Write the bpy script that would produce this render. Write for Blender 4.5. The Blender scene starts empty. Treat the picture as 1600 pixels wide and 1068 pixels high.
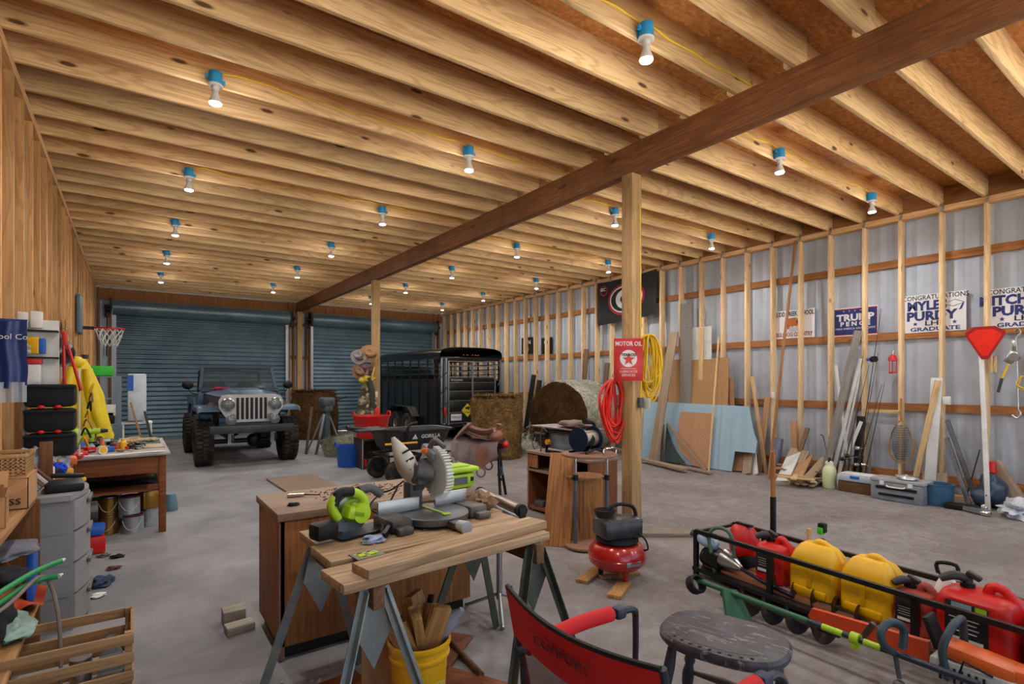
import bpy, bmesh, math, random
from mathutils import Vector, Matrix, Euler, noise
random.seed(7)
PI = math.pi
sc = bpy.context.scene
COL = sc.collection
# ---------------------------------------------------------------- camera, world, daylight, exposure
EYE = 1.577; YAW = math.radians(35.4); FPX = 838.0; HY = 595.0
cam_d = bpy.data.cameras.new('camera'); cam = bpy.data.objects.new('camera', cam_d); COL.objects.link(cam)
cam.location = (0, 0, EYE); cam.rotation_euler = (PI/2, 0, -YAW)
cam_d.sensor_width = 36.0; cam_d.lens = 36.0*FPX/1600.0; cam_d.shift_y = (HY-534.0)/1600.0
cam_d.clip_start = 0.05; cam_d.clip_end = 200
sc.camera = cam
sc.view_settings.view_transform = 'Standard'; sc.view_settings.look = 'None'; sc.view_settings.gamma = 1.0
sc.view_settings.use_curve_mapping = False
sc.view_settings.exposure = 0.28
sc.cycles.use_denoising = True
sc.cycles.max_bounces = 7; sc.cycles.diffuse_bounces = 4
sc.cycles.sample_clamp_indirect = 6.0
w = bpy.data.worlds.new('daylight'); sc.world = w; w.use_nodes = True
bg = w.node_tree.nodes['Background']
sky = w.node_tree.nodes.new('ShaderNodeTexSky'); sky.sky_type = 'HOSEK_WILKIE'; sky.turbidity = 4
sky.sun_direction = (0.3, 0.55, 0.78)
w.node_tree.links.new(sky.outputs[0], bg.inputs[0]); bg.inputs[1].default_value = 7.5
# the two open doorways behind the photographer let the sky in; portals only guide the sampling
for x0, x1 in ((-0.35, 3.8), (4.55, 8.7)):
    ld = bpy.data.lights.new('door_portal', 'AREA'); ld.shape = 'RECTANGLE'; ld.size = x1-x0; ld.size_y = 3.3
    ld.cycles.is_portal = True
    lo = bpy.data.objects.new('door_portal', ld); COL.objects.link(lo)
    lo.location = ((x0+x1)/2, -2.3, 1.65); lo.rotation_euler = (PI/2, 0, 0)
LAMP_W = 54.0; LAMP_G = 6.5
sd = bpy.data.lights.new('sun', 'SUN'); sd.energy = 34.0; sd.angle = .01; so = bpy.data.objects.new('sun', sd); COL.objects.link(so)
so.rotation_euler = (math.radians(-28), math.radians(10), 0)   # high, over the roof: lights only the yard behind the photographer
# ---------------------------------------------------------------- from a picture point to a place in the barn
sA, cA = math.sin(YAW), math.cos(YAW)
def ray(px, py):
    u = (px-800)/FPX; v = (HY-py)/FPX
    return Vector((u*cA+sA, cA-u*sA, v))
def G(px, py, z=0.0):
    r = ray(px, py); d = (z-EYE)/r.z
    return Vector((r.x*d, r.y*d, z))
def W(px, py, x=9.0):
    r = ray(px, py); d = x/r.x
    return Vector((x, r.y*d, EYE+r.z*d))
def D(px, py, d):
    r = ray(px, py); return Vector((r.x*d, r.y*d, EYE+r.z*d))
# ---------------------------------------------------------------- materials
def lin(c):
    if isinstance(c, str):
        c = c.lstrip('#'); c = [int(c[i:i+2], 16)/255 for i in (0, 2, 4)]
    return tuple((x/12.92 if x <= 0.04045 else ((x+0.055)/1.055)**2.4) for x in c[:3])
MATS = {}
def nmat(name):
    m = bpy.data.materials.new(name); m.use_nodes = True
    nt = m.node_tree; b = nt.nodes['Principled BSDF']
    return m, nt, b
def nd(nt, t, **k):
    n = nt.nodes.new(t)
    for a, v in k.items():
        if a.startswith('i_'):
            key = a[2:].replace('_', ' ')
            key = int(key) if key.isdigit() else key
            n.inputs[key].default_value = v
        else: setattr(n, a, v)
    return n
def mixc(nt, fac, a, b, bt='MIX'):
    n = nt.nodes.new('ShaderNodeMix'); n.data_type = 'RGBA'; n.blend_type = bt
    for i, val in ((0, fac), (6, a), (7, b)):
        if hasattr(val, 'is_linked') or hasattr(val, 'links'): nt.links.new(val, n.inputs[i])
        elif i == 0: n.inputs[0].default_value = val
        else: n.inputs[i].default_value = (*val[:3], 1)
    return n.outputs[2]
def ramp(nt, inp, stops, interp='LINEAR'):
    n = nt.nodes.new('ShaderNodeValToRGB'); n.color_ramp.interpolation = interp
    e = n.color_ramp.elements
    while len(e) < len(stops): e.new(0.5)
    for k, (p, c) in enumerate(stops):
        e[k].position = p
        e[k].color = (*(c if isinstance(c, (tuple, list)) else (c, c, c)), 1)
    nt.links.new(inp, n.inputs[0]); return n.outputs[0]
def mth(nt, op, a, b=None, c=None):
    n = nt.nodes.new('ShaderNodeMath'); n.operation = op
    for i, v in enumerate((a, b, c)):
        if v is None: continue
        if hasattr(v, 'links'): nt.links.new(v, n.inputs[i])
        else: n.inputs[i].default_value = v
    return n.outputs[0]
def coords(nt, scale=(1, 1, 1), rnd=True):
    tc = nt.nodes.new('ShaderNodeTexCoord')
    mp = nt.nodes.new('ShaderNodeMapping'); mp.inputs['Scale'].default_value = scale
    if rnd:
        oi = nt.nodes.new('ShaderNodeObjectInfo')
        s = mth(nt, 'MULTIPLY', oi.outputs['Random'], 37.0)
        va = nt.nodes.new('ShaderNodeVectorMath'); va.operation = 'ADD'
        nt.links.new(tc.outputs['Object'], va.inputs[0]); nt.links.new(s, va.inputs[1])
        nt.links.new(va.outputs[0], mp.inputs['Vector'])
    else: nt.links.new(tc.outputs['Object'], mp.inputs['Vector'])
    return mp.outputs[0]
def noi(nt, vec, scale, detail=3, rough=.55, dist=0):
    n = nd(nt, 'ShaderNodeTexNoise'); n.inputs['Scale'].default_value = scale; n.inputs['Detail'].default_value = detail
    n.inputs['Roughness'].default_value = rough; n.inputs['Distortion'].default_value = dist
    nt.links.new(vec, n.inputs['Vector']); return n.outputs[0]
def bump(nt, b, h, strength=.3, dist=.01):
    n = nt.nodes.new('ShaderNodeBump'); n.inputs['Strength'].default_value = strength; n.inputs['Distance'].default_value = dist
    nt.links.new(h, n.inputs['Height']); nt.links.new(n.outputs[0], b.inputs['Normal'])
def mat(key, col='#808080', rough=.6, metal=0, var=.12, scale=9, dirt=None, dirtamt=.35, bmp=0, spec=None, alpha=None, trans=None, emit=None, coat=0):
    if key in MATS: return MATS[key]
    m, nt, b = nmat(key); c = lin(col)
    v = coords(nt)
    n1 = noi(nt, v, scale, 4)
    lo = tuple(x*(1-var) for x in c); hi = tuple(min(1, x*(1+var)) for x in c)
    out = mixc(nt, ramp(nt, n1, [(.3, 0), (.7, 1)]), lo, hi)
    if dirt:
        n2 = noi(nt, v, scale*.45, 6, .65)
        out = mixc(nt, mth(nt, 'MULTIPLY', ramp(nt, n2, [(.42, 0), (.62, 1)]), dirtamt), out, lin(dirt))
    nt.links.new(out, b.inputs['Base Color'])
    b.inputs['Roughness'].default_value = rough; b.inputs['Metallic'].default_value = metal
    if spec is not None: b.inputs['Specular IOR Level'].default_value = spec
    if coat: b.inputs['Coat Weight'].default_value = coat; b.inputs['Coat Roughness'].default_value = .15
    if alpha is not None: b.inputs['Alpha'].default_value = alpha
    if trans: b.inputs['Transmission Weight'].default_value = trans; b.inputs['IOR'].default_value = 1.3
    if emit: b.inputs['Emission Color'].default_value = (*lin(emit[0]), 1); b.inputs['Emission Strength'].default_value = emit[1]
    if bmp: bump(nt, b, noi(nt, v, scale*3, 5, .7), bmp, .01)
    MATS[key] = m; return m
def wood(key, light, dark, axis=0, knots=.6, ring=.35, rough=.65, S=1.0, stain=None, tone=.25, fg=.58, kf=1.0):
    if key in MATS: return MATS[key]
    m, nt, b = nmat(key)
    L, Dk = lin(light), lin(dark)
    sv = [5.0*S]*3; sv[axis] = .45*S
    v = coords(nt, tuple(sv))
    n1 = noi(nt, v, 1.0, 3, .5, .4)
    rg = mth(nt, 'SINE', mth(nt, 'MULTIPLY', n1, 85))
    rg = mth(nt, 'MULTIPLY', mth(nt, 'ADD', rg, 1), .5)
    fv = [60.0*S]*3; fv[axis] = 1.6*S
    fine = noi(nt, coords(nt, tuple(fv)), 1.0, 3, .6)
    base = mixc(nt, ramp(nt, fine, [(.36, 0), (.66, 1)]), tuple(l*(1-fg)+d*fg for l, d in zip(L, Dk)), L)
    base = mixc(nt, mth(nt, 'MULTIPLY', ramp(nt, rg, [(.45, 0), (1, 1)]), ring), base, Dk)
    oi = nt.nodes.new('ShaderNodeObjectInfo')
    tn = mth(nt, 'MULTIPLY', mth(nt, 'SUBTRACT', oi.outputs['Random'], .5), tone)
    big = mth(nt, 'MULTIPLY', mth(nt, 'SUBTRACT', noi(nt, v, .35, 2), .5), tone*1.5)
    hs = nt.nodes.new('ShaderNodeHueSaturation'); nt.links.new(base, hs.inputs['Color'])
    nt.links.new(mth(nt, 'ADD', mth(nt, 'ADD', tn, big), 1.0), hs.inputs['Value'])
    out = hs.outputs[0]
    if knots:
        kv = [4.2*S*kf]*3; kv[axis] = 1.3*S*kf
        vo = nt.nodes.new('ShaderNodeTexVoronoi'); vo.inputs['Scale'].default_value = 1.0
        nt.links.new(coords(nt, tuple(kv)), vo.inputs['Vector'])
        k = ramp(nt, vo.outputs['Distance'], [(.07, 1), (.13, 0)])
        out = mixc(nt, mth(nt, 'MULTIPLY', k, knots), out, tuple(x*.22 for x in Dk))
    if stain:
        s2 = noi(nt, coords(nt), 2.2, 5, .65)
        out = mixc(nt, mth(nt, 'MULTIPLY', ramp(nt, s2, [(.48, 0), (.66, 1)]), .55), out, lin(stain))
    nt.links.new(out, b.inputs['Base Color']); b.inputs['Roughness'].default_value = rough
    b.inputs['Specular IOR Level'].default_value = .3
    bump(nt, b, fine, .15, .004)
    MATS[key] = m; return m
# ---------------------------------------------------------------- mesh collector
def ori(p, q, up=(0, 0, 1)):
    z = (Vector(q)-Vector(p)).normalized(); up = Vector(up)
    if abs(z.dot(up)) > .99: up = Vector((0, 1, 0)) if abs(z.y) < .9 else Vector((1, 0, 0))
    x = up.cross(z).normalized(); y = z.cross(x)
    return Matrix(((x.x, y.x, z.x, p[0]), (x.y, y.y, z.y, p[1]), (x.z, y.z, z.z, p[2]), (0, 0, 0, 1)))
def TR(loc=(0, 0, 0), rot=(0, 0, 0)):
    return Matrix.Translation(Vector(loc)) @ Euler(rot).to_matrix().to_4x4()
def smooth(pts, k=6, close=False):
    P = [Vector(p) for p in pts]; n = len(P); out = []
    R = range(n if close else n-1)
    for i in R:
        if close: a, b, c, d = P[(i-1) % n], P[i], P[(i+1) % n], P[(i+2) % n]
        else: a, b, c, d = P[max(i-1, 0)], P[i], P[i+1], P[min(i+2, n-1)]
        for j in range(k):
            t = j/k
            out.append(.5*((2*b)+(-a+c)*t+(2*a-5*b+4*c-d)*t*t+(-a+3*b-3*c+d)*t**3))
    if not close: out.append(P[-1])
    return out
class M:
    def __init__(s): s.v = []; s.f = []; s.mi = []; s.cur = 0; s.T = None
    def slot(s, i): s.cur = i; return s
    def add(s, vs, fs, m=None):
        o = len(s.v)
        for p in vs:
            p = Vector(p)
            if m is not None: p = m @ p
            if s.T is not None: p = s.T @ p
            s.v.append(p)
        s.f += [tuple(i+o for i in f) for f in fs]; s.mi += [s.cur]*len(fs); return s
    def box(s, c, d, r=(0, 0, 0), b=0, m=None):
        mm = TR(c, r)
        if m is not None: mm = m @ mm
        x, y, z = d[0]/2, d[1]/2, d[2]/2
        if b <= 0:
            vs = [(i, j, k) for k in (-z, z) for j in (-y, y) for i in (-x, x)]
            return s.add(vs, [(0, 2, 3, 1), (4, 5, 7, 6), (0, 1, 5, 4), (2, 6, 7, 3), (0, 4, 6, 2), (1, 3, 7, 5)], mm)
        b = min(b, x*.95, y*.95, z*.95)
        bm = bmesh.new(); bmesh.ops.create_cube(bm, size=1)
        for v in bm.verts: v.co = Vector((v.co.x*2*x, v.co.y*2*y, v.co.z*2*z))
        bmesh.ops.bevel(bm, geom=bm.edges[:], offset=b, segments=2, profile=.5, affect='EDGES')
        bm.verts.index_update()
        s.add([v.co.copy() for v in bm.verts], [tuple(v.index for v in f.verts) for f in bm.faces], mm); bm.free(); return s
    def bar(s, p, q, w, h, up=(0, 0, 1), b=0):
        p = Vector(p); q = Vector(q); return s.box((0, 0, (q-p).length/2), (w, h, (q-p).length), b=b, m=ori(p, q, up))
    def ring(s, c, xa, ya, r, n): return [c+xa*math.cos(2*PI*i/n)*r+ya*math.sin(2*PI*i/n)*r for i in range(n)]
    def cyl(s, p, q, r, r2=None, n=16, cap=True):
        r2 = r if r2 is None else r2; m = ori(p, q); L = (Vector(q)-Vector(p)).length
        vs = [(math.cos(2*PI*i/n)*R, math.sin(2*PI*i/n)*R, z) for z, R in ((0, r), (L, r2)) for i in range(n)]
        fs = [(i, (i+1) % n, n+(i+1) % n, n+i) for i in range(n)]
        if cap: fs += [tuple(range(n-1, -1, -1)), tuple(range(n, 2*n))]
        return s.add(vs, fs, m)
    def tube(s, pts, r, n=8, close=False, k=0, cap=True):
        P = smooth(pts, k, close) if k else [Vector(p) for p in pts]; N = len(P)
        rs = r if isinstance(r, (list, tuple)) else None
        vs = []; up = None
        for i, p in enumerate(P):
            a = P[(i-1) % N] if close or i > 0 else p; c = P[(i+1) % N] if close or i < N-1 else p
            t = (c-a)
            if t.length < 1e-9: t = Vector((0, 0, 1))
            t.normalize()
            if up is None: up = Vector((0, 0, 1)) if abs(t.z) < .9 else Vector((1, 0, 0))
            x = up.cross(t)
            if x.length < 1e-6: x = Vector((1, 0, 0)).cross(t)
            x.normalize(); y = t.cross(x); up = y
            if rs:
                f = i/(N-1)*(len(rs)-1); j = min(int(f), len(rs)-2); R = rs[j]+(rs[j+1]-rs[j])*(f-j)
            else: R = r
            vs += s.ring(p, x, y, R, n)
        fs = []
        for i in range(N if close else N-1):
            a = i*n; b = ((i+1) % N)*n
            fs += [(a+j, a+(j+1) % n, b+(j+1) % n, b+j) for j in range(n)]
        if cap and not close: fs += [tuple(range(n-1, -1, -1)), tuple(range((N-1)*n, N*n))]
        return s.add(vs, fs)
    def lathe(s, prof, n=28, m=None, a0=0, a1=2*PI):
        full = abs(a1-a0-2*PI) < 1e-6; N = n if full else n+1; vs = []; fs = []
        for r, z in prof:
            for i in range(N):
                a = a0+(a1-a0)*i/n; vs.append((math.cos(a)*max(r, 1e-4), math.sin(a)*max(r, 1e-4), z))
        for k in range(len(prof)-1):
            for i in range(n if full else n):
                j = (i+1) % N if full else i+1
                fs.append((k*N+i, k*N+j, (k+1)*N+j, (k+1)*N+i))
        return s.add(vs, fs, m)
    def ell(s, c, r, n=14, rot=(0, 0, 0), nz=None):
        nz = nz or n//2+2
        m = TR(c, rot) @ Matrix.Diagonal((r[0], r[1], r[2], 1))
        return s.lathe([(math.sin(PI*k/nz), -math.cos(PI*k/nz)) for k in range(nz+1)], n, m)
    def prism(s, poly, h, m=None, z0=0):
        n = len(poly); vs = [(x, y, z0) for x, y in poly]+[(x, y, z0+h) for x, y in poly]
        return s.add(vs, [tuple(range(n-1, -1, -1)), tuple(range(n, 2*n))]+[(i, (i+1) % n, n+(i+1) % n, n+i) for i in range(n)], m)
    def grid(s, fn, nu, nv, cu=False, cv=False, m=None):
        U = nu if cu else nu+1; V = nv if cv else nv+1
        vs = [fn(i/nu, j/nv) for i in range(U) for j in range(V)]
        fs = [(i*V+j, ((i+1) % U)*V+j, ((i+1) % U)*V+(j+1) % V, i*V+(j+1) % V) for i in range(nu) for j in range(nv)]
        return s.add(vs, fs, m)
    def build(s, name, mats, parent=None, loc=None, rot=None, sm=True, ang=38):
        me = bpy.data.meshes.new(name); me.from_pydata([tuple(p) for p in s.v], [], s.f)
        bm = bmesh.new(); bm.from_mesh(me); bmesh.ops.recalc_face_normals(bm, faces=bm.faces[:]); bm.to_mesh(me); bm.free()
        if not isinstance(mats, (list, tuple)): mats = [mats]
        for mm in mats: me.materials.append(mm)
        if len(mats) > 1: me.polygons.foreach_set('material_index', s.mi)
        if sm:
            me.polygons.foreach_set('use_smooth', [True]*len(me.polygons)); me.set_sharp_from_angle(angle=math.radians(ang))
        o = bpy.data.objects.new(name, me); COL.objects.link(o)
        if parent is not None: o.parent = parent
        if loc is not None: o.location = loc
        if rot is not None: o.rotation_euler = rot
        return o
def tag(o, label, cat, group=None):
    o['label'] = label; o['category'] = cat
    if group: o['group'] = group
    return o
def thing(name, label, cat, loc=(0, 0, 0), rot=0, group=None):
    o = bpy.data.objects.new(name, None); o.empty_display_size = .1; COL.objects.link(o)
    o.location = loc; o.rotation_euler = rot if isinstance(rot, (tuple, Vector, Euler)) else (0, 0, rot)
    return tag(o, label, cat, group)
def struct(o, label=None):
    o['kind'] = 'structure'
    if label: o['label'] = label
    return o
def kids(o): return [c for c in COL.objects if c.parent is o]
def dup(root, loc=None, rot=None, label=None, group=None):
    r = root.copy(); COL.objects.link(r)
    if loc is not None: r.location = loc
    if rot is not None: r.rotation_euler = rot if isinstance(rot, (tuple, Euler)) else (0, 0, rot)
    if label: r['label'] = label
    if group: r['group'] = group
    for ch in KID(root):
        c = ch.copy(); COL.objects.link(c); c.parent = r
        for g in KID(ch):
            d = g.copy(); COL.objects.link(d); d.parent = c
    return r
def KID(o):
    return [c for c in bpy.data.objects if c.parent is o]
FONT = None
def text(body, name, m, parent, loc, rot, size, ext=.0015, align='CENTER', sx=1.0, bold=0, label=None):
    cu = bpy.data.curves.new('t', 'FONT'); cu.body = body; cu.size = size; cu.extrude = ext; cu.align_x = align; cu.align_y = 'CENTER'
    cu.offset = bold; cu.resolution_u = 2
    ob = bpy.data.objects.new('t', cu); COL.objects.link(ob)
    dg = bpy.context.evaluated_depsgraph_get(); me = bpy.data.meshes.new_from_object(ob.evaluated_get(dg))
    COL.objects.unlink(ob); bpy.data.objects.remove(ob)
    me.materials.clear(); me.materials.append(m)
    o = bpy.data.objects.new(name, me); COL.objects.link(o); o.parent = parent
    o.location = loc; o.rotation_euler = rot; o.scale = (sx, 1, 1)
    return o
# ---------------------------------------------------------------- palette
joistw = wood('pine_joist', '#ecca97', '#b27f48', 0, knots=.95, ring=.42, tone=.34, fg=.22, kf=1.35)
studw = wood('pine_stud', '#f0d3a6', '#bd8850', 2, knots=.8, fg=.3, kf=1.5, tone=.3)
girtw = wood('girt_pine', '#b87d4a', '#7c4a24', 1, knots=.6)
beamw = wood('beam_pine', '#8a5a34', '#553219', 1, knots=.7, stain='#5c371e')
postw = wood('treated_post', '#c4a070', '#8a683e', 2, knots=.5, stain='#8d7a50')
galv = mat('galvanised', '#9aa0a4', .42, .9, .12, 14)
steel = mat('steel', '#b8bcc0', .3, 1, .08, 10)
chrome = mat('chrome', '#d8dadc', .14, 1, .04)
blackm = mat('black_metal', '#0f1012', .45, .3, .2, 12, dirt='#2e2823', dirtamt=.4)
blackp = mat('black_plastic', '#0b0c0e', .55, 0, .2, 12, dirt='#2c2723', dirtamt=.2, spec=.3)
greyp = mat('grey_plastic', '#3f454b', .5, 0, .12, 12, dirt='#7a6f64', dirtamt=.3)
whitep = mat('white_plastic', '#d8d8d4', .5, 0, .05, dirt='#a99f90', dirtamt=.3)
lime = mat('lime_plastic', '#a2cc10', .42, 0, .1, dirt='#7a6a30', dirtamt=.3)
redp = mat('red_plastic', '#cc100a', .42, 0, .12, 8, dirt='#8c2a1c', dirtamt=.4)
redm = mat('red_enamel', '#b00d0c', .25, .2, .1, 6, dirt='#8a5140', dirtamt=.4, coat=.6)
yelp = mat('yellow_plastic', '#e8b200', .42, 0, .08, 6, dirt='#a87a20', dirtamt=.35)
bluep = mat('blue_plastic', '#1458b4', .5, 0, .12)
rubber = mat('rubber', '#121110', .85, 0, .25, 20, dirt='#4c3f32', dirtamt=.6)
cardb = mat('cardboard', '#b98a5c', .85, 0, .08, 5)
# ================================================================ THE BARN
XL, XR, YE, YB = -.71, 9.0, 17.1, -2.3
ZJ = 3.96; XB = 4.16
def joist_y(k): return 2.10+.476*k
# floor
m, nt, b = nmat('barn_floor')
tc = nt.nodes.new('ShaderNodeTexCoord'); sx = nt.nodes.new('ShaderNodeSeparateXYZ'); nt.links.new(tc.outputs['Object'], sx.inputs[0])
v = coords(nt, (1, 1, 1), False)
n1 = noi(nt, v, 1.1, 7, .62, .5); n2 = noi(nt, v, 7.0, 6, .7); n3 = noi(nt, v, 34, 4, .7)
conc = mixc(nt, ramp(nt, n1, [(.35, 0), (.65, 1)]), lin('#77777a'), lin('#98989a'))
conc = mixc(nt, mth(nt, 'MULTIPLY', ramp(nt, n2, [(.5, 0), (.75, 1)]), .45), conc, lin('#80756b'))
dirt = mixc(nt, ramp(nt, n1, [(.35, 0), (.6, 1)]), lin('#736e6b'), lin('#8b8784'))
dirt = mixc(nt, mth(nt, 'MULTIPLY', ramp(nt, n2, [(.42, 0), (.6, 1)]), .5), dirt, lin('#75605a'))
dirt = mixc(nt, mth(nt, 'MULTIPLY', ramp(nt, n3, [(.56, 0), (.7, 1)]), .4), dirt, lin('#a29c94'))
edge = mth(nt, 'ADD', sx.outputs[0], mth(nt, 'MULTIPLY', mth(nt, 'SUBTRACT', n1, .5), 2.2))
near = ramp(nt, mth(nt, 'MULTIPLY', sx.outputs[1], .1), [(.45, 1), (.75, 0)])
edge = mth(nt, 'ADD', edge, mth(nt, 'MULTIPLY', near, 2.2))
out = mixc(nt, ramp(nt, mth(nt, 'MULTIPLY', edge, .1), [(.33, 0), (.48, 1)]), conc, dirt)
nt.links.new(out, b.inputs['Base Color']); b.inputs['Roughness'].default_value = .8; b.inputs['Specular IOR Level'].default_value = .25
bump(nt, b, n2, .25, .02)
def fl(i, j):
    x = -2+13*i; y = -4+22*j
    z = .014*noise.noise(Vector((x*.9, y*.9, 0)))+.010*noise.noise(Vector((x*4, y*4, 3))) if x > 4.6 else 0
    return (x, y, min(0, z)-.0)
struct(M().grid(fl, 150, 240).build('floor', m), 'dusty concrete floor turning to bare dirt and straw on the right')
# ceiling: boards above, joists as parts
m, nt, b = nmat('osb')
v = coords(nt, (1, 1, 1), False)
vo = nt.nodes.new('ShaderNodeTexVoronoi'); vo.inputs['Scale'].default_value = 1; mp = nt.nodes.new('ShaderNodeMapping')
mp.inputs['Scale'].default_value = (16, 42, 20); nt.links.new(v, mp.inputs['Vector']); nt.links.new(mp.outputs[0], vo.inputs['Vector'])
o1 = mixc(nt, ramp(nt, noi(nt, v, 26, 3), [(.3, 0), (.7, 1)]), lin('#b87434'), lin('#dc9c56'))
sp = nt.nodes.new('ShaderNodeSeparateColor'); nt.links.new(vo.outputs['Color'], sp.inputs[0])
o1 = mixc(nt, mth(nt, 'MULTIPLY', sp.outputs[0], .5), o1, lin('#8a4f1e'))
nt.links.new(o1, b.inputs['Base Color']); b.inputs['Roughness'].default_value = .7
osb = m; MATS['osb'] = m
ceil = struct(M().box(((XL+XR)/2, (YE+YB)/2, ZJ+.286+.01), (XR-XL+.6, YE-YB+.4, .02)).build('ceiling', osb), 'board ceiling on deep pine joists')
mL = M().box((0, 0, 0), (XB-XL+.24, .038, .286), b=.003); mR = M().box((0, 0, 0), (XR-XB+.24, .038, .286), b=.003)
jl = mL.build('joist', joistw, ceil, (0, 0, 0)); jr = mR.build('joist', joistw, ceil, (0, 0, 0))
first = True
for k in range(-9, 32):
    y = joist_y(k)
    for src, x, dy in ((jl, (XL+XB)/2-.02, -.02), (jr, (XB+XR)/2+.02, .02)):
        o = src if first and k == -9 else src.copy()
        if o is not src: COL.objects.link(o)
        o.location = (x, y+dy, ZJ+.143+random.uniform(-.004, .004))
        o.rotation_euler = (random.uniform(-.006, .006), 0, random.uniform(-.002, .002))
        if k % 3: o.scale = (-1, 1, 1)
# rim boards close the joist bays
bm_ = M(); bm_.box((XL-.13, (YE+YB)/2, ZJ+.143), (.03, YE-YB, .286)); bm_.build('rim_board', wood('rim', '#c08a58', '#8a5730', 1), ceil)
bm_ = M(); bm_.box((XR+.13, (YE+YB)/2, ZJ+.143), (.03, YE-YB, .286)); bm_.build('rim_board', MATS['rim'], ceil)
# beam
o = M().box((XB, (YE+YB)/2, ZJ-.145), (.115, YE-YB, .29), b=.004).build('trim_1', beamw); struct(o, 'long built-up wooden beam under the joists')
for n, (y) in enumerate((3.75, 10.76)):
    o = M().box((0, 0, (ZJ-.29)/2), (.14, .14, ZJ-.29), b=.005).build('trim_%d' % (n+2), postw, None, (XB, y, 0)); struct(o, ('near' if n == 0 else 'middle')+' treated wood post holding up the beam')
o = M().box((0, 0, (ZJ-.29)/2), (.14, .14, ZJ-.29), b=.005).build('trim_4', postw, None, (XB, YE-.12, 0)); struct(o, 'wood post between the two roll-up doors at the beam end')
# right wall
pan = mat('wall_panel', '#bac4d2', .5, .15, .04, 3, dirt='#8a8f9c', dirtamt=.3)
def pf(u, v):
    y = YB+(YE-YB)*u; t = (y/.23) % 1
    x = XR+.19-(.014 if t < .12 else 0)
    return (x, y, 4.0*v)
wr = struct(M().grid(lambda u, v: (XR+.205-(.012 if int(u*255) % 3 == 0 else 0), YB-.1+(YE-YB+.2)*u, 4.0*v), 255, 1).build('wall_right', pan, sm=False), 'pale metal wall sheeting behind pine studs')
st = M().box((0, 0, 0), (.14, .038, ZJ-.12), b=.003).build('stud', studw, wr)
for k in range(-9, 32):
    o = st if k == -9 else st.copy()
    if k > -9: COL.objects.link(o)
    o.location = (XR+.07, joist_y(k)+random.uniform(-.008, .008), (ZJ-.12)/2+.04); o.rotation_euler = (random.uniform(-.002, .002), 0, random.uniform(-.06, .06))
M().box((XR+.07, (YE+YB)/2, ZJ-.058), (.14, YE-YB, .038)).box((XR+.07, (YE+YB)/2, ZJ-.02), (.14, YE-YB, .038)).build('top_plate', wood('plate', '#e0b684', '#a87645', 1), wr)
M().box((XR+.07, (YE+YB)/2, .019), (.14, YE-YB, .038)).build('bottom_plate', MATS['plate'], wr)
for z in (.22, 1.2, 2.24, 3.3):
    M().box((XR+.168, (YE+YB)/2, z), (.036, YE-YB, .11)).build('girt', girtw, wr)
# hurricane clips
cl = M().box((0, 0, 0), (.05, .003, .07)).box((-.02, .012, -.05), (.004, .03, .05)).build('clip', galv, wr)
for k in range(-2, 24, 1):
    o = cl if k == -2 else cl.copy()
    if k > -2: COL.objects.link(o)
    o.location = (XR-.005, joist_y(k)-.03, ZJ-.005)
# left wall
lstud = wood('left_stud', '#d6a56e', '#8f5e30', 2, knots=.9, fg=.35, kf=1.5, tone=.55)
wl = struct(M().box((XL-.18, (YE+YB)/2, 2), (.02, YE-YB+.2, 4.0)).build('wall_left', wood('left_board', '#a87848', '#6e4826', 2)), 'pine stud wall along the left side')
for k in range(-9, 32):
    if k == -9: stl = M().box((0, 0, 0), (.14, .038, ZJ-.12), b=.003).build('stud', lstud, wl); o = stl
    else: o = stl.copy(); COL.objects.link(o)
    o.location = (XL-.07, joist_y(k)-.02, (ZJ-.12)/2+.04); o.rotation_euler = (0, 0, random.uniform(-.04, .04))
M().box((XL-.07, (YE+YB)/2, ZJ-.058), (.14, YE-YB, .038)).box((XL-.07, (YE+YB)/2, ZJ-.02), (.14, YE-YB, .038)).build('top_plate', MATS['plate'], wl)
for k in range(5, 26, 3):
    o = M().box((0, 0, 0), (.10, .038, ZJ-.3), b=.003).build('stud', lstud, wl, (XL-.05, joist_y(k)+.05, (ZJ-.3)/2+.04))
# end wall with the two roll-up doors
we = struct(M().box((-.63, YE+.12, 2), (.70, .02, 4)).box((4.18, YE+.12, 2), (.75, .02, 4)).box((8.93, YE+.12, 2), (.62, .02, 4)).box((4.2, YE+.14, 3.88), (9.9, .02, .5)).build('wall_far', pan), 'far wall between and beside the roll-up doors')
e = M()
for x in (-.66, -.42, 3.90, 4.02, 4.40, 4.50, 8.76, 8.95): e.box((x, YE+.04, ZJ/2), (.04, .13, ZJ))
for x in (4.2,):
    for z in (1.25, 2.3, 3.3): e.box((x, YE+.06, z), (.60, .04, .1))
e.box((4.2, YE+.05, 3.80), (9.8, .04, .30)); e.build('framing', wood('end_frame', '#a5703f', '#6e4424', 2), we)
m, nt, b = nmat('roll_steel')
v = coords(nt, (1, 1, 1), False)
c1 = mixc(nt, ramp(nt, noi(nt, v, 1.4, 5), [(.35, 0), (.65, 1)]), lin('#587280'), lin('#748b94'))
c1 = mixc(nt, mth(nt, 'MULTIPLY', ramp(nt, noi(nt, v, 3, 6, .7), [(.5, 0), (.7, 1)]), .35), c1, lin('#485860'))
nt.links.new(c1, b.inputs['Base Color']); b.inputs['Metallic'].default_value = .35; b.inputs['Roughness'].default_value = .38
rolls = m
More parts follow.
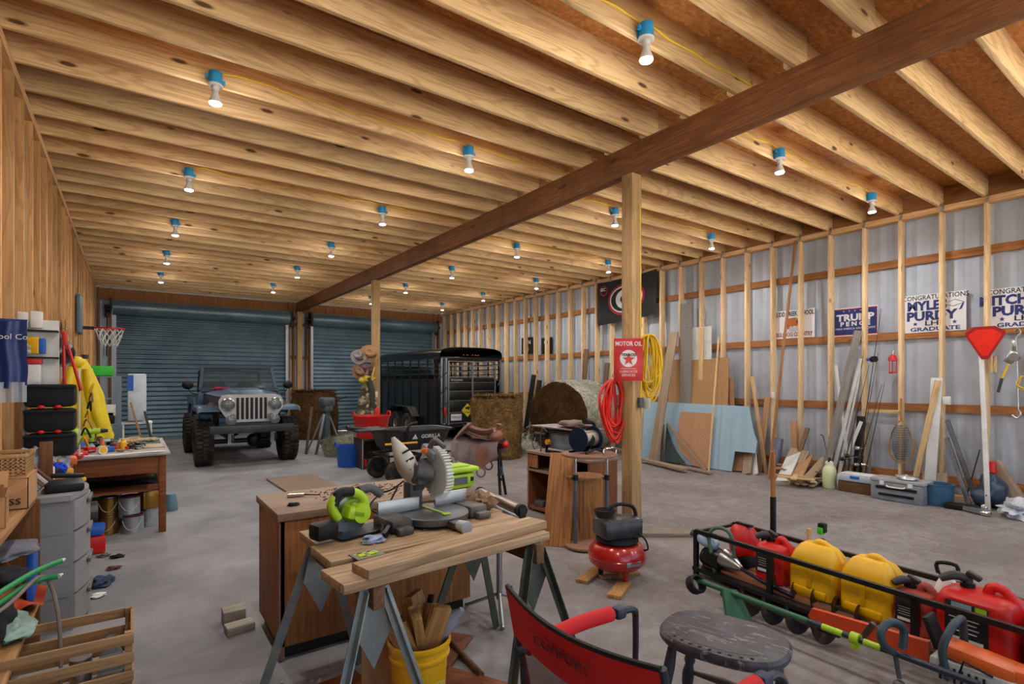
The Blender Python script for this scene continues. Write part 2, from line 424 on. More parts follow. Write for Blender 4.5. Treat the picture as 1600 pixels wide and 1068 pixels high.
for n, (x0, x1) in enumerate(((-.33, 3.81), (4.56, 8.68))):
    d = M().grid(lambda u, v: (x0+(x1-x0)*u, YE+.022*math.sin(v*2*PI*28), .02+3.42*v), 1, 28*10).build('door_%d' % (n+1), rolls)
    struct(d, ('left' if n == 0 else 'right')+' closed grey-green corrugated roll-up door')
    c = M().cyl((x0-.05, YE-.16, 3.46), (x1+.05, YE-.16, 3.46), .2, n=36)
    c.build('roll_drum', rolls, d)
    r = M()
    for x, s in ((x0, -1), (x1, 1)): r.box((x+.02*s, YE-.03, 1.75), (.05, .06, 3.5)); r.box((x+s*.01, YE-.065, 1.75), (.075, .006, 3.5))
    r.build('guide_rail', galv, d)
    r = M()
    for x, s in ((x0, -1), (x1, 1)):
        r.box((x+.08*s, YE-.15, 3.5), (.03, .36, .34)); r.cyl((x+.05*s, YE-.16, 3.46), (x+.22*s, YE-.16, 3.46), .045); r.box((x+.16*s, YE-.05, 3.3), (.1, .08, .2), b=.01)
        r.tube([(x+.16*s, YE-.08, 3.25), (x+.17*s, YE-.06, 2.2)], .012)
    r.build('bracket', blackm, d)
    M().box(((x0+x1)/2, YE-.03, .05), (x1-x0, .05, .09)).build('bottom_bar', mat('door_bar', '#6a7d80', .5, .5), d)
# wall behind the photographer with two open doorways
wb = M()
for xa, xb in ((XL-.2, -.35), (3.8, 4.55), (8.7, XR+.2)): wb.box(((xa+xb)/2, YB, 2), (xb-xa, .1, 4))
wb.box((4.1, YB, 3.65), (10, .1, .72))
struct(wb.build('wall_back', pan), 'near wall with two open doorways')
gm = mat('yard_ground', '#b5ad9c', .9, 0, .2, .5)
struct(M().box((4, -22, -.06), (80, 39, .06)).build('ground', gm), 'ground outside the open doors')
# ================================================================ LAMPS on the joists
bluebox = mat('blue_box', '#2aa4ea', .45, 0, .06)
porc = mat('porcelain', '#e4e4e2', .35, 0, .03)
bulbg = mat('bulb_glass', '#dfe3e8', .3, 0, .03)
bulbe = mat('bulb_face', '#ffffff', .4, 0, 0, emit=('#f4f8ff', 9.0))
ZB = ZJ+.03
def lamp(x, y, label, side=1):
    t = thing('ceiling_lamp', label, 'lamp', (x, y, 0), 0, 'flood lamps on blue junction boxes')
    j = M().cyl((0, 0, ZB-.05), (0, 0, ZB+.05), .052, .047, n=18).box((-.06, .01, ZB+.01), (.02, .02, .03)).box((.058, -.005, ZB-.02), (.022, .02, .025)).box((0, .048, ZB), (.07, .015, .09), b=.005)
    j.build('junction_box', bluebox, t)
    M().lathe([(0, ZB-.052), (.057, ZB-.052), (.055, ZB-.064), (.03, ZB-.07), (.026, ZB-.10), (0, ZB-.10)], 20).build('socket', porc, t)
    M().lathe([(.02, ZB-.095), (.022, ZB-.12), (.028, ZB-.135), (.046, ZB-.18), (.049, ZB-.195), (.046, ZB-.2)], 20).build('bulb', bulbg, t)
    M().lathe([(.047, ZB-.198), (.043, ZB-.207), (.025, ZB-.213), (0, ZB-.215)], 20).build('bulb_face', bulbe, t)
    ld = bpy.data.lights.new('lamp_light', 'SPOT'); ld.spot_size = math.radians(172); ld.spot_blend = .75; ld.energy = LAMP_W; ld.shadow_soft_size = .05; ld.color = (1, .97, .94)
    lo = bpy.data.objects.new('lamp_light', ld); COL.objects.link(lo); lo.parent = t; lo.location = (0, 0, ZB-.275)
    ld = bpy.data.lights.new('lamp_glow', 'POINT'); ld.energy = LAMP_G; ld.shadow_soft_size = .06; ld.color = (1, .97, .94)
    lo = bpy.data.objects.new('lamp_glow', ld); COL.objects.link(lo); lo.parent = t; lo.location = (0, 0, ZB-.29)
    return t
rows = [(.55, 6, -.02), (2.9, 1, -.02), (5.62, 2, .02), (7.92, 2, .02)]
nth = ['nearest', 'second', 'third', 'fourth', 'fifth', 'sixth', 'seventh', 'eighth']
rowname = ['the row along the left wall', 'the row left of the beam', 'the row right of the beam', 'the row along the right wall']
lampspots = []
for r, (x, k0, dy) in enumerate(rows):
    i = 0; k = k0
    while joist_y(k) < YE-.6:
        y = joist_y(k)+dy-.019-.056; lampspots.append((x, y)); lamp(x, y, '%s blue-boxed flood lamp counting from the camera in %s' % (nth[i], rowname[r])); i += 1; k += 5
    for k in range(k0-5, -9, -5):
        y = joist_y(k)+dy-.075; lamp(x, y, 'blue-boxed flood lamp behind the camera in %s' % rowname[r])
# yellow cable stapled along the joist faces, from lamp to lamp
ycab = mat('yellow_cable', '#e6c21a', .5)
def sag(xa, xb, y, n=14):
    return [(xa+(xb-xa)*j/n, y, ZJ+.13-.02*math.sin(PI*j/n)+.008*math.sin(j*1.9+y)) for j in range(n+1)]
for j in range(0, 6):
    ya = joist_y(1+5*j)-.045; yb = joist_y(2+5*j)-.002-.005
    if yb > YE: break
    c = M(); q = []
    if j: q = [(.58, ya-.03, ZB+.05)]+sag(.68, 2.78, ya)
    else: q = sag(1.0, 2.78, ya)
    q += [(2.88, ya-.03, ZB+.06), (2.94, ya-.03, ZB+.07)]+sag(3.05, 4.3, ya, 8)+[(4.4, ya+.1, ZJ+.24), (4.4, yb-.1, ZJ+.24)]+sag(4.5, 5.52, yb, 6)+[(5.6, yb-.03, ZB+.06), (5.66, yb-.03, ZB+.07)]+sag(5.75, 7.82, yb)+[(7.9, yb-.03, ZB+.06)]
    c.tube(q, .006, 6, k=3)
    tag(c.build('cable', ycab), 'yellow electrical cable along the %s lamp-bearing joist from the camera' % (['nearest', 'second', 'third', 'fourth', 'fifth', 'sixth'][j]), 'cable', 'yellow cables on the joist faces')
# ================================================================ SHARED BUILDERS
def place(o, m):
    o.matrix_world = m; return o
def lean(name, label, cat, p, q, w, t, m, up=(1, 0, 0), group=None, b=.002):
    L = (Vector(q)-Vector(p)).length
    o = M().box((0, 0, L/2), (w, t, L), b=b).build(name, m)
    place(o, ori(p, q, up)); return tag(o, label, cat, group)
def blobm(size, seed=0, amp=.25, fr=3.0, n=28, flat=True, mm=None):
    mm = mm or M()
    def fn(u, v):
        a = 2*PI*u; b_ = PI*v
        d = Vector((math.sin(b_)*math.cos(a), math.sin(b_)*math.sin(a), -math.cos(b_)))
        k = 1+amp*noise.noise(d*fr*.5+Vector((seed*3.1, 0, 0)))*1.6+amp*.5*noise.noise(d*fr*1.6+Vector((0, seed*1.7, 5)))
        z = d.z*k
        if flat: z = max(z, -.82)
        return (d.x*k*size[0], d.y*k*size[1], (z+.82)*size[2] if flat else z*size[2])
    return mm.grid(fn, n, n//2+2, cu=True)
def blob(name, label, cat, loc, size, m, seed=0, amp=.25, fr=3.0, rot=0, group=None, flat=True):
    o = blobm(size, seed, amp, fr, flat=flat).build(name, m, None, loc, (0, 0, rot) if not isinstance(rot, tuple) else rot, ang=75)
    return tag(o, label, cat, group)
def simplebox(name, label, cat, loc, d, m, rot=0, b=.004, group=None):
    o = M().box((0, 0, d[2]/2), d, b=b).build(name, m, None, loc, (0, 0, rot) if not isinstance(rot, tuple) else rot)
    return tag(o, label, cat, group)
def paint_can(loc, label, body, band, r=.085, h=.19, handle=True, group='paint cans under the workbench'):
    t = thing('paint_can', label, 'paint can', loc, random.uniform(-.5, .5), group)
    M().lathe([(0, 0), (r, 0), (r*1.02, .006), (r, .014), (r, h-.02), (r*1.01, h-.012), (0, h-.012)], 32).build('can_body', body, t)
    M().lathe([(r*.86, h-.014), (r*.9, h-.004), (r*1.03, h-.002), (r*1.03, h+.004), (r*.95, h+.006), (r*.86, h-.004), (0, h-.004)], 32).build('lid', band, t)
    if handle:
        M().tube([(r*1.02*math.cos(a), r*1.02*math.sin(a)-.0, h*.72-.09*math.sin((a-3.6)/2.2*PI)) for a in [3.6+2.2*i/10 for i in range(11)]], .0025, 6).build('handle', whitep, t)
    return t
def screwdriver(loc, rz, label, col, L=.2):
    t = thing('screwdriver', label, 'hand tool', loc, (0, 0, rz), 'hand tools lying on the left workbench')
    M().cyl((0, 0, .014), (L*.45, 0, .014), .013, .011, 10).build('handle', col, t)
    M().cyl((L*.45, 0, .014), (L, 0, .012), .0035, .003, 8).build('shaft', chrome, t); return t
def wrench(loc, rz, label, L=.2):
    g = M().box((0, 0, .006), (L*.7, .014, .006), b=.002)
    g.cyl((L*.4, 0, .003), (L*.4, 0, .010), .018, n=12); g.cyl((-L*.4, 0, .003), (-L*.4, 0, .010), .014, n=12)
    return tag(g.build('wrench', steel, None, loc, (0, 0, rz)), label, 'hand tool', 'hand tools lying on the left workbench')
# ================================================================ LEFT SIDE
desk_w = wood('desk_wood', '#8a4f2a', '#57301a', 0, knots=0, ring=.25, tone=.1)
roughw = wood('rough_board', '#b98a58', '#7d5530', 1, knots=.5)
darkply = wood('dark_ply', '#8b5a30', '#5b381c', 2, knots=.3)
# workbench
t = thing('workbench', 'brown wooden workbench covered in tools along the left wall', 'workbench', (-.16, 7.55, 0))
M().box((0, 0, .818), (1.0, 1.8, .024), b=.004).build('tabletop', mat('bench_top', '#a29c92', .6, 0, .15, 6, dirt='#6f655a', dirtamt=.5), t)
for y in (-.84, .84): M().box((0, y, .715), (.9, .025, .18), b=.003).build('apron', desk_w, t)
for x in (-.44, .44): M().box((x, 0, .715), (.025, 1.66, .18), b=.003).build('apron', desk_w, t)
for x in (-.43, .43):
    for y in (-.83, .83): M().box((x, y, .403), (.065, .065, .806), b=.006).build('leg', desk_w, t)
M().box((0, 0, .44), (.82, 1.6, .02)).build('shelf', desk_w, t)
# paper and cloth runner on the near edge
z0 = .831
o = M().grid(lambda u, v: (-.52+.92*u, -.06+.14*v, .003+.003*math.sin(u*9)), 20, 3).build('newspaper', mat('newsprint', '#cfcdd2', .8, 0, .15, 30), None, (-.1, 6.78, z0)); tag(o, 'white newspaper along the near edge of the left workbench', 'newspaper')
simplebox('cutting_mat', 'dark green mat lying on the far corner of the left workbench', 'mat', (.02, 8.05, z0), (.55, .62, .006), mat('mat_green', '#3f5f52', .7))
simplebox('notepad', 'tan notepad on the right corner of the left workbench', 'notepad', (.2, 7.35, z0), (.2, .3, .012), mat('tan', '#b5a288', .8), .1)
def glove(label, loc, rz, m, group=None, s=1.0):
    t = thing('work_glove', label, 'glove', loc, rz, group)
    g = M(); blobm((.055*s, .05*s, .018*s), 3, .15, 3, mm=g)
    for i in range(4): g.tube([(.03*s, (-.033+.022*i)*s, .016*s), (.09*s, (-.045+.03*i)*s, .022*s), (.125*s, (-.05+.033*i)*s, .010*s)], [.014*s, .013*s, .009*s], 8, k=3)
    g.tube([(-.01*s, .035*s, .016*s), (.03*s, .085*s, .018*s), (.055*s, .095*s, .01*s)], [.016*s, .013*s, .009*s], 8, k=3)
    g.build('palm', m, t, ang=80)
    M().cyl((-.115*s, 0, .017*s), (-.035*s, 0, .017*s), .03*s, .034*s, 12).build('cuff', m, t); return t
glv = mat('leather_glove', '#b09a78', .8, 0, .2, 12)
glove('tan leather work glove on the green mat, palm down', (.02, 7.9, z0+.008), .3, glv, s=1.25)
glove('tan leather work glove lying over the first glove beside it', (.12, 7.98, z0+.008), -.4, glv, s=1.25)
# cordless drill
def drill(loc, rz, label):
    t = thing('cordless_drill', label, 'drill', loc, rz)
    M().cyl((-.09, 0, .19), (.05, 0, .19), .036, .034, 16).box((-.02, 0, .12), (.04, .036, .12), (0, .15, 0), b=.01).build('body', lime, t)
    M().cyl((.05, 0, .19), (.12, 0, .19), .028, .018, 14).build('chuck', blackm, t)
    M().box((-.005, 0, .03), (.13, .075, .055), b=.012).box((-.02, 0, .065), (.09, .06, .02), b=.005).build('battery', blackp, t)
    M().box((.012, 0, .145), (.012, .02, .03), b=.004).build('trigger', blackp, t)
    return t
drill((-.33, 7.55, z0), .15, 'lime green cordless drill standing on its battery among the bench tools')
blob('tool_pouch', 'lime green tool bag standing on the left workbench under the yellow coat', 'bag', (-.5, 7.5, z0), (.08, .08, .13), lime, 2, .12)
# tape measure, reel, lamp parts and loose tools
t = thing('tape_measure', 'round black and yellow tape measure on the near edge of the left workbench', 'tape measure', (-.24, 6.86, z0), .6)
M().cyl((0, -.022, .045), (0, .022, .045), .045, n=20).build('case', whitep, t)
M().cyl((0, -.024, .045), (0, -.021, .045), .033, n=20).build('face', yelp, t)
simplebox('putty_box', 'small red plastic box at the left end of the bench near the tape measure', 'box', (-.42, 6.85, z0), (.14, .08, .045), redp, .2, .01)
cols = [('red', redp), ('yellow', yelp), ('black', blackp), ('blue', bluep), ('orange', mat('orange_plastic', '#d8641a', .5))]
rr = random.Random(5)
for i in range(9):
    n, c = cols[i % 5]
    screwdriver((rr.uniform(-.5, .12), rr.uniform(6.95, 7.9), z0+.001+.016*(i % 2)), rr.uniform(-1, 3), '%s-handled screwdriver lying among the tools on the left workbench' % n, c, rr.uniform(.16, .26))
for i in range(12):
    wrench((rr.uniform(-.5, .16), rr.uniform(6.9, 7.8), z0+.001+.009*(i % 3)), rr.uniform(0, 3), 'steel wrench in the heap of tools on the left workbench', rr.uniform(.14, .26))
for i in range(5):
    t = thing('pliers', 'pliers with dark grips in the heap on the left workbench', 'hand tool', (rr.uniform(-.45, .1), rr.uniform(6.95, 7.7), z0+.02), rr.uniform(0, 6), 'pliers on the left workbench')
    for s in (-1, 1): M().tube([(0, 0, .008), (-.05, .02*s, .008), (-.13, .022*s, .008)], .007, 8, k=3).build('grip', blackp if i % 2 else redp, t)
    M().box((.03, 0, .008), (.07, .022, .012), b=.004).build('jaw', steel, t)
for i, (n, c) in enumerate((('white', whitep), ('blue', bluep), ('clear', mat('clear_jar', '#9fb0b4', .2, 0, .05)), ('orange', MATS['orange_plastic']), ('grey', greyp), ('yellow', yelp))):
    r = .022+.006*(i % 3); h = .09+.03*(i % 2)
    o = M().lathe([(0, 0), (r, 0), (r, h*.7), (r*.5, h*.85), (r*.5, h), (0, h)], 14).build('bottle', c, None, (-.52+.09*i, 7.25+.1*math.sin(i*2.2), z0+.001)); tag(o, 'small %s bottle standing among the left workbench tools' % n, 'bottle')
# under the workbench
tin = mat('tin_grey', '#a9afb2', .35, .6, .08, 6); gold = mat('tin_gold', '#9c7434', .3, .8, .2, 4); bandr = mat('lid_band', '#7a2f3c', .35, .5)
paint_can((.02, 6.86, 0), 'grey paint can with white handle, front of the floor cans under the workbench', tin, bandr, .092, .185)
paint_can((-.01, 6.9, .192), 'grey paint can with shiny lid stacked on the front floor can', tin, bandr, .092, .185)
paint_can((-.19, 6.95, 0), 'gold-toned paint can on the floor at left of the grey can stack', gold, steel, .085, .185)
paint_can((-.19, 6.96, .192), 'gold-toned paint can stacked on the left floor can', gold, steel, .085, .185)
paint_can((.16, 7.1, 0), 'pale paint can on the floor at right of the grey can stack', tin, steel, .085, .185)
simplebox('solvent_tin', 'square amber solvent tin standing on the pale paint can', 'tin', (.16, 7.1, .192), (.15, .15, .19), gold, .3, .008)
o = M().grid(lambda u, v: (-.42+.84*u, -.3+.6*v+.01*math.sin(u*13), .012+.012*math.sin(u*17+v*5)), 30, 12).build('tarp', blackp, None, (-.17, 7.4, .452), ang=80); tag(o, 'folded black tarp on the shelf under the left workbench', 'tarp')
blob('rag', 'brown patterned rag bundle on the shelf under the workbench', 'rag', (-.1, 7.4, .478), (.3, .2, .07), mat('rag_brown', '#5a3320', .9, 0, .5, 18), 5, .3)
blob('rag', 'bright green cloth tucked under the workbench top', 'rag', (.12, 7.7, .478), (.17, .16, .1), mat('cloth_green', '#2f9a6c', .85), 6, .25)
simplebox('suitcase', 'dark navy case standing under the workbench beside the right leg', 'case', (.15, 7.45, 0), (.16, .5, .4), mat('navy', '#1b2233', .6), .02, .02)
o = M().lathe([(0, 0), (.07, 0), (.075, .03), (.06, .16), (.05, .2), (0, .2)], 20).build('jug', mat('jug_steelblue', '#5f7886', .5), None, (.40, 7.75, 0)); tag(o, 'slate blue jug on the floor outside the far leg of the workbench', 'jug')
# metal shelf behind the workbench
shelfm = mat('shelf_slate', '#6b7c88', .45, .4, .1)
t = thing('metal_shelf', 'grey metal shelf unit standing behind the left workbench', 'shelf', (-.36, 9.1, 0))
for x in (-.23, .23):
    for y in (-.2, .2): M().box((x, y, .82), (.05, .03, 1.64)).build('upright', shelfm, t)
for z in (.1, .55, 1.0, 1.34, 1.63): M().box((0, 0, z), (.48, .42, .012), b=.003).build('shelf', shelfm, t)
M().box((0, -.19, 1.19), (.4, .02, .15), b=.008).box((0, -.205, 1.2), (.12, .01, .02)).build('drawer', whitep, t)
simplebox('storage_box', 'bright green box on top of the metal shelf', 'box', (-.4, 9.05, 1.646), (.42, .3, .13), mat('bright_green', '#1fb41e', .5), 0, .015)
simplebox('storage_box', 'black tool box on the middle of the metal shelf', 'box', (-.36, 9.05, 1.016), (.36, .3, .15), blackp, 0, .01)
for i in range(6):
    simplebox('parts_bin', 'small parts bin on a lower level of the metal shelf', 'bin', (-.5+.14*(i % 3), 9.02, .566 if i < 3 else .116), (.11, .26, .16+.03*(i % 2)), (greyp, whitep, bluep)[i % 3], 0, .008, 'parts bins on the metal shelf')
t = thing('cooler', 'white cooler panel with blue corner standing beside the metal shelf', 'cooler', (.07, 9.35, 1.0))
M().box((0, 0, .35), (.22, .3, .66), b=.02).build('body', mat('fridge_white', '#c5d0d6', .45), t)
M().box((-.075, -.152, .55), (.07, .01, .22)).build('handle', bluep, t)
# stand carrying it
t = thing('shelf_stand', 'white tubular stand with open shelves behind the workbench', 'stand', (.07, 9.35, 0))
for x in (-.16, .16):
    for y in (-.14, .14): M().cyl((x, y, 0), (x, y, .99), .015, n=10).build('leg', whitep, t)
M().box((0, 0, .985), (.36, .32, .03), b=.004).build('top', whitep, t)
M().box((0, 0, .4), (.34, .3, .015)).build('shelf', whitep, t)
lean('broom_handle', 'thin wooden broom handle leaning behind the workbench', 'handle', (.3, 8.75, 0), (.0, 9.1, 1.28), .024, .024, roughw)
lean('pipe', 'dark steel pipe leaning beside the white stand', 'pipe', (.38, 8.75, 0), (.16, 9.13, 1.15), .03, .03, blackm)
# yellow raincoat
cy = mat('oilskin', '#e0c414', .45, 0, .08, 3)
def coatf(u, v):
    a = 2*PI*u; z = 1-v
    wd = .05+.12*min(1, v*2.2)**.7+.05*v; dp = .04+.06*min(1, v*2)
    f = 1+.13*math.sin(a*5+v*2)+.10*math.sin(a*9+1.3+v*4)
    return (math.cos(a)*wd*f+.10*v*v, math.sin(a)*dp*f, .94*z+.02*math.sin(a*4)*(v > .95))
t = thing('raincoat', 'yellow raincoat hanging on the left wall above the workbench', 'coat', (-.50, 8.15, .90))
M().grid(coatf, 60, 26, cu=True).build('coat_body', cy, t, ang=80)
M().tube([(-.06, -.04, .84), (-.10, -.07, .55), (-.11, -.06, .25), (-.08, -.05, .12)], [.05, .07, .062, .055], 14, k=4).build('sleeve', cy, t, ang=80)
M().tube([(.08, -.05, .82), (.12, -.07, .5), (.19, -.06, .2), (.20, -.05, .08)], [.05, .072, .065, .055], 14, k=4).build('sleeve', cy, t, ang=80)
M().ell((-.02, -.03, .9), (.075, .06, .07)).build('hood', cy, t, ang=80)
# hanging hook cup
o = M().cyl((0, 0, 0), (0, 0, .07), .045, .05, 16).build('cup', greyp, None, W(133, 560, -.655)); tag(o, 'small grey cup on a wall ledge above the yellow raincoat', 'cup')
# organiser of three black pouches with red studs
P0 = Vector((-.50, 5.45, 0))
t = thing('tool_organizer', 'three-tier black tool bag with red studs hanging on the left wall', 'tool bag', (-.505, 5.5, 1.0))
for i in range(3):
    M().box((0, 0, .085+.19*i), (.30, .24, .175), b=.03).box((.0, -.07, .155+.19*i), (.31, .12, .03), b=.012).build('pouch', mat('black_cloth', '#0d0d10', .85, 0, .2), t)
    if i > 0:
        for x in (-.05, .05): M().ell((x, -.128, .0+.19*i), (.022, .01, .013), 10).build('stud', mat('stud_red', '#e01512', .4), t)
M().box((-.16, .02, .33), (.02, .05, .7)).box((.17, .02, .33), (.012, .012, .7)).build('frame', whitep, t)
for i in range(7):
    g = M().tube([(-.33+.012*i, 5.40+.01*i, 1.08+.07*i), (-.30+.01*i, 5.36, 1.14+.07*i), (-.27+.012*(i % 3), 5.38, 1.06+.07*i)], .007, 6, k=4)
    tag(g.build('strap', (yelp, blackp, roughw)[i % 3]), 'loose cord spilling from the side of the black tool bag', 'cord', 'cords at the black tool bag')
# wall board with packages
t = thing('peg_rack', 'white narrow rack of packaged hardware on the left wall above the black bag', 'rack', (-.6, 5.6, 1.5))
M().box((0, .03, .25), (.26, .015, .62)).box((-.13, 0, .25), (.012, .07, .62)).build('back_panel', whitep, t)
for z in (.02, .26, .47): M().box((0, -.02, z), (.26, .09, .012)).build('ledge', blackp, t)
pk = [('yellow-framed', yelp, (-.02, .29, .075, .13)), ('dark', blackp, (-.09, .29, .06, .12)), ('blue', bluep, (.035, .29, .04, .12)), ('red-topped', redp, (-.05, .21, .17, .05)), ('white', whitep, (-.02, .035, .09, .17)), ('grey', greyp, (-.1, .035, .05, .16)), ('yellow', yelp, (.03, -.02, .18, .03)), ('white-faced', whitep, (-.08, .49, .06, .12)), ('pale', whitep, (.0, .49, .07, .13)), ('small blue', bluep, (-.11, .48, .04, .07))]
for n, c, (x, z, w_, h) in pk:
    simplebox('hardware_pack', '%s hardware package on the white rack above the black tool bag' % n, 'package', (-.6+x, 5.57, 1.5+z), (w_, .05, h), c, rr.uniform(-.15, .15), .006)
t = thing('bolt_cutter', 'long red bolt cutter hanging beside the white hardware rack', 'bolt cutter', (-.42, 5.5, 1.5))
for s in (-1, 1): M().tube([(0+.012*s, 0, .36), (.02+.03*s, 0, .2), (.045+.05*s, 0, .0)], .011, 8, k=4).build('handle', redp, t)
M().box((-.005, 0, .41), (.035, .02, .12), (0, -.1, 0), b=.008).build('jaw', redp, t)
t = thing('face_shield', 'black welding visor with clear shield hanging on a left wall nail', 'face shield', (-.55, 6.0, 1.78))
M().lathe([(.13, 0), (.14, .05), (.125, .11), (.085, .16), (0, .175)], 28, TR((0, 0, 0), (.5, .5, 0))).build('crown', mat('gloss_black', '#101214', .2, 0, .05, coat=.6), t)
M().lathe([(.145, .03), (.15, -.06), (.14, -.15)], 16, TR((-.01, -.01, 0), (.5, .4, 0)), PI*.9, PI*1.95).build('visor', mat('clear_visor', '#c9ccc8', .1, 0, .02, alpha=.35), t)
M().cyl((-.13, -.07, .03), (-.145, -.09, .03), .035, n=16).build('knob', whitep, t)
o = M().tube([W(70, 512, -.62), W(85, 513, -.62), W(110, 514, -.62)], .004, 6).build('hanger_rod', blackm); tag(o, 'thin black rod hung across the left wall studs', 'rod')
blob('ball_hat', 'black hat hanging from the thin rod on the left wall', 'hat', (-.56, 6.35, 1.93), (.06, .06, .05), blackp, 4, .2)
blob('paper_bundle', 'grey crumpled bag pinned on the left wall beside the blue bag', 'bag', W(28, 545, -.64)-Vector((0, 0, .04)), (.06, .12, .05), mat('bagpaper', '#8f8578', .9, 0, .2), 5, .4)
simplebox('scrap_plate', 'flat brown board nailed to the left wall above the visor', 'board', W(105, 527, -.66), (.02, .35, .24), roughw, (.2, 0, 0))
# blue bag hanging
t = thing('blue_bag', 'blue printed plastic bag hanging on the left wall at the photo edge', 'bag', (-.655, 4.70, 1.5))
M().grid(lambda u, v: (-.1+.2*u+.008*math.sin(v*7), -.02*math.sin(u*PI)-.01*math.sin(u*14), .05+.43*v-.02*math.sin(u*PI)), 16, 12).grid(lambda u, v: (-.1+.2*u, .015, .05+.43*v), 4, 4).build('bag_front', mat('bag_blue', '#17336f', .4, 0, .08), t)
M().grid(lambda u, v: (-.1+.2*u, -.025*math.sin(u*PI)-.01*math.sin(u*22), -.06+.13*v), 20, 4).build('clear_foot', mat('clear_film', '#aab2be', .2, 0, .1, alpha=.7), t)
text('Tool Co.', 'lettering', whitep, t, (.03, -.045, .36), (PI/2, 0, 0), .05)
simplebox('blue_horseshoe', 'narrow grey-blue metal frame mounted on the left wall near the far door', 'frame', (-.68, 11.2, 2.35), (.05, .5, .62), mat('slate_frame', '#55707e', .5), 0, .01)
# basketball hoop
t = thing('basketball_hoop', 'small red basketball hoop with white net on the left wall', 'basketball hoop', (-.30, 11.6, 2.48))
M().tube([(.22*math.cos(a), .22*math.sin(a), 0) for a in [2*PI*i/28 for i in range(28)]], .011, 8, close=True).build('rim', redp, t)
g = M()
for i in range(12):
    for s in (-1, 1):
        g.tube([((.21-.10*v)*math.cos(2*PI*i/12+s*v*1.05), (.21-.10*v)*math.sin(2*PI*i/12+s*v*1.05), -.30*v) for v in [j/8 for j in range(9)]], .006, 5)
g.build('net', whitep, t)
M().box((-.30, 0, .0), (.18, .08, .05)).build('bracket', blackm, t)
# shelf of rough boards in the left foreground
t = thing('rough_shelf', 'rough wooden shelf unit in the left foreground with sagging boards', 'shelf', (-.60, 3.62, 0))
M().box((0, 0, .86), (.26, 1.4, .03), b=.003).build('shelf_board', roughw, t)
M().box((.02, -.1, .30), (.30, 1.2, .03), b=.003).build('shelf_board', roughw, t)
M().box((.02, .70, .43), (.26, .02, .86)).build('side_panel', darkply, t)
M().box((.0, -.69, .43), (.24, .02, .86)).build('side_panel', darkply, t)
M().box((-.1, 0, .43), (.015, 1.36, .86)).build('back_panel', darkply, t)
t = thing('rough_shelf', 'rough wooden shelf beyond the grey drawers, heaped with bags and a wood block', 'shelf', (-.56, 5.8, 0))
M().box((0, 0, .85), (.3, 1.5, .03), b=.003).build('shelf_board', roughw, t)
for y in (-.72, .72): M().box((0, y, .42), (.28, .025, .84)).build('side_panel', darkply, t)
M().box((0, 0, .3), (.28, 1.42, .025)).build('shelf_board', roughw, t)
# cardboard boxes
def openbox(label, loc, d, rz, m, flaps=True, txt=None, group=None):
    t = thing('cardboard_box', label, 'box', loc, rz, group); x, y, z = d
    g = M()
    for s in (-1, 1): g.box((s*(x/2-.002), 0, z/2), (.004, y, z)); g.box((0, s*(y/2-.002), z/2), (x, .004, z))
    g.box((0, 0, .002), (x, y, .004)); g.build('box_body', cardb, t)
    if flaps:
        for s in (-1, 1):
            M().box((0, 0, y*.2), (x*.96, .004, y*.4), m=TR((0, s*y/2, z), (-s*.9, 0, 0))).build('flap', cardb, t)
            M().box((0, 0, x*.2), (.004, y*.96, x*.4), m=TR((s*x/2, 0, z), (0, s*1.1, 0))).build('flap', cardb, t)
    else: M().box((0, 0, z), (x, y, .004)).build('top', cardb, t)
    if txt: text(txt, 'lettering', blackp, t, (x*.12, -y/2-.003, z*.25), (PI/2, 0, 0), z*.28, sx=1.2)
    return t
openbox('closed cardboard box lettered GSS on the left foreground shelf', (-.56, 4.12, .876), (.2, .34, .17), 0, cardb, False, 'GSS')
openbox('open cardboard box with lifted flaps at the left edge of the photo', (-.60, 3.62, .876), (.2, .3, .15), .1, cardb)
t = thing('plastic_basket', 'tan plastic basket with rows of square holes on top of the closed cardboard box', 'basket', (-.56, 4.14, 1.052), 0)
g = M(); bx, by, bz = .17, .28, .11
for s in (-1, 1):
    for (a, ax) in ((bx, 0), (by, 1)):
        n = int(a/.02)
        for i in range(n+1):
            p = -a/2+a*i/n
            c = (p, s*by/2, bz/2) if ax == 0 else (s*bx/2, p, bz/2)
            g.box(c, (.008 if ax == 0 else .004, .004 if ax == 0 else .008, bz))
        for z in [bz*k/6 for k in range(7)]:
            c = (0, s*by/2, z) if ax == 0 else (s*bx/2, 0, z)
            g.box(c, (a if ax == 0 else .004, .004 if ax == 0 else a, .008))
g.box((0, 0, .002), (bx, by, .004)); g.build('basket_wall', mat('tan_plastic', '#b58a58', .5), t, sm=False)
M().box((0, -by/2, bz), (bx+.02, .012, .02), b=.004).box((0, by/2, bz), (bx+.02, .012, .02), b=.004).build('rim', MATS['tan_plastic'], t)
# lower shelf clutter
org = mat('orange_canvas', '#b8430c', .8, 0, .2, 6); blk = mat('black_fabric', '#121216', .9, 0, .3, 14)
o = M().grid(lambda u, v: (-.13+.28*u, -.18+.36*v, .03+.22*math.sin(min(1, u*1.3+.2)*PI)*(.6+.4*v)+.02*math.sin(u*9+v*7)), 18, 18).build('hunting_vest', org, None, (-.55, 4.05, .32), ang=80); tag(o, 'orange canvas vest bunched on the lower left shelf', 'vest')
blob('jacket', 'black bunched jacket on the lower left shelf before the orange vest', 'jacket', (-.57, 3.55, .318), (.11, .2, .12), blk, 3, .3)
blob('knit_hat', 'black knit hat resting on the bunched black jacket', 'hat', (-.54, 3.74, .53), (.1, .1, .05), blk, 6, .2)
blob('towel_roll', 'rolled grey towel on top of the orange vest', 'towel', (-.55, 4.0, .62), (.12, .2, .035), mat('towel_grey', '#6a6a72', .9, 0, .2), 8, .2)
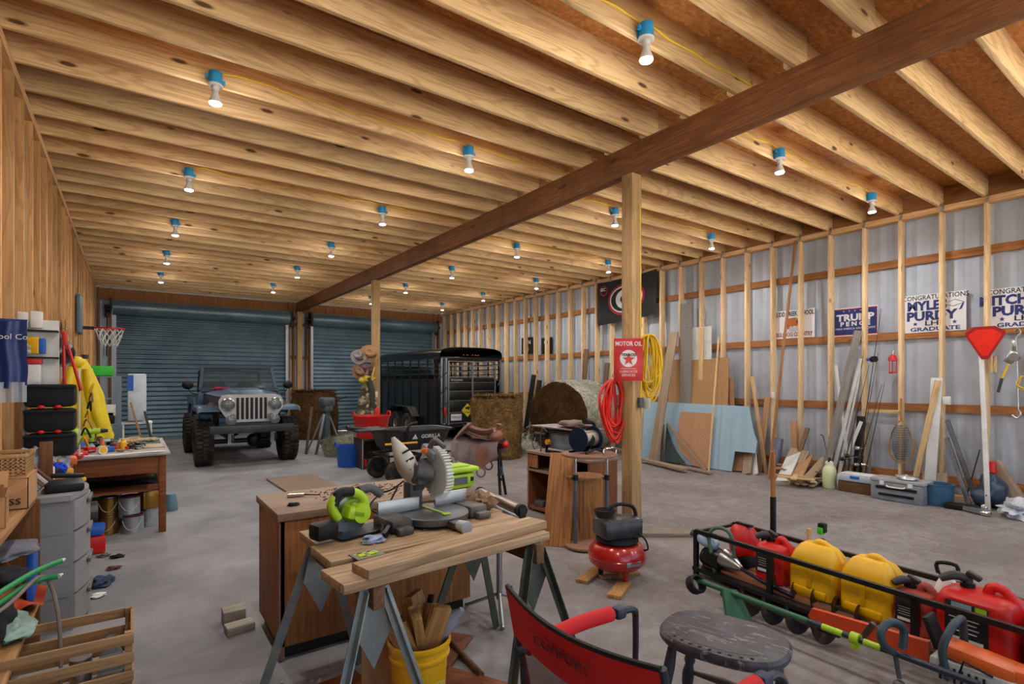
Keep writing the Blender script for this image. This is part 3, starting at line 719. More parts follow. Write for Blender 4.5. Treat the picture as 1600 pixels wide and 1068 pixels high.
simplebox('blue_folder', 'thin blue folder standing beside the orange vest', 'folder', (-.462, 4.12, .316), (.03, .2, .30), bluep, .0)
blob('rag', 'pale green and white rag on the lower left shelf', 'rag', (-.48, 3.6, .32), (.08, .16, .05), mat('rag_pale', '#8fa89a', .9, 0, .4), 12, .35)
gh = mat('hose_green', '#1d8a4c', .45)
for i, dz in enumerate((0, -.045)):
    g = M().tube([(-.62, 3.05, .58+dz), (-.52, 3.3, .60+dz), (-.40, 3.52, .63+dz), (-.30, 3.66-i*.12, .635+dz)], .014, 10, k=5)
    t = thing('garden_hose', '%s green garden hose end reaching out of the left shelf' % ('upper' if i == 0 else 'lower'), 'hose', (0, 0, 0))
    g.build('hose', gh, t)
    M().cyl((-.30, 3.66-i*.12, .635+dz), (-.285, 3.69-i*.12, .635+dz), .012, .005).build('nozzle', whitep, t)
g = M().tube([(-.6, 3.1, .5), (-.46, 3.35, .55), (-.36, 3.55, .60), (-.30, 3.52, .42), (-.28, 3.42, .1), (-.3, 3.36, .03)], .009, 8, k=6)
tag(g.build('air_hose', mat('hose_grey', '#7d6f66', .6)), 'thin grey hose drooping from the left shelf to the crate', 'hose')
# slatted crate
crw = wood('crate_slat', '#b08a60', '#7a5936', 0, knots=.3)
t = thing('slatted_crate', 'open wooden slatted crate on the floor in the left foreground corner', 'crate', (-.25, 3.38, 0))
for s in (-1, 1):
    for z in (.06, .15, .24, .33): M().box((0, s*.19, z), (.52, .014, .05), b=.002).build('slat', crw, t)
    for z in (.06, .15, .24, .33): M().box((s*.255, 0, z), (.014, .38, .05), b=.002).build('slat', crw, t)
for x in (-.24, .24):
    for y in (-.17, .17): M().box((x, y, .18), (.03, .03, .36)).build('corner_post', crw, t)
M().box((0, 0, .02), (.5, .36, .012)).build('bottom', crw, t)
t = thing('glass_jug', 'clear glass jug standing inside the slatted crate', 'jug', (-.08, 3.36, .028))
M().lathe([(0, 0), (.055, 0), (.06, .02), (.06, .14), (.045, .19), (.022, .225), (.02, .26), (.024, .27)], 24).build('glass', mat('bottle_glass', '#8fa0a0', .08, 0, .05, alpha=.5), t)
o = M().cyl((0, 0, 0), (0, 0, .2), .045, n=18).build('tin', steel, None, (-.2, 3.36, .028)); tag(o, 'plain metal tin inside the slatted crate', 'tin')
# grey plastic drawers
gd = mat('drawer_grey', '#8f9092', .55, 0, .05, 5, dirt='#77706a', dirtamt=.35)
t = thing('storage_tower', 'tall grey plastic drawer tower with bowed fronts by the left wall', 'storage tower', (-.49, 4.70, 0))
def bow(y0, y1, x0, bx_, n=10): return [(x0, y0)]+[(x0+.39+bx_*math.sin(PI*i/n), y0+(y1-y0)*i/n) for i in range(n+1)]+[(x0, y1)]
M().prism(bow(-.31, .31, -.2, .0), .82).build('shell', gd, t)
M().prism(bow(-.33, .33, -.21, .075), .035, z0=.822).build('top', gd, t)
for i in range(4):
    z0_ = .03+.2*i
    g = M().prism([(x+.19, y*.97) for x, y in [(0, -.31)]+[(.01+.062*math.sin(PI*k/12), -.31+.62*k/12) for k in range(13)]+[(0, .31)]], .185, z0=z0_)
    d_ = g.build('drawer', gd, t)
    M().box((.262, 0, z0_+.15), (.02, .26, .03), b=.008).build('handle', mat('drawer_dark_grey', '#5d5c5c', .6), d_)  # handle strip in a darker grey than the drawer front
for z in (.22, .42, .62): M().box((-.02, -.312, z), (.38, .006, .012)).build('seam', gd, t)
# on the drawers
zt = .858
t = thing('card_bundle', 'striped bundle of cards leaning on the grey drawer tower', 'bundle', (-.50, 4.50, zt+.045), (0, -.75, -.2))
for i in range(8): M().box((-.08+.021*i, 0, .05), (.017, .012, .15)).build('card', (whitep, mat('stripe_blue', '#7f8fa6', .7), mat('stripe_brown', '#8a6a58', .7), whitep)[i % 4], t)
M().box((0, .02, .05), (.18, .025, .155), b=.003).build('backing', mat('maroon', '#5b2a24', .7), t)
simplebox('black_case', 'black plastic case lying on the grey drawer tower', 'case', (-.36, 4.62, zt), (.20, .26, .055), blackp, .1, .015)
t = thing('tape_gun', 'black and yellow stapler lying across the grey drawers', 'tool', (-.36, 4.88, zt), .2)
M().box((0, 0, .02), (.2, .06, .03), b=.01).build('base', yelp, t); M().box((0, 0, .055), (.19, .05, .03), (0, .1, 0), b=.012).build('arm', blackp, t)
g = M()
for i in range(14):
    a = Euler((i*.7, i*1.3, i*.4)).to_matrix().to_4x4()
    g.tube([(a @ Vector((.048*math.cos(q), .048*math.sin(q), 0)))+Vector((0, 0, .05)) for q in [2*PI*k/16 for k in range(16)]], .005, 6, close=True)
g.ell((0, 0, .05), (.042, .042, .042)); tag(g.build('twine_ball', mat('twine_blue', '#1747c4', .7), None, (-.44, 5.25, .87), ang=80), 'bright blue ball of twine on the shelf beyond the grey drawers', 'twine')
simplebox('wood_block', 'upright brown wooden block on the shelf beyond the grey drawers', 'block', (-.50, 5.12, .866), (.075, .12, .27), wood('block', '#8a5a33', '#5a381c', 2, knots=0), .1)
blob('clear_bag', 'crumpled clear plastic bag on the shelf by the wood block', 'bag', (-.60, 5.18, .866), (.09, .15, .12), mat('crumpled_plastic', '#b4bbc6', .25, 0, .25, 20, alpha=.8), 7, .4, 5)
blob('clear_bag', 'shiny plastic bag of parts beyond the wood block', 'bag', (-.47, 5.5, .866), (.08, .14, .08), MATS['crumpled_plastic'], 11, .4, 5)
o = simplebox('orange_case', 'flat orange case on the shelf below the black tool bag', 'case', (-.52, 5.95, .866), (.28, .2, .06), MATS['orange_plastic'], .1, .012)
simplebox('orange_clamp', 'yellow-orange plastic tool tilted on the shelf below the black tool bag', 'tool', (-.42, 5.35, .866), (.06, .22, .05), mat('amber', '#e09a12', .5), .4, .015)
simplebox('red_case', 'red plastic case on the shelf under the black tool bag', 'case', (-.62, 5.5, .99), (.14, .12, .035), redp, .2, .01)
simplebox('red_case', 'flat red case near the far corner of the shelf beyond the grey drawers', 'case', (-.44, 6.3, .866), (.16, .12, .05), redp, -.2, .01)
for i in range(7):
    n, c = [('white', whitep), ('amber', MATS['amber']), ('red', redp), ('blue', bluep), ('grey', greyp), ('white', whitep), ('black', blackp)][i]
    r = .02+.004*(i % 3)
    o = M().lathe([(0, 0), (r, 0), (r, .085), (r*.45, .1), (r*.45, .125), (0, .125)], 12).build('spray_bottle', c, None, (-.47+.03*math.sin(i*2), 5.0+.17*i+.1, .866)); o['x'] = 0; del o['x']
    tag(o, '%s small bottle in the clutter beyond the grey drawers' % n, 'bottle', 'small bottles beyond the grey drawers' if n == 'white' else None)
# floor clutter beside the drawers
blob('rag', 'dark blue scrap of cloth on the floor beside the grey drawers', 'rag', (-.18, 5.25, 0), (.07, .12, .03), mat('rag_navy', '#27354f', .9, 0, .3), 3, .4)
simplebox('tool_case', 'red and black tool case on the floor between drawers and workbench', 'case', (-.30, 6.3, 0), (.2, .28, .16), redp, .1, .02)
simplebox('tool_case', 'blue tool case stacked on the red and black case', 'case', (-.30, 6.3, .162), (.2, .24, .08), bluep, -.05, .02)
blob('black_bag', 'black bag on the floor left of the paint cans', 'bag', (-.47, 6.62, 0), (.1, .08, .12), blackp, 13, .2)

# more small clutter on the workbench and on the shelf beyond the drawers
q = random.Random(77)
kinds = [('small grey box', greyp), ('small black box', blackp), ('small silver box', steel), ('small white box', whitep), ('small tan box', cardb), ('small red box', redp), ('small blue box', bluep)]
for i in range(20):
    n, c = kinds[i % 7]; x, y = q.uniform(-.56, .1), q.uniform(7.0, 8.3)
    simplebox('small_box', n+' among the tools on the left workbench', 'box', (x, y, z0+.002), (q.uniform(.04, .12), q.uniform(.03, .09), q.uniform(.02, .06)), c, q.uniform(0, 3), .005, 'small boxes on the left workbench')
for i in range(14):
    n, c = kinds[(i*3) % 7]; x, y = q.uniform(-.66, -.44), q.uniform(5.1, 6.45)
    simplebox('small_box', n+' in the clutter on the shelf beyond the grey drawers', 'box', (x, y, .868+.05*(i % 2)), (q.uniform(.05, .12), q.uniform(.05, .12), q.uniform(.03, .07)), c, q.uniform(0, 3), .006, 'small boxes on the shelf beyond the drawers')
for i in range(4):
    x, y = q.uniform(-.45, .05), q.uniform(7.0, 7.9); g = M(); a0 = q.uniform(0, 6)
    g.tube([(x+.09*math.cos(a0+a), y+.07*math.sin(a0+a*1.3), z0+.03+.025*math.sin(a*2)) for a in [k*.5 for k in range(12)]], .006, 6, k=3)
    tag(g.build('cord', (blackp, greyp, redp, blackp)[i]), ['first black cord coiled among the bench tools', 'grey cord coiled among the bench tools', 'red cord coiled among the bench tools', 'second black cord coiled among the bench tools'][i], 'cord')
for i, (x, y) in enumerate(((-.2, 4.95), (-.12, 5.6), (-.1, 5.95), (-.2, 6.05))):
    blob('litter_scrap', ['pale scrap on the floor beside the grey drawers', 'brown scrap on the floor past the blue cloth', 'dark scrap on the floor before the paint cans', 'grey scrap on the floor near the tool cases'][i], 'scrap', (x, y, 0), (.05, .035, .015), (whitep, MATS['rag_brown'], blackp, greyp)[i], i+40, .4)
# ================================================================ CENTRE FOREGROUND
# big wooden chest
chw = wood('chest_brown', '#a0693a', '#6b421f', 2, knots=.2, ring=.3, stain='#5f3a20', tone=.1)
cht = wood('chest_top', '#a58e78', '#7d6450', 0, knots=.2, ring=.1, stain='#6a4a38', tone=.1)
t = thing('wooden_chest', 'large brown wooden chest with sawdust-covered top behind the work table', 'chest', (1.30, 3.50, 0))
M().box((0, 0, .435), (1.24, .60, .71), b=.004).build('box_body', chw, t)
M().box((0, 0, .812), (1.27, .63, .045), b=.004).build('top', cht, t)
M().box((0, .02, .04), (1.18, .54, .08)).build('plinth', blackm, t)
M().box((-.61, -.27, .40), (.03, .06, .78)).build('edge_strip', wood('edge_strip', '#9b6d58', '#704a3a', 2, knots=0), t)
# sawdust and chips on chest and table
def scatter(name, label, n, xr, yr, z, m, seed, s=.012, kind='stuff', cat='sawdust'):
    r = random.Random(seed); g = M()
    for i in range(n):
        x = r.gauss(0, .45); y = r.gauss(0, .45)
        if abs(x) > 1 or abs(y) > 1: continue
        g.box(((xr[0]+xr[1])/2+(xr[1]-xr[0])/2*x, (yr[0]+yr[1])/2+(yr[1]-yr[0])/2*y, z+r.uniform(.001, .004)), (s*r.uniform(.4, 1.6), s*r.uniform(.3, .8), s*.25), (r.uniform(-.3, .3), r.uniform(-.3, .3), r.uniform(0, 3)))
    o = g.build(name, m, sm=False); tag(o, label, cat); o['kind'] = kind; return o
scatter('wood_chips', 'dark wood chips strewn on top of the wooden chest', 420, (.95, 1.6), (3.3, 3.78), .835, mat('chips_dark', '#5b3526', .9, 0, .4, 30), 3)
t = thing('chisel', 'steel-capped chisel lying on the near left corner of the wooden chest', 'chisel', (.86, 3.60, .846), -.3)
M().cyl((-.05, 0, .004), (.05, 0, .004), .016, .013, 14).build('handle', chrome, t); M().cyl((.05, 0, .002), (.15, -.03, .0), .005, .003).build('blade', blackm, t)
blob('rag', 'tiny dark knob of wood on the chest top beside the chisel', 'scrap', (.79, 3.36, .835), (.035, .02, .012), blackp, 3, .3)
simplebox('plywood_sheet', 'dusty plywood panel lying on the floor beyond the wooden chest', 'plywood', (2.14, 8.2, 0), (.72, 2.1, .03), wood('dusty_ply', '#8e7866', '#75604f', 1, knots=0, ring=.1), .02)
# lime power tool
t = thing('bench_tool', 'lime green power tool box with grey label at the chest corner', 'power tool', (1.86, 3.30, .836), .1)
M().box((0, 0, .05), (.20, .18, .10), b=.02).build('body', lime, t)
M().box((-.01, 0, .125), (.30, .20, .035), b=.016).box((-.02, 0, .148), (.2, .12, .02), b=.01).build('top_rim', lime, t)
M().box((-.02, -.092, .055), (.11, .004, .05)).build('label', greyp, t)
M().box((.075, -.092, .06), (.025, .006, .03), b=.004).build('switch', blackp, t)
# sawhorses
galw = mat('worn_steel', '#8d9a9e', .45, .75, .2, 10, dirt='#9a8770', dirtamt=.4); olive = mat('olive_steel', '#5a6055', .5, .5, .25, 8, dirt='#3c3c34', dirtamt=.5)
def sawhorse(label, loc, rz, m, ztop=.76, L=.78, spread=.26):
    t = thing('sawhorse', label, 'sawhorse', loc, rz, 'sawhorses under the work table')
    M().box((0, 0, ztop-.05), (.05, L, .1), b=.004).build('crossbeam', wood('horse_beam', '#7d5b40', '#533a28', 1, knots=0), t)
    for sy in (-1, 1):
        g = M(); g.prism([(0, -.34), (.085, -.17), (.05, 0), (-.05, 0), (-.085, -.17)], .006, TR((0, sy*(L/2-.06), ztop-.02), (PI/2, 0, 0))); g.build('gusset', m, t)
        for sx_ in (-1, 1):
            p = (sx_*.04, sy*(L/2-.05), ztop-.03); q = (sx_*spread, sy*(L/2+.06), .006)
            l = M(); l.bar(p, q, .045, .005, (0, 1, 0)); l.bar((p[0], p[1]+.02*sy, p[2]), (q[0], q[1]+.02*sy, q[2]), .005, .04, (0, 1, 0))
            l.build('leg', m, t)
    return t
sawhorse('worn galvanised sawhorse under the left end of the work table', (.80, 2.46, 0), .03, galw, L=.80)
sawhorse('olive and black sawhorse under the right end of the work table', (1.66, 2.44, 0), .05, olive, L=.66)
# tabletop of planks
plk = wood('plank_table', '#bda27e', '#7a5a3c', 0, knots=.6, ring=.5, stain='#9c7d60', tone=.12)
def plank(name, label, a, b_, w, th, z, m=plk, group='planks of the work table'):
    a = Vector((*a, 0)); b_ = Vector((*b_, 0)); L = (b_-a).length; ang = math.atan2((b_-a).y, (b_-a).x)
    o = M().box((L/2, w/2, th/2), (L, w, th), b=.003).build(name, m, None, (a.x, a.y, z), (0, 0, ang)); return tag(o, label, 'plank', group)
plank('table_plank', 'wide plank at the back of the work table under the saws', (.72, 2.62), (1.82, 2.66), .285, .038, .762)
plank('table_plank', 'middle plank of the work table carrying the grey printed card', (.70, 2.33), (1.80, 2.37), .28, .038, .762)
plank('table_plank', 'front plank of the work table, sticking out at the left', (.66, 2.03), (1.76, 2.14), .23, .038, .762, m=plk)
plank('table_plank', 'loose thick board lying on the front plank of the work table', (.755, 2.025), (1.79, 2.20), .135, .038, .801)
scatter('sawdust', 'pale sawdust and chips around the miter saw', 260, (.85, 1.75), (2.4, 2.88), .801, mat('dust_pale', '#c9a888', .9, 0, .3, 30), 8, .008)
# card with lime mark
t = thing('printed_card', 'grey card with lime green blocks printed on it, left end of work table', 'card', (.86, 2.33, .801), .12)
M().box((0, 0, .002), (.13, .10, .003)).build('card', mat('card_grey', '#77786c', .6), t)
for x, y, a, b_ in ((-.025, 0, .028, .055), (.02, 0, .028, .055), (0, .024, .1, .012), (-.0, -.024, .07, .012), (.045, .006, .016, .03)): M().box((x, y, .004), (a, b_, .002)).build('print_mark', mat('card_lime', '#b9c93a', .6), t)
# miter saw
def miter_saw(loc, rz):
    t = thing('miter_saw', 'grey miter saw with clear blade guard and dust bag on the work table', 'miter saw', loc, rz)
    b_ = M()
    b_.box((-.245, -.02, .035), (.12, .22, .07), b=.015).box((.245, -.02, .035), (.12, .22, .07), b=.015)
    b_.box((-.25, -.13, .02), (.09, .10, .04), b=.012).box((.25, -.13, .02), (.09, .10, .04), b=.012).box((0, .06, .03), (.4, .1, .05), b=.01)
    b_.build('base', mat('saw_dark', '#1f2326', .5, .2, .15, 10, dirt='#9a8a78', dirtamt=.4), t)
    M().lathe([(0, .02), (.19, .02), (.195, .03), (.195, .055), (.185, .062), (0, .062)], 40, TR((0, -.03, 0))).build('turntable', mat('saw_plate', '#565b60', .4, .5, .1, 10, dirt='#8c7f70', dirtamt=.4), t)
    M().box((0, -.20, .03), (.07, .16, .035), b=.01).build('front_arm', MATS['saw_dark'], t)
    M().cyl((0, -.28, .03), (0, -.345, .03), .028, .034, 16).cyl((0, -.23, .035), (0, -.29, .032), .013).build('knob', mat('knob_grey', '#a6a8aa', .5), t)
    M().box((-.17, .05, .10), (.25, .02, .07), b=.004).box((.17, .05, .10), (.22, .02, .07), b=.004).build('fence', mat('cast_alu', '#b2b6b8', .4, .7, .08), t)
    M().box((0, -.04, .066), (.012, .24, .006)).box((.0, -.16, .068), (.045, .03, .008), b=.004).build('kerf_plate', lime, t)
    # arm and blade head, tilted up
    M().box((-.01, .17, .12), (.09, .09, .16), b=.02).bar((0, .17, .17), (0, .02, .31), .07, .09).build('swing_arm', greyp, t)
    H = Vector((.03, -.0, .26))
    d_ = M().cyl(H+Vector((.0, 0, 0)), H+Vector((.003, 0, 0)), .127, n=48); bl = d_.build('blade', mat('blade_pale', '#c4c8cc', .45, .5, .1), t)
    g = M()
    for i in range(40):
        a = 2*PI*i/40; g.box((H.x+.0015, H.y+.129*math.cos(a), H.z+.129*math.sin(a)), (.004, .012, .008), (a, 0, 0))
    g.build('tooth_ring', steel, bl)
    clr = mat('clear_guard', '#d2d8da', .15, 0, .05, alpha=.4)
    g = M()
    g.lathe([(.0, -.022), (.14, -.022), (.146, -.016), (.148, .0), (.146, .022), (.10, .026)], 44, TR(H, (0, PI/2, 0)), PI*.55, PI*2.05)
    g.build('blade_guard', clr, t)
    g = M()
    for i in range(22):
        a = -.5+2.6*i/21
        g.box((H.x+.004, H.y-.149*math.cos(a), H.z+.149*math.sin(a)), (.046, .005, .006), (-a, 0, 0))
    g.build('guard_ribs', mat('rib_pale', '#d8d6c4', .4), t)
    g = M()
    for i in range(14):
        a = i*2*PI/14+.2; g.box((H.x+.026, H.y+.062*math.cos(a), H.z+.062*math.sin(a)), (.002, .055, .003), (a, 0, 0))
    g.cyl(H+Vector((.022, 0, 0)), H+Vector((.030, 0, 0)), .022); g.build('guard_spokes', chrome, t)
    M().cyl(H+Vector((-.02, 0, 0)), H+Vector((-.10, .03, .02)), .05, .045, 20).box(H+Vector((-.06, .05, .0)), (.09, .09, .12), b=.02).build('motor', greyp, t)
    M().tube([H+Vector((-.02, .03, .13)), H+Vector((-.02, -.03, .19)), H+Vector((-.02, -.12, .16))], [.016, .015, .014], 10, k=4).build('handle', greyp, t)
    M().box(H+Vector((-.035, .03, .125)), (.05, .05, .035), b=.012).build('lock_knob', MATS['orange_plastic'], t)
    M().box((H.x-.02, H.y+.02, H.z+.12), (.05, .13, .05), (.4, 0, 0), b=.015).build('upper_guard', mat('saw_mid', '#6a6f73', .5), t)
    g = M()
    def bagf(u, v):
        a = 2*PI*u; w_ = .012+.058*math.sin(PI*v**.8)
        f = 1+.07*math.sin(a*3+v*5)
        return (math.cos(a)*w_*f*.75, math.sin(a)*w_*f*1.15, .30*v)
    db = M().grid(bagf, 26, 16, cu=True, m=TR(H+Vector((-.06, .10, -.07)), (-.25, -.38, 0))).build('dust_bag', mat('bag_cloth', '#bdb8ae', .85, 0, .12, 8), t, ang=80)
    for z, s in ((.10, .035), (.15, .04), (.20, .035)):
        M().box((0, -.074, z), (.05, .002, .012), m=TR(H+Vector((-.06, .10, -.07)), (-.25, -.38, 0))).build('bag_lettering', blackp, db)
    M().tube([(-.05, .2, .2), (-.13, .2, .16), (-.22, .17, .15), (-.30, .13, .10), (-.27, .06, .07), (-.20, .10, .11), (-.1, .18, .18)], .005, 8, k=5).build('power_cord', blackp, t)
    return t
miter_saw((1.36, 2.70, .80), .10)
# circular saw
t = thing('circular_saw', 'lime green cordless circular saw on the left end of the work table', 'circular saw', (.93, 2.68, .80), (0, 0, .25)); t.scale = (1.15, 1.15, 1.15)
M().cyl((0, .03, .10), (0, .055, .10), .092, n=32).build('guard', greyp, t)
M().cyl((0, -.055, .10), (0, .03, .10), .042, .05, 20).box((-.02, -.02, .10), (.10, .07, .06), (0, .3, 0), b=.02).build('motor', lime, t)
M().tube([(-.10, -.02, .09), (-.13, -.02, .15), (-.09, -.02, .195), (-.02, -.02, .19), (.03, -.02, .15), (.03, -.02, .11)], [.02, .02, .019, .02, .022, .024], 10, k=5).build('rear_handle', lime, t)
M().tube([(-.12, -.021, .15), (-.095, -.021, .197), (-.03, -.021, .196)], .0215, 10, k=4).build('grip', blackp, t)
M().tube([(.02, .0, .19), (.07, -.01, .195), (.12, -.02, .16)], .02, 10, k=4).build('front_handle', greyp, t)
M().box((-.165, -.02, .055), (.10, .085, .07), b=.016).build('battery', blackp, t)
M().box((.02, -.0, .012), (.26, .14, .005)).build('base_plate', blackm, t)
M().cyl((0, .028, .085), (0, .031, .085), .085, n=36).build('blade', steel, t)
# rag and square by it
blob('cloth_scrap', 'blue and white striped rag crumpled beside the circular saw', 'rag', (.96, 2.50, .801), (.06, .045, .018), mat('stripe_rag', '#8d9bb4', .9, 0, .6, 26), 3, .45)
t = thing('clamp', 'dark metal clamp lying between the circular saw and miter saw', 'clamp', (1.06, 2.56, .802), .9)
M().bar((-.09, 0, .02), (.1, 0, .05), .02, .03).bar((-.06, .02, .01), (.06, .05, .03), .014, .02).build('jaw', blackm, t)
M().cyl((.05, -.02, .03), (.12, -.02, .045), .008).build('screw', steel, t)
# paper cup/ label block behind saw, crumpled paper bag, roller
simplebox('paper_pad', 'white printed card standing behind the right side of the miter saw', 'card', (1.60, 2.86, .80), (.11, .03, .09), whitep, .1)
blob('paper_bag', 'crumpled brown paper bag on the back right of the work table', 'paper bag', (1.72, 2.74, .80), (.07, .06, .06), mat('paper_brown', '#8a6a50', .9, 0, .35, 18), 21, .5, 5)
t = thing('roller_stand', 'steel roller stand just beyond the work table', 'roller stand', (2.06, 3.02, 0), 0)
M().cyl((.02, .30, .765), (-.06, -.29, .765), .035, n=22).build('roller', mat('roller_steel', '#8b7d74', .3, .9, .1), t)
M().cyl((-.06, -.29, .765), (-.064, -.32, .765), .040, n=22).box((-.064, -.325, .74), (.05, .015, .09), b=.006).build('end_cap', blackp, t)
M().cyl((.02, .30, .765), (.024, .32, .765), .04, n=20).build('end_cap', blackp, t)
M().box((-.02, 0, .70), (.05, .64, .03), (0, 0, -.13)).cyl((-.02, 0, .1), (-.02, 0, .7), .02).build('post', galv, t)
for a in (0, 2.1, 4.2): M().tube([(-.02, 0, .14), (-.02+.26*math.cos(a), .26*math.sin(a), .015)], .014, 8).build('leg', galv, t)
# yellow bucket with scraps
t = thing('bucket', 'yellow plastic bucket full of wood scraps under the work table', 'bucket', (1.13, 2.36, 0))
M().lathe([(0, 0), (.115, 0), (.118, .01), (.135, .27), (.146, .275), (.146, .285), (.138, .29), (.141, .325), (.152, .33), (.152, .345), (.143, .35), (.139, .34), (.112, .012), (0, .012)], 40).build('bucket_body', yelp, t)
M().box((.02, -.128, .12), (.11, .004, .12), (.06, 0, .15)).build('label', mat('lab_y', '#d8c25a', .5), t)
scw = wood('scrap_pine', '#b58650', '#7a5128', 2, knots=.2)
rr = random.Random(12)
for i in range(9):
    x, y = rr.uniform(-.05, .06), rr.uniform(-.06, .05); L = rr.uniform(.24, .34)
    o = M().box((0, 0, L/2), (.045, .09, L), b=.003).build('wood_offcut', scw, None, (1.13+x*.7, 2.36+y*.7, .20+.01*i), (rr.uniform(-.45, .45), rr.uniform(-.5, .5), rr.uniform(0, 3)))
    tag(o, 'pine offcut sticking out of the yellow bucket', 'offcut', 'pine offcuts in the yellow bucket')
o = M().lathe([(0, 0), (.032, 0), (.034, .02), (.034, .13), (.014, .18), (.014, .2), (0, .2)], 18).build('water_bottle', mat('clear_bottle', '#a9b7c9', .1, 0, .1, alpha=.55), None, (1.21, 2.33, .33), (.5, .5, 0)); tag(o, 'clear plastic bottle with blue tint in the yellow bucket', 'bottle')
t = thing('black_bottle', 'black bottle poking out of the back of the yellow bucket', 'bottle', (1.18, 2.42, .30), (.1, .15, 0))
M().lathe([(0, 0), (.028, 0), (.028, .14), (.016, .17), (.016, .22), (0, .22)], 14).build('bottle_body', blackp, t)
simplebox('cardboard_sheet', 'tan cardboard sheet leaning behind the yellow bucket', 'cardboard', (1.02, 2.56, 0), (.22, .012, .40), cardb, .2)
# boards and pipe on the floor below
redb = wood('red_board', '#8a4f30', '#61361f', 1, knots=.2)
for i, (x, y, a, l, w_) in enumerate(((.95, 2.3, .15, 1.1, .24), (1.30, 2.62, -.9, .9, .2), (1.52, 2.2, .5, .8, .2))):
    o = M().box((0, 0, .009), (w_, l, .018), b=.003).build('floor_board', redb, None, (x, y, .001+.0*i), (0, 0, a)); tag(o, ['reddish board on the floor under the left sawhorse', 'reddish board on the floor behind the yellow bucket', 'reddish board on the floor under the right sawhorse'][i], 'board')
a, b_ = G(698, 996, .02), G(752, 1054, .02)
tag(M().cyl(a, b_, .018, n=12).build('iron_pipe', mat('rust', '#6b4c3a', .7, .4, .3)), 'rusty pipe on the floor beside the right sawhorse foot', 'pipe')
scatter('dust_pile', 'plaster and sawdust litter on the floor left of the work table', 300, (.2, .9), (2.2, 3.1), .002, mat('dust_white', '#b5ada2', .95, 0, .3, 20), 5, .02)
simplebox('floor_block', 'short pale wood block against the left side of the chest', 'block', (.55, 3.93, 0), (.13, .12, .09), wood('grey_block', '#a39b8c', '#766c5e', 0, knots=0))
simplebox('floor_block', 'short pale board on the floor behind the chest corner block', 'block', (.56, 3.76, 0), (.16, .10, .05), MATS['grey_block'], .1)
# ---------------- camp chair
crd = mat('chair_red', '#c30f12', .75, 0, .08, 20); mesh_m = mat('chair_mesh', '#6c2226', .8, 0, .2, 60, alpha=.72)
tubem = mat('chair_tube', '#30363c', .4, .6, .1)
t = thing('camp_chair', 'red folding camp chair with black mesh back seen from behind', 'chair', (1.28, 1.14, 0), 0)
w2 = .315
def backf(u, v):   # u across, v up
    y = -w2+2*w2*u; s = v
    return (-.16-.10*s-.045*math.cos((u-.5)*PI), y, .40+.50*s-.02*(1-(2*u-1)**2)*(s > .9))
M().grid(lambda u, v: backf(u, .66*v), 14, 10).build('mesh_back', mesh_m, t)
g = M().grid(lambda u, v: backf(u, .66+.34*v), 14, 4).grid(lambda u, v: tuple(Vector(backf(u, .66+.34*v))+Vector((-.012, 0, 0))), 14, 4)
bb = g.build('back_band', crd, t)
M().tube([tuple(Vector(backf(u/14, 1.0))+Vector((-.006, 0, 0))) for u in range(15)], .008, 8).build('band_piping', blackp, bb)
text('COMFORT', 'lettering', mat('letter_dark', '#6a1014', .7), t, (-.308, 0, .815), (PI/2+.2, 0, -PI/2), .045, sx=1.1)
M().grid(lambda u, v: (-.16+.46*v, -w2*.9+2*w2*.9*u, .40+.03*v-.03*math.sin(u*PI)), 10, 8).build('seat', crd, t)
M().tube([(.31, -w2, .435), (.31, w2, .435)], .014).build('seat_rail', tubem, t)
for s in (-1, 1):
    M().tube([(-.14, s*w2, .36), (-.26, s*w2, .90)], .012, 8).build('back_post', tubem, t)
    M().tube([(-.24, s*(w2-.02), .68), (.02, s*(w2-.02), .70), (.26, s*(w2-.03), .70)], .016, 8, k=5).build('armrest', tubem, t)
    M().tube([(-.2, s*(w2-.02), .685), (.02, s*(w2-.02), .703), (.19, s*(w2-.027), .703)], .027, 12, k=5).build('arm_pad', crd, t)
    M().box((.23, s*(w2-.03), .70), (.05, .045, .045), b=.012).build('arm_cap', mat('cap_blue', '#222b46', .5), t)
    M().tube([(.25, s*(w2-.03), .70), (.31, s*(w2-.03), .69), (.335, s*(w2-.02), .64), (.33, s*(w2-.02), .42), (.31, s*w2, .02)], [.014, .014, .013, .012, .012], 8, k=5).build('leg', tubem, t)
    M().tube([(-.20, s*w2, .62), (-.19, s*w2, .35), (-.22, s*w2, .02)], .012, 8, k=4).build('leg', tubem, t)
M().tube([(-.22, -w2, .06), (.31, w2, .38)], .009).tube([(-.22, w2, .06), (.31, -w2, .38)], .009).build('cross_brace', tubem, t)
# ---------------- dark round stool
dkw = mat('stool_black', '#26242a', .5, 0, .25, 8, dirt='#57525a', dirtamt=.5)
m, nt, b = nmat('stool_top')
v = coords(nt)
mp = nt.nodes.new('ShaderNodeMapping'); mp.inputs['Rotation'].default_value = (0, 0, .6); mp.inputs['Scale'].default_value = (7, 30, 1); nt.links.new(v, mp.inputs['Vector'])
s1 = noi(nt, mp.outputs[0], 1.2, 5, .7, 1.2)
c1 = mixc(nt, ramp(nt, noi(nt, v, 9, 5), [(.4, 0), (.65, 1)]), lin('#2b282d'), lin('#46424a'))
c1 = mixc(nt, mth(nt, 'MULTIPLY', ramp(nt, s1, [(.57, 0), (.62, 1)]), .75), c1, lin('#8c8788'))
nt.links.new(c1, b.inputs['Base Color']); b.inputs['Roughness'].default_value = .45; stoolt = m
t = thing('stool', 'dark scratched round-topped stool with a row of nail heads beside the camp chair', 'stool', (2.065, 1.345, 0), -1.25)
def ovl(k, a): 
    c, s = math.cos(a), math.sin(a); return (k*.268*c/(abs(c)**2.6+abs(s)**2.6)**(1/2.6)*.97, k*.205*s/(abs(c)**2.6+abs(s)**2.6)**(1/2.6))
g = M()
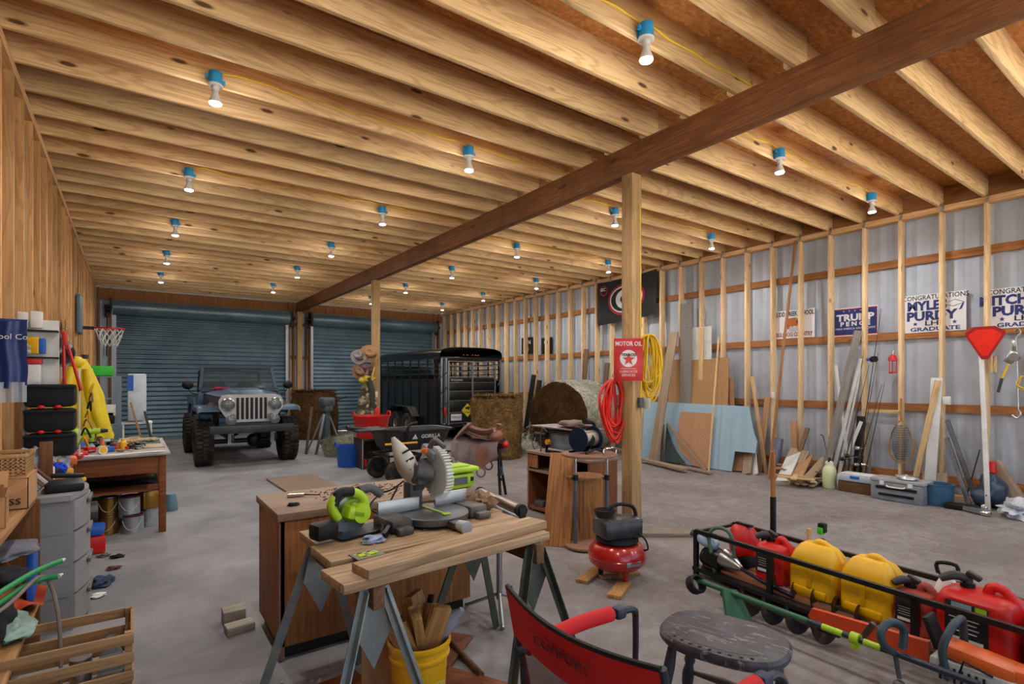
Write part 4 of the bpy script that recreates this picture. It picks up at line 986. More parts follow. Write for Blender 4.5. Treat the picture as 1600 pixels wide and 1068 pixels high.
prof = [(0.001, .50), (.5, .50), (.88, .50), (.955, .498), (1.0, .485), (1.0, .468), (.96, .455), (.5, .455), (0.001, .455)]
g.grid(lambda u, v: (*ovl(prof[round(v*8)][0], 2*PI*u), prof[round(v*8)][1]), 48, 8, cu=True)
tp = g.build('seat', stoolt, t)
for i in range(9):
    a = 4.0+.17*i; x, y = ovl(.87, a)
    M().ell((x, y, .5), (.009, .009, .004), 10).build('nail_head', blackm, tp)
M().tube([(*ovl(.76, 3.8+.18*i), .5) for i in range(11)], .0022, 5, k=2).build('groove', mat('groove', '#5c585c', .5), tp)
for sx_ in (-1, 1):
    for sy in (-1, 1):
        a = Vector((sx_*.17, sy*.14, .46)); b_ = Vector((sx_*.23, sy*.19, 0)); m_ = ori(b_, a)
        L = (a-b_).length
        M().lathe([(0, 0), (.016, 0), (.02, L*.12), (.024, L*.2), (.017, L*.24), (.026, L*.3), (.028, L*.42), (.018, L*.52), (.026, L*.56), (.02, L*.62), (.024, L*.8), (.018, L), (0, L)], 14, m_).build('leg', dkw, t)
for s in (-1, 1): M().lathe([(0, 0), (.010, .0), (.018, .14), (.012, .18), (.018, .22), (.01, .36), (0, .36)], 12, TR((-.18, s*.168, .2), (0, PI/2, 0))).build('stretcher', mat('stretch', '#4c3c34', .6), t)
# ---------------- compressor
t = thing('air_compressor', 'red pancake air compressor with black motor housing by the near post', 'air compressor', (3.16, 3.0, .03), -.3)
M().lathe([(0, .05), (.10, .052), (.17, .075), (.218, .115), (.23, .165), (.222, .215), (.185, .262), (.11, .28), (0, .285)], 44).build('tank', redm, t)
M().lathe([(.226, .158), (.231, .162), (.231, .168), (.226, .172)], 44).build('weld_band', redm, t)
M().lathe([(.15, .28), (.17, .285), (.165, .31), (.13, .32), (0, .32)], 30, TR()).build('mount', blackp, t)
M().box((0, 0, .385), (.34, .26, .15), b=.04).box((.02, -.02, .445), (.30, .2, .05), b=.02).box((.18, 0, .36), (.06, .1, .09), b=.02).build('housing', mat('comp_black', '#26292c', .4, 0, .15, 10, dirt='#6d6258', dirtamt=.35), t)
M().tube([(-.10, -.02, .46), (-.08, -.02, .545), (.02, -.02, .57), (.13, -.02, .54), (.16, -.02, .46)], .015, 10, k=5).build('handle', blackp, t)
g = M()
for i in range(5): g.tube([(-.10+(.065+.005*i)*math.cos(a), .02+(.055+.004*i)*math.sin(a), .475+.012*i) for a in [2*PI*k/20 for k in range(20)]], .006, 6, close=True)
g.build('cord_coil', blackp, t)
M().tube([(.10, -.14, .37), (.13, -.2, .33), (.15, -.21, .26), (.14, -.17, .235)], .007, 8, k=4).build('air_line', blackp, t)
M().box((.02, -.222, .155), (.13, .01, .034), (0, 0, .1), b=.003).build('name_plate', steel, t)
for a in (.5, 2.6, 4.7): M().cyl((.13*math.cos(a), .13*math.sin(a), 0), (.13*math.cos(a), .13*math.sin(a), .08), .018, .024, 10).build('foot', redm if a > 3 else blackp, t)
for i, (x, y, a) in enumerate(((3.0, 2.82, .5), (3.22, 3.04, -.3), (3.02, 3.16, .4))):
    simplebox('wood_pad', ['short board wedged under the front of the compressor', 'short board under the right side of the compressor', 'short board under the back of the compressor'][i], 'board', (x, y, 0), (.34, .10, .028), scw, a)
# ---------------- cable reel on round table stand
oak = wood('oak', '#b07a46', '#6a3f1c', 2, knots=0, ring=.5, tone=.15)
brt = wood('round_top', '#94705a', '#6c4c38', 0, knots=0, ring=.12, tone=.1)
t = thing('pedestal_stand', 'round wooden top on two chrome posts by the near support post', 'stand', (3.54, 3.72, 0), -.6)
M().lathe([(0, 0), (.17, 0), (.18, .01), (.18, .025), (.17, .032), (0, .032)], 36, TR((-.05, .0, .01))).build('foot', brt, t)
M().lathe([(0, .87), (.25, .87), (.265, .878), (.265, .892), (.25, .90), (0, .90)], 44).build('top', brt, t)
for x in (-.13, .17):
    M().cyl((x, 0, .03), (x, 0, .66), .019, n=16).build('column', mat('dull_post', '#5d656c', .5, .5), t)
    M().cyl((x, 0, .66), (x, 0, .87), .015, n=16).build('post', chrome, t); M().cyl((x, 0, .64), (x, 0, .69), .027, n=14).box((x-.03, -.02, .66), (.02, .02, .02)).build('collar', blackp, t)
M().tube([(.10, -.2, .90), (.10, -.2, .95), (.17, -.13, .955), (.24, -.06, .95), (.24, -.06, .90)], .008, 8, k=4).build('rail', chrome, t)
t = thing('cord_reel', 'blue metal cord reel standing on the round-topped stand', 'cord reel', (3.50, 3.74, .90), .12)
for x in (-.09, .13): M().cyl((x-.006, 0, .13), (x+.006, 0, .13), .115, n=32).build('flange', mat('reel_blue', '#1c2c44', .35, .5, .1), t)
M().cyl((-.085, 0, .13), (.125, 0, .13), .075, n=26).build('drum', mat('reel_drum', '#b0a090', .35, .6, .1), t)
M().tube([(-.1, -.1, .01), (.02, -.11, .04), (.14, -.1, .01)], .012, 8, k=4).tube([(-.1, .1, .01), (.14, .1, .01)], .012).build('base_frame', blackm, t)
M().tube([(.14, 0, .13), (.17, 0, .2), (.13, .0, .27), (.05, 0, .29), (-.02, -.02, .30)], [.013, .013, .016, .026, .03], 10, k=5).build('handle', blackm, t)
g = M()
for i in range(6): g.tube([(-.02+.012*i, .09*math.cos(a), .055+.01*i+.05+.06*math.sin(a)-.03) for a in [2*PI*k/16 for k in range(16)]], .006, 6, close=True)
g.build('cord', blackp, t)
t = thing('wood_pedestal', 'faceted honey wood pedestal cabinet behind the round-topped stand', 'pedestal', (3.72, 3.98, 0), .2)
hexp = [(.19*math.cos(a), .19*math.sin(a)) for a in [PI/8+PI/4*i for i in range(8)]]
M().prism(hexp, .60, z0=.01).build('facet_body', oak, t); M().prism([(x*1.06, y*1.06) for x, y in hexp], .02, z0=.611).build('top', oak, t)
# leaning panels
lean('oak_panel', 'honey wood panel leaning in front of the media stand', 'panel', (3.30, 3.92, 0), (3.62, 4.18, .84), .27, .02, oak, (.8, .6, 0))
lean('oak_panel', 'narrower wood panel leaning between the pedestal and the wide panel', 'panel', (3.46, 3.86, 0), (3.60, 4.14, .60), .16, .018, oak, (.8, .6, 0))
lean('slate_board', 'thin slate-grey board leaning between the two wood panels', 'board', (3.42, 3.98, 0), (3.64, 4.18, .56), .05, .012, mat('slate', '#59636c', .6), (.8, .6, 0))
# media stand
t = thing('media_stand', 'worn brown media stand with open shelf full of cords', 'cabinet', (4.18, 4.72, 0), 0)
mst = wood('stand_wood', '#8a5636', '#5e371f', 2, knots=0, ring=.12, tone=.05)
mtop = wood('stand_top', '#8c7466', '#655043', 1, knots=0, ring=.08)
M().box((0, 0, .715), (.46, 1.12, .03), b=.004).build('top', mtop, t)
M().box((0, 0, .50), (.44, 1.08, .022)).build('shelf', mtop, t)
for y in (-.54, -.10, .52): M().box((0.0, y, .36), (.42, .03, .70)).build('side_panel', mst, t)
M().box((.2, 0, .36), (.012, 1.06, .68)).build('back_panel', mst, t)
M().box((0, 0, .05), (.42, 1.06, .03)).build('bottom', mst, t)
M().box((-.20, .43, .61), (.015, .17, .16), b=.004).build('drawer_front', oak, t)
d_ = M().box((-.212, -.33, .28), (.02, .40, .40), b=.004).box((-.222, -.33, .28), (.01, .28, .28), b=.004).build('door', mst, t)
M().cyl((-.224, -.17, .3), (-.245, -.17, .3), .012).build('knob', blackm, d_)
rr = random.Random(3)
for i in range(3):
    pts = [(4.06+.05*math.sin(k*1.3+i), 4.75+.40*k/9, .085+.03*math.sin(k*2+i)+.015) for k in range(10)]
    tag(M().tube(pts, .007, 7, k=4).build('cable', blackp if i else greyp), ['grey cable inside the media stand', 'upper black cable tangled inside the media stand', 'lower black cable tangled inside the media stand'][i], 'cable')
simplebox('power_box', 'small grey power box on the bottom of the media stand', 'box', (4.04, 5.08, .066), (.1, .14, .07), greyp, .2, .01)
blob('cloth_bundle', 'dark bundled cloth on the middle shelf of the media stand', 'bundle', (4.10, 4.62, .512), (.1, .12, .07), blackp, 7, .3)
# table saw on it
t = thing('table_saw', 'old bench table saw with dusty top on the media stand', 'table saw', (4.18, 4.80, .731), 0)
M().box((0, -.02, .30), (.38, .86, .018), b=.004).build('saw_table', mat('dusty_steel', '#8d8680', .5, .4, .15, 8, dirt='#6d5a4c', dirtamt=.4), t)
g = M()
for y in (-.36, .16):
    for x in (-.15, .15): g.box((x, y, .145), (.025, .025, .29))
for z in (.02, .26): g.box((-.15, -.1, z), (.02, .52, .025)); g.box((.15, -.1, z), (.02, .52, .025))
g.build('frame', blackm, t)
M().box((0, -.10, .16), (.24, .46, .22), b=.01).build('housing', mat('saw_grey', '#7d8a94', .5, .3, .15, 8, dirt='#5b4b40', dirtamt=.4), t)
M().cyl((-.16, .10, .13), (-.20, .10, .13), .032, n=18).build('knob', mat('knob_amber', '#c98a1c', .4), t)
M().cyl((-.14, .16, .2), (-.18, .34, .2), .04, .035, 16).build('motor', blackm, t)
M().tube([(-.18, .38, .30), (-.2, .39, .2), (-.19, .38, .08), (-.17, .36, .01)], .005, 6, k=4).tube([(-.19, .1, .25), (-.21, .15, .29), (-.21, .2, .2), (-.2, .2, .04), (-.18, .24, .01)], .008, 6, k=4).build('cord', greyp, t)
blob('leather_scrap', 'dusty brown leather bundle on top of the table saw', 'bundle', (4.16, 4.60, 1.042), (.13, .22, .05), mat('leather_dusty', '#7b665c', .8, 0, .2), 9, .3)
simplebox('cup_yellow', 'small yellow cup on the media stand edge', 'cup', (4.00, 4.42, .731), (.04, .04, .06), mat('amber2', '#d59a1a', .4), 0, .01)
# boards on the floor by it
for i, (p, q, w_, z) in enumerate((((3.0, 4.9), (3.75, 4.15), .2, 0), ((3.1, 5.1), (3.8, 4.3), .16, .031), ((2.9, 4.7), (3.55, 4.05), .12, 0))):
    plank('floor_plank', ['wide grey plank on the floor left of the media stand', 'grey plank lying on the wide floor plank by the media stand', 'narrow grey plank on the floor nearest the work table'][i], p, q, w_, .028, z+.002, wood('grey_plank', '#9d8c78', '#6e5d4c', 0, knots=.2), None)
plank('floor_plank', 'pale board on the floor right of the near support post', (4.2, 3.66), (4.75, 3.28), .10, .04, .001, wood('grey_plank', '#9d8c78', '#6e5d4c', 0), None)
# ---------------- things on the near post
px_, py_ = XB, 3.75
t = thing('metal_sign', 'red metal sign reading MOTOR OIL with a star, fixed to the near post', 'sign', (px_-.145, py_-.09, 1.60), (0, 0, -.60))
sgr = mat('sign_red', '#b3161a', .35, .2, .08, 5)
M().box((0, 0, .19), (.29, .006, .42), b=.002).build('plate', sgr, t)
sgw = mat('sign_white', '#d8d0cc', .5)
text('MOTOR OIL', 'lettering', sgw, t, (0, -.005, .345), (PI/2, 0, 0), .062, sx=.78, bold=.0012)
M().cyl((0, -.004, .20), (0, -.0065, .20), .085, n=40).build('white_disc', sgw, t)
star = [(.066*(1 if i % 2 == 0 else .42)*math.sin(PI*i/5), .066*(1 if i % 2 == 0 else .42)*math.cos(PI*i/5)) for i in range(10)]
M().prism(star, .002, TR((0, -.0075, .19), (PI/2, 0, 0))).build('star', mat('star_red', '#c2201c', .4), t)
text('TEXACO', 'lettering', blackp, t, (0, -.010, .235), (PI/2, 0, 0), .038, bold=.001)
M().box((0, -.0045, .10), (.15, .002, .004)).build('rule', sgw, t)
text('LUBRICATES', 'lettering', sgw, t, (0, -.005, .070), (PI/2, 0, 0), .034, sx=.95); text('SERVICES', 'lettering', sgw, t, (0, -.005, .035), (PI/2, 0, 0), .034, sx=1.0)
def coil(name, label, cat, loc, m, n, rx, rz, r, seed, drop=0.0, rotz=0):
    g = M(); q = random.Random(seed)
    for i in range(n):
        a_, b_ = rx*q.uniform(.35, 1.1), rz*q.uniform(.72, 1.08); oy = q.uniform(-.05, .05); ox = q.uniform(-.025, .025)
        g.tube([(ox+a_*math.cos(a)+.012*math.sin(3*a+i), oy+.012*math.sin(2*a+i), (rz-b_)+b_*math.sin(a)-drop*(math.sin(a) < 0)*.2) for a in [2*PI*k/22 for k in range(22)]], r, 6, close=True)
    o = g.build(name, m, None, loc, (0, 0, rotz), ang=80); return tag(o, label, cat)
coil('extension_cord', 'bundle of yellow extension cord hanging on the near post', 'cord', (px_+.25, py_-.01, 1.73), mat('cord_yellow', '#e2b714', .5), 24, .13, .33, .009, 4, rotz=-.5)
coil('air_hose', 'bundle of red air hose hanging on the left of the near post', 'hose', (px_-.12, py_+.13, 1.27), mat('hose_red', '#dd2412', .45), 14, .14, .32, .013, 9, rotz=-.5)
t = thing('outlet_box', 'weathered outlet box with white cover on the near post', 'outlet', (px_+.03, py_-.075, 1.36))
M().box((0, -.02, 0), (.06, .04, .1), b=.005).build('box_body', greyp, t); M().box((.06, -.045, -.01), (.008, .08, .11), b=.002).build('cover', whitep, t)
M().tube([(0, -.02, .05), (.01, -.01, .5), (.0, -.01, 2.0)], .006, 6).build('wire', ycab, t)
# ================================================================ FAR LEFT: THE JEEP-STYLE OFF-ROADER
jb = mat('dusty_blue', '#324a60', .38, .2, .12, 3, dirt='#56687a', dirtamt=.25, coat=.2)
jd = mat('dark_blue', '#1c2838', .5, .2, .15, 4)
grl = mat('grille_white', '#aaa9a6', .4, .1, .05)
glassm = mat('windscreen', '#3f494c', .08, 0, .05, alpha=.42)
t = thing('off_roader', 'dusty blue open-topped off-roader with round headlights parked before the left roll-up door', 'car', (1.84, 10.95, 0))
car = t
def tyre(x, y, nm, r=.43, wd=.29, tread=True):
    g = M(); m_ = TR((x, y, r), (0, PI/2, 0)); h = wd/2
    g.lathe([(.20, -h*.85), (.24, -h), (.34, -h*1.02), (r-.03, -h*.9), (r-.012, -h*.7), (r-.012, h*.7), (r-.03, h*.9), (.34, h*1.02), (.24, h), (.20, h*.85)], 44, m_)
    n = 34
    for i in range(n):
        a = 2*PI*i/n
        for k, off in ((-1, 0), (0, .5), (1, 0)):
            aa = a+off*2*PI/n
            g.box((0, 0, 0), (.075 if k else .07, .052, .03), m=m_ @ Matrix.Rotation(aa, 4, 'Z') @ TR((r-.008, 0, k*h*.62), (0, 0, 0)) @ TR((0, 0, 0), (0, PI/2, .25*k)))
    o = g.build(nm, rubber, t, sm=True)
    s = -1 if x < 0 else 1
    M().lathe([(.205, -h*.8), (.195, -h*.6), (.10, -h*.4), (.06, -h*.75), (.0, -h*.8)], 28, TR((x, y, r), (0, -s*PI/2, 0))).lathe([(.205, h*.8), (.19, h*.4), (0, h*.4)], 28, TR((x, y, r), (0, -s*PI/2, 0))).build('rim', blackm if y > 1 else mat('rim_dark', '#4a5258', .4, .6), o)
    return o
for x in (-.74, .74):
    for y in (.55, 2.95): tyre(x, y, 'tire')
# frame, axle and underside
g = M(); g.box((-.35, 1.8, .55), (.08, 3.5, .1)).box((.35, 1.8, .55), (.08, 3.5, .1)); g.build('chassis', blackm, t)
for y in (.55, 2.95): M().cyl((-.62, y, .43), (.62, y, .43), .045, n=14).ell((.12, y, .43), (.13, .12, .13)).build('axle', blackm, t)
# bumper
M().box((0, -.12, .70), (1.42, .10, .14), b=.012).build('bumper', mat('bumper_dark', '#2d353b', .45, .5, .1, 6, dirt='#6b6258', dirtamt=.3), t)
for x in (-.36, .36): M().tube([(x, -.19, .62), (x, -.2, .55), (x, -.19, .47), (x+.03, -.18, .50), (x+.03, -.18, .60)], .012, 8, k=4).build('shackle', blackm, t)
for x in (-.36, .36): M().bar((x, -.05, .68), (x, -.02, .42), .09, .02).box((x, -.06, .55), (.02, .02, .22)).build('spring_hanger', steel, t)
# grille
def grp(x0, x1, z0, z1):
    pass
gp = [(-.54, .0), (-.40, -.22), (-.33, -.26), (.33, -.26), (.40, -.22), (.54, 0), (.55, .14), (.50, .22), (.40, .25), (-.40, .25), (-.50, .22), (-.55, .14)]
gg = M().prism([(x, y) for x, y in gp], .04, TR((0, .06, 1.08), (PI/2, 0, 0))).build('grille', grl, t)
for i in range(7):
    x = -.237+.079*i
    sl = [(x-.024, -.20), (x+.024, -.20), (x+.024, .20), (x-.024, .20)]
    M().prism(sl, .003, TR((0, .0195, 1.07), (PI/2, 0, 0))).build('grille_slot', mat('slot_black', '#08090a', .7), gg)
for x in (-.40, .40):
    h_ = M().lathe([(.115, .0), (.125, .02), (.12, .04), (.105, .045)], 32, TR((x, .03, 1.15), (PI/2, 0, 0))).build('headlight', chrome, t)
    M().lathe([(.105, .035), (.08, .055), (.04, .062), (0, .064)], 28, TR((x, .03, 1.15), (PI/2, 0, 0))).build('lens', mat('headlight_glass', '#6f7677', .08, .2, .2, 30), h_)
    s = 1 if x > 0 else -1
    f_ = M().lathe([(0, -.05), (.06, -.04), (.088, 0), (.092, .025), (.08, .035), (.04, .042), (0, .044)], 26, TR((x*.92, -.12, .87), (PI/2, 0, 0))).build('fog_lamp', mat('fog_glass', '#6c7274', .15, .3, .15, 30), t)
    M().cyl((x*.92, -.1, .76), (x*.92, -.1, .85), .014).build('lamp_stem', blackm, f_)
    M().cyl((x*.80, .0, .93), (x*.80, -.03, .93), .045, n=18).build('turn_signal', mat('amber_dull', '#6e675c', .4), t)
    M().cyl((s*.63, .42, 1.13), (s*.63, .36, 1.13), .05, n=18).build('side_marker', mat('marker', '#6a4a38', .4), t)
# hood, cowl, body tub
def hoodf(u, v):
    x = -1+2*u; w_ = .50+.17*v; y = .02+1.20*v
    z = 1.36+.05*v-.075*abs(x)**3.2+(.035 if abs(x) < .45 else 0)*min(1, v*6+.2)
    if v == 0: z -= .05
    return (x*w_, y, z)
g = M().grid(hoodf, 28, 10).grid(lambda u, v: ((-1 if u < .5 else 1)*(.50+.17*v), .04+1.18*v, 1.30-.28*((u*2) % 1)), 1, 10)
for s in (-1, 1): g.grid(lambda u, v: (s*(.50+.17*v), .02+1.20*v, 1.285+.05*v-.26*u), 4, 10)
hd = g.build('hood', jb, t)
for s in (-1, 1): M().box((s*.62, .9, 1.2), (.03, .05, .07), b=.006).build('hood_latch', blackm, hd)
for s in (-1, 1):
    f = M()
    def fen(u, v):   # top sheet with rounded front drop
        L_ = u; x = s*(.50+.38*v)
        if L_ < .25:
            a = L_/.25*PI/2; y = .06-.0+.14-.14*math.sin(PI/2-a) if False else .06+.14*(1-math.cos(a))*1; z = 1.02+.10*math.sin(a)
        else: y = .20+1.0*(L_-.25)/.75; z = 1.12-.10*max(0, (L_-.8)/.2)**2*2
        return (x, y, z-.03*(v > .95))
    f.grid(fen, 24, 8)
    f.grid(lambda u, v: (fen(u, 1)[0], fen(u, 1)[1], fen(u, 1)[2]-.07*v), 24, 1)
    f.build('fender', jb, t)
    M().grid(lambda u, v: (s*(.50+.02), .2+.95*u, .72+.42*v), 6, 3).build('inner_wing', blackm, t)
body = M()
for s in (-1, 1):
    body.prism([(1.22, .62), (2.30, .62), (2.42, .95), (2.62, 1.08), (3.25, 1.08), (3.45, .95), (3.55, .62), (3.72, .62), (3.72, 1.22), (2.35, 1.22), (2.1, .98), (1.55, .98), (1.42, 1.36), (1.22, 1.36)], .04, TR((s*.74-.02, 0, 0), (0, 0, 0)) @ Matrix(((0, 0, 1, 0), (1, 0, 0, 0), (0, 1, 0, 0), (0, 0, 0, 1))))
body.box((0, 3.70, .92), (1.48, .04, .6)).box((0, 2.4, .66), (1.46, 2.4, .04)).box((0, 1.26, 1.16), (1.46, .04, .44))
body.build('body_tub', jb, t)
M().box((0, 1.40, 1.37), (1.42, .36, .05), b=.02).build('cowl', jd, t)
M().box((0, 1.50, 1.28), (1.38, .08, .18), b=.02).build('dashboard', blackp, t)
ww = .74; zb, zt_ = 1.42, 1.88; yb, yt = 1.42, 1.60
fr = M()
fr.bar((-ww+.03, yb, zb-.03), (-ww+.09, yt, zt_), .06, .04, (0, 1, 0)).bar((ww-.03, yb, zb-.03), (ww-.09, yt, zt_), .06, .04, (0, 1, 0))
fr.bar((-ww+.06, yt, zt_), (ww-.06, yt, zt_), .05, .05, (0, 0, 1)).bar((-ww, yb, zb), (ww, yb, zb), .10, .05, (0, 0, 1))
wf = fr.build('windshield_frame', mat('frame_slate', '#2f3d48', .45, .2, .1), t)
M().prism([(-ww+.07, 0), (ww-.07, 0), (ww-.12, .47), (-ww+.12, .47)], .004, TR((0, yb+.02, zb+.02), (PI/2-.37, 0, 0))).build('glass', glassm, wf)
for x, s in ((-.26, 1), (.24, 1)): M().bar((x+.08, yb-.05, zb+.02), (x-.14, yb+.08, zb+.33), .012, .006).build('wiper', steel, t)
for s in (-1, 1):
    o = M().tube([(s*.72, 1.36, 1.30), (s*.86, 1.32, 1.34), (s*.92, 1.32, 1.42)], .010, 8, k=3).build('mirror_arm', blackm, t)
    M().ell((s*.93, 1.32, 1.50), (.10, .05, .085), 18).build('mirror', blackp, o)
M().tube([(-.62, 2.75, .98), (-.60, 2.72, 1.70), (-.48, 2.70, 1.80), (.48, 2.70, 1.80), (.60, 2.72, 1.70), (.62, 2.75, .98)], .03, 10, k=5).build('roll_bar', blackm, t)
for x in (-.36, .36): M().box((x, 2.15, .95), (.48, .5, .16), b=.05).box((x, 2.42, 1.25), (.46, .14, .6), (-.15, 0, 0), b=.05).build('seat', blackp, t)
M().tube([(.36+.18*math.cos(a), 1.78+.06*math.sin(a), 1.40+.17*math.sin(a)) for a in [2*PI*i/24 for i in range(24)]], .012, 6, close=True).build('steering_wheel', blackp, t)
blob('red_cloth', 'magenta cloth lying on the cowl behind the off-roader hood', 'cloth', (1.52, 12.28, 1.396), (.2, .07, .035), mat('cloth_magenta', '#8c1f3c', .8), 3, .35)
# ================================================================ HAY
def haymat(key, a, b_, sc_=1):
    m, nt, b = nmat(key); v = coords(nt)
    n1 = noi(nt, v, 4*sc_, 6, .7); n2 = noi(nt, v, 17*sc_, 6, .85, 2.5)
    c = mixc(nt, ramp(nt, n2, [(.42, 0), (.58, 1)]), tuple(x*.6 for x in lin(a)), tuple(min(1, x*1.25) for x in lin(b_)))
    c = mixc(nt, mth(nt, 'MULTIPLY', ramp(nt, n1, [(.4, 0), (.62, 1)]), .5), c, tuple(x*.45 for x in lin(a)))
    nt.links.new(c, b.inputs['Base Color']); b.inputs['Roughness'].default_value = .95; b.inputs['Specular IOR Level'].default_value = .1
    bump(nt, b, n2, .9, .03); return m
hay1 = haymat('hay_gold', '#5c4226', '#a98552'); hay2 = haymat('hay_dark', '#3a2717', '#6e4e2c'); hayg = haymat('hay_green', '#8a8f72', '#c0c2a6')
def straws(g, pts, seed, L=.09, wd=.006):
    q = random.Random(seed)
    for p, nrm in pts:
        tdir = Vector((q.gauss(0, 1), q.gauss(0, 1), q.gauss(0, 1))); tdir = (tdir-nrm*tdir.dot(nrm)*.75).normalized()
        s = nrm.cross(tdir).normalized()*wd; l = L*q.uniform(.5, 1.4); a = p-tdir*l/2; b_ = p+tdir*l/2+nrm*.012
        g.add([a-s, a+s, b_+s*.4, b_-s*.4], [(0, 1, 2, 3)])
def bale(name, label, loc, rot, R, L, mats, n=1500, seed=1, taper=0, bulge=.06, strawL=.1, netslot=None):
    t = thing(name, label, 'hay bale', loc, rot)
    def rad(a, z): return (R*(1-taper*z/L)*(1+bulge*noise.noise(Vector((math.cos(a)*1.5, math.sin(a)*1.5, z*2+seed)))+.03*noise.noise(Vector((math.cos(a)*6, math.sin(a)*6, z*7+seed)))))
    def sf(u, v): a = 2*PI*u; z = L*v; r = rad(a, z)*(1-.05*abs(2*v-1)**6); return (r*math.cos(a), r*math.sin(a), z)
    side = M().grid(sf, 64, 20, cu=True)
    q = random.Random(seed)
    if netslot is None:
        pts = []
        for i in range(n):
            a = q.uniform(0, 2*PI); z = q.uniform(0, L); r = rad(a, z); pts.append((Vector((r*math.cos(a), r*math.sin(a), z)), Vector((math.cos(a), math.sin(a), 0))))
        straws(side, pts, seed, strawL)
    side.build('wrap', mats[0], t, ang=80)
    for s, z in ((-1, 0), (1, L)):
        e = M().grid(lambda u, v: (lambda a, r: (r*math.cos(a), r*math.sin(a), z+s*.05*(1-v**3)+.03*noise.noise(Vector((r*5*math.cos(a), r*5*math.sin(a), seed)))))(2*PI*u, max(.001, rad(2*PI*u, z)*.955*v)), 56, 12, cu=True)
        pts = []
        for i in range(n):
            a = q.uniform(0, 2*PI); r = R*.95*math.sqrt(q.random())*(1-taper*(z > 0)); pts.append((Vector((r*math.cos(a), r*math.sin(a), z+s*.055)), Vector((0, 0, s))))
        straws(e, pts, seed+3, strawL)
        e.build('end_face', mats[1], t, ang=80)
    return t
net = haymat('net_wrap', '#97937c', '#c9c6b4', .6)
# big round bale, lying on its side, pale net wrap round it
bale('round_bale', 'big round hay bale in pale net wrap lying on its side by the right wall', (7.30, 8.62, .80), (PI/2, 0, PI/2+.22) , .80, 1.2, [net, hay2], 1900, 3, netslot=1, bulge=.03)
bale('round_bale', 'smaller round bale standing on end behind the saddle', (6.22, 9.3, .0), 0, .54, 1.22, [hay1, hay1], 2200, 5, taper=.03, bulge=.10, strawL=.12)
bale('round_bale', 'dark round bale behind the off-roader, right of the front door post', (4.15, 15.3, 0), .3, .60, 1.25, [hay2, hay2], 1500, 8, bulge=.14, strawL=.14)
bale('hay_bundle', 'small loose bundle of greenish hay on the floor beside the blue tub', (3.42, 11.30, .20), (0, PI/2, .6), .20, .62, [hayg, hayg], 700, 11, bulge=.2, strawL=.12)
o = scatter('loose_straw', 'loose pale straw strewn on the dirt floor of the right half', 500, (4.3, 9.0), (2.0, 11.0), .0, mat('straw_pale', '#aa9e88', .9, 0, .2), 17, .018, cat='straw')
g = M(); q = random.Random(22)
for i in range(2600):
    x = q.uniform(4.4, 8.8); y = q.uniform(1.4, 12); a = q.uniform(0, PI); l = q.uniform(.02, .07)
    if noise.noise(Vector((x*1.1, y*1.1, 4))) < -.05: continue
    s = Vector((math.cos(a), math.sin(a), 0))*l; w_ = Vector((-math.sin(a), math.cos(a), 0))*.0022; p = Vector((x, y, q.uniform(.003, .008)))
    g.add([p-s-w_, p-s+w_, p+s+w_, p+s-w_], [(0, 1, 2, 3)])
o = g.build('straw_litter', MATS['straw_pale'], sm=False); tag(o, 'fine pale straw trodden into the dirt floor on the right', 'straw'); o['kind'] = 'stuff'
g = M(); pts = [(Vector((7.15+q.gauss(0, .22), 9.75+q.gauss(0, .3), abs(q.gauss(.05, .18)))), Vector((0, 0, 1))) for i in range(900)]
straws(g, pts, 5, .2); o = g.build('straw_heap', mat('straw_white', '#cfcfb8', .9, 0, .1), sm=False); tag(o, 'heap of pale loose straw between the two round bales', 'straw'); o['kind'] = 'stuff'
# ================================================================ HORSE TRAILER
trm = mat('trailer_black', '#0c0e11', .28, .3, .15, 3, coat=.5); trg = mat('trailer_trim', '#84898f', .35, .8, .1); pnl = mat('trailer_panel', '#141719', .3, .2, .1, coat=.3)
X0, X1, Y0, Y1 = 6.55, 8.45, 12.45, 16.5; XM = (X0+X1)/2
t = thing('horse_trailer', 'black horse trailer with barred rear gate in the far right bay', 'trailer', (XM, Y0, 0)); hw = (X1-X0)/2; LL = Y1-Y0
def roof(u, v):
    a = PI*u; x = -math.cos(a); x = (abs(x)**.55)*(1 if x > 0 else -1); z = 2.18+.30*math.sin(a)**.45
    return (x*(hw+.02), -.05+(LL+.1)*v, z)
M().grid(roof, 24, 6).build('roof', trm, t)
M().box((0, LL/2, .42), (2*hw, LL, .08)).build('floor_pan', trm, t)
for s in (-1, 1):
    sd = M().box((s*hw, LL/2, 1.02), (.03, LL, 1.15)).build('side_wall', trm, t)
    g = M()
    for i in range(8): g.box((s*(hw+.02), .12+(LL-.2)*i/7, 1.3), (.035, .035, 1.75))
    g.build('side_post', pnl, t)
    g = M()
    for z in (1.62, 1.76, 1.90, 2.04, 2.17): g.box((s*(hw+.01), LL/2, z), (.025, LL, .025))
    g.build('side_bars', mat('bars_dark', '#3a4046', .4, .5), t)
    # tandem wheels and fender
    M().grid(lambda u, v: (s*(hw+.02+.24*v), 1.15+1.75*u, .60+.26*min(1, math.sin(PI*u)*1.8)), 24, 3).build('fender', mat('fender_dusty', '#3c3a38', .5, .3, .2, 6, dirt='#7c7062', dirtamt=.5), t)
    for y in (1.60, 2.42):
        o = M().lathe([(.16, -.09), (.2, -.11), (.30, -.11), (.345, -.08), (.345, .08), (.30, .11), (.2, .11), (.16, .09)], 32, TR((s*(hw+.13), y, .345), (0, PI/2, 0))).build('tire', rubber, t)
        M().lathe([(.17, .06), (.15, .04), (.06, .07), (0, .08)], 22, TR((s*(hw+.13), y, .345), (0, s*PI/2, 0))).lathe([(.17, -.05), (0, -.05)], 22, TR((s*(hw+.13), y, .345), (0, s*PI/2, 0))).build('rim', steel, o)
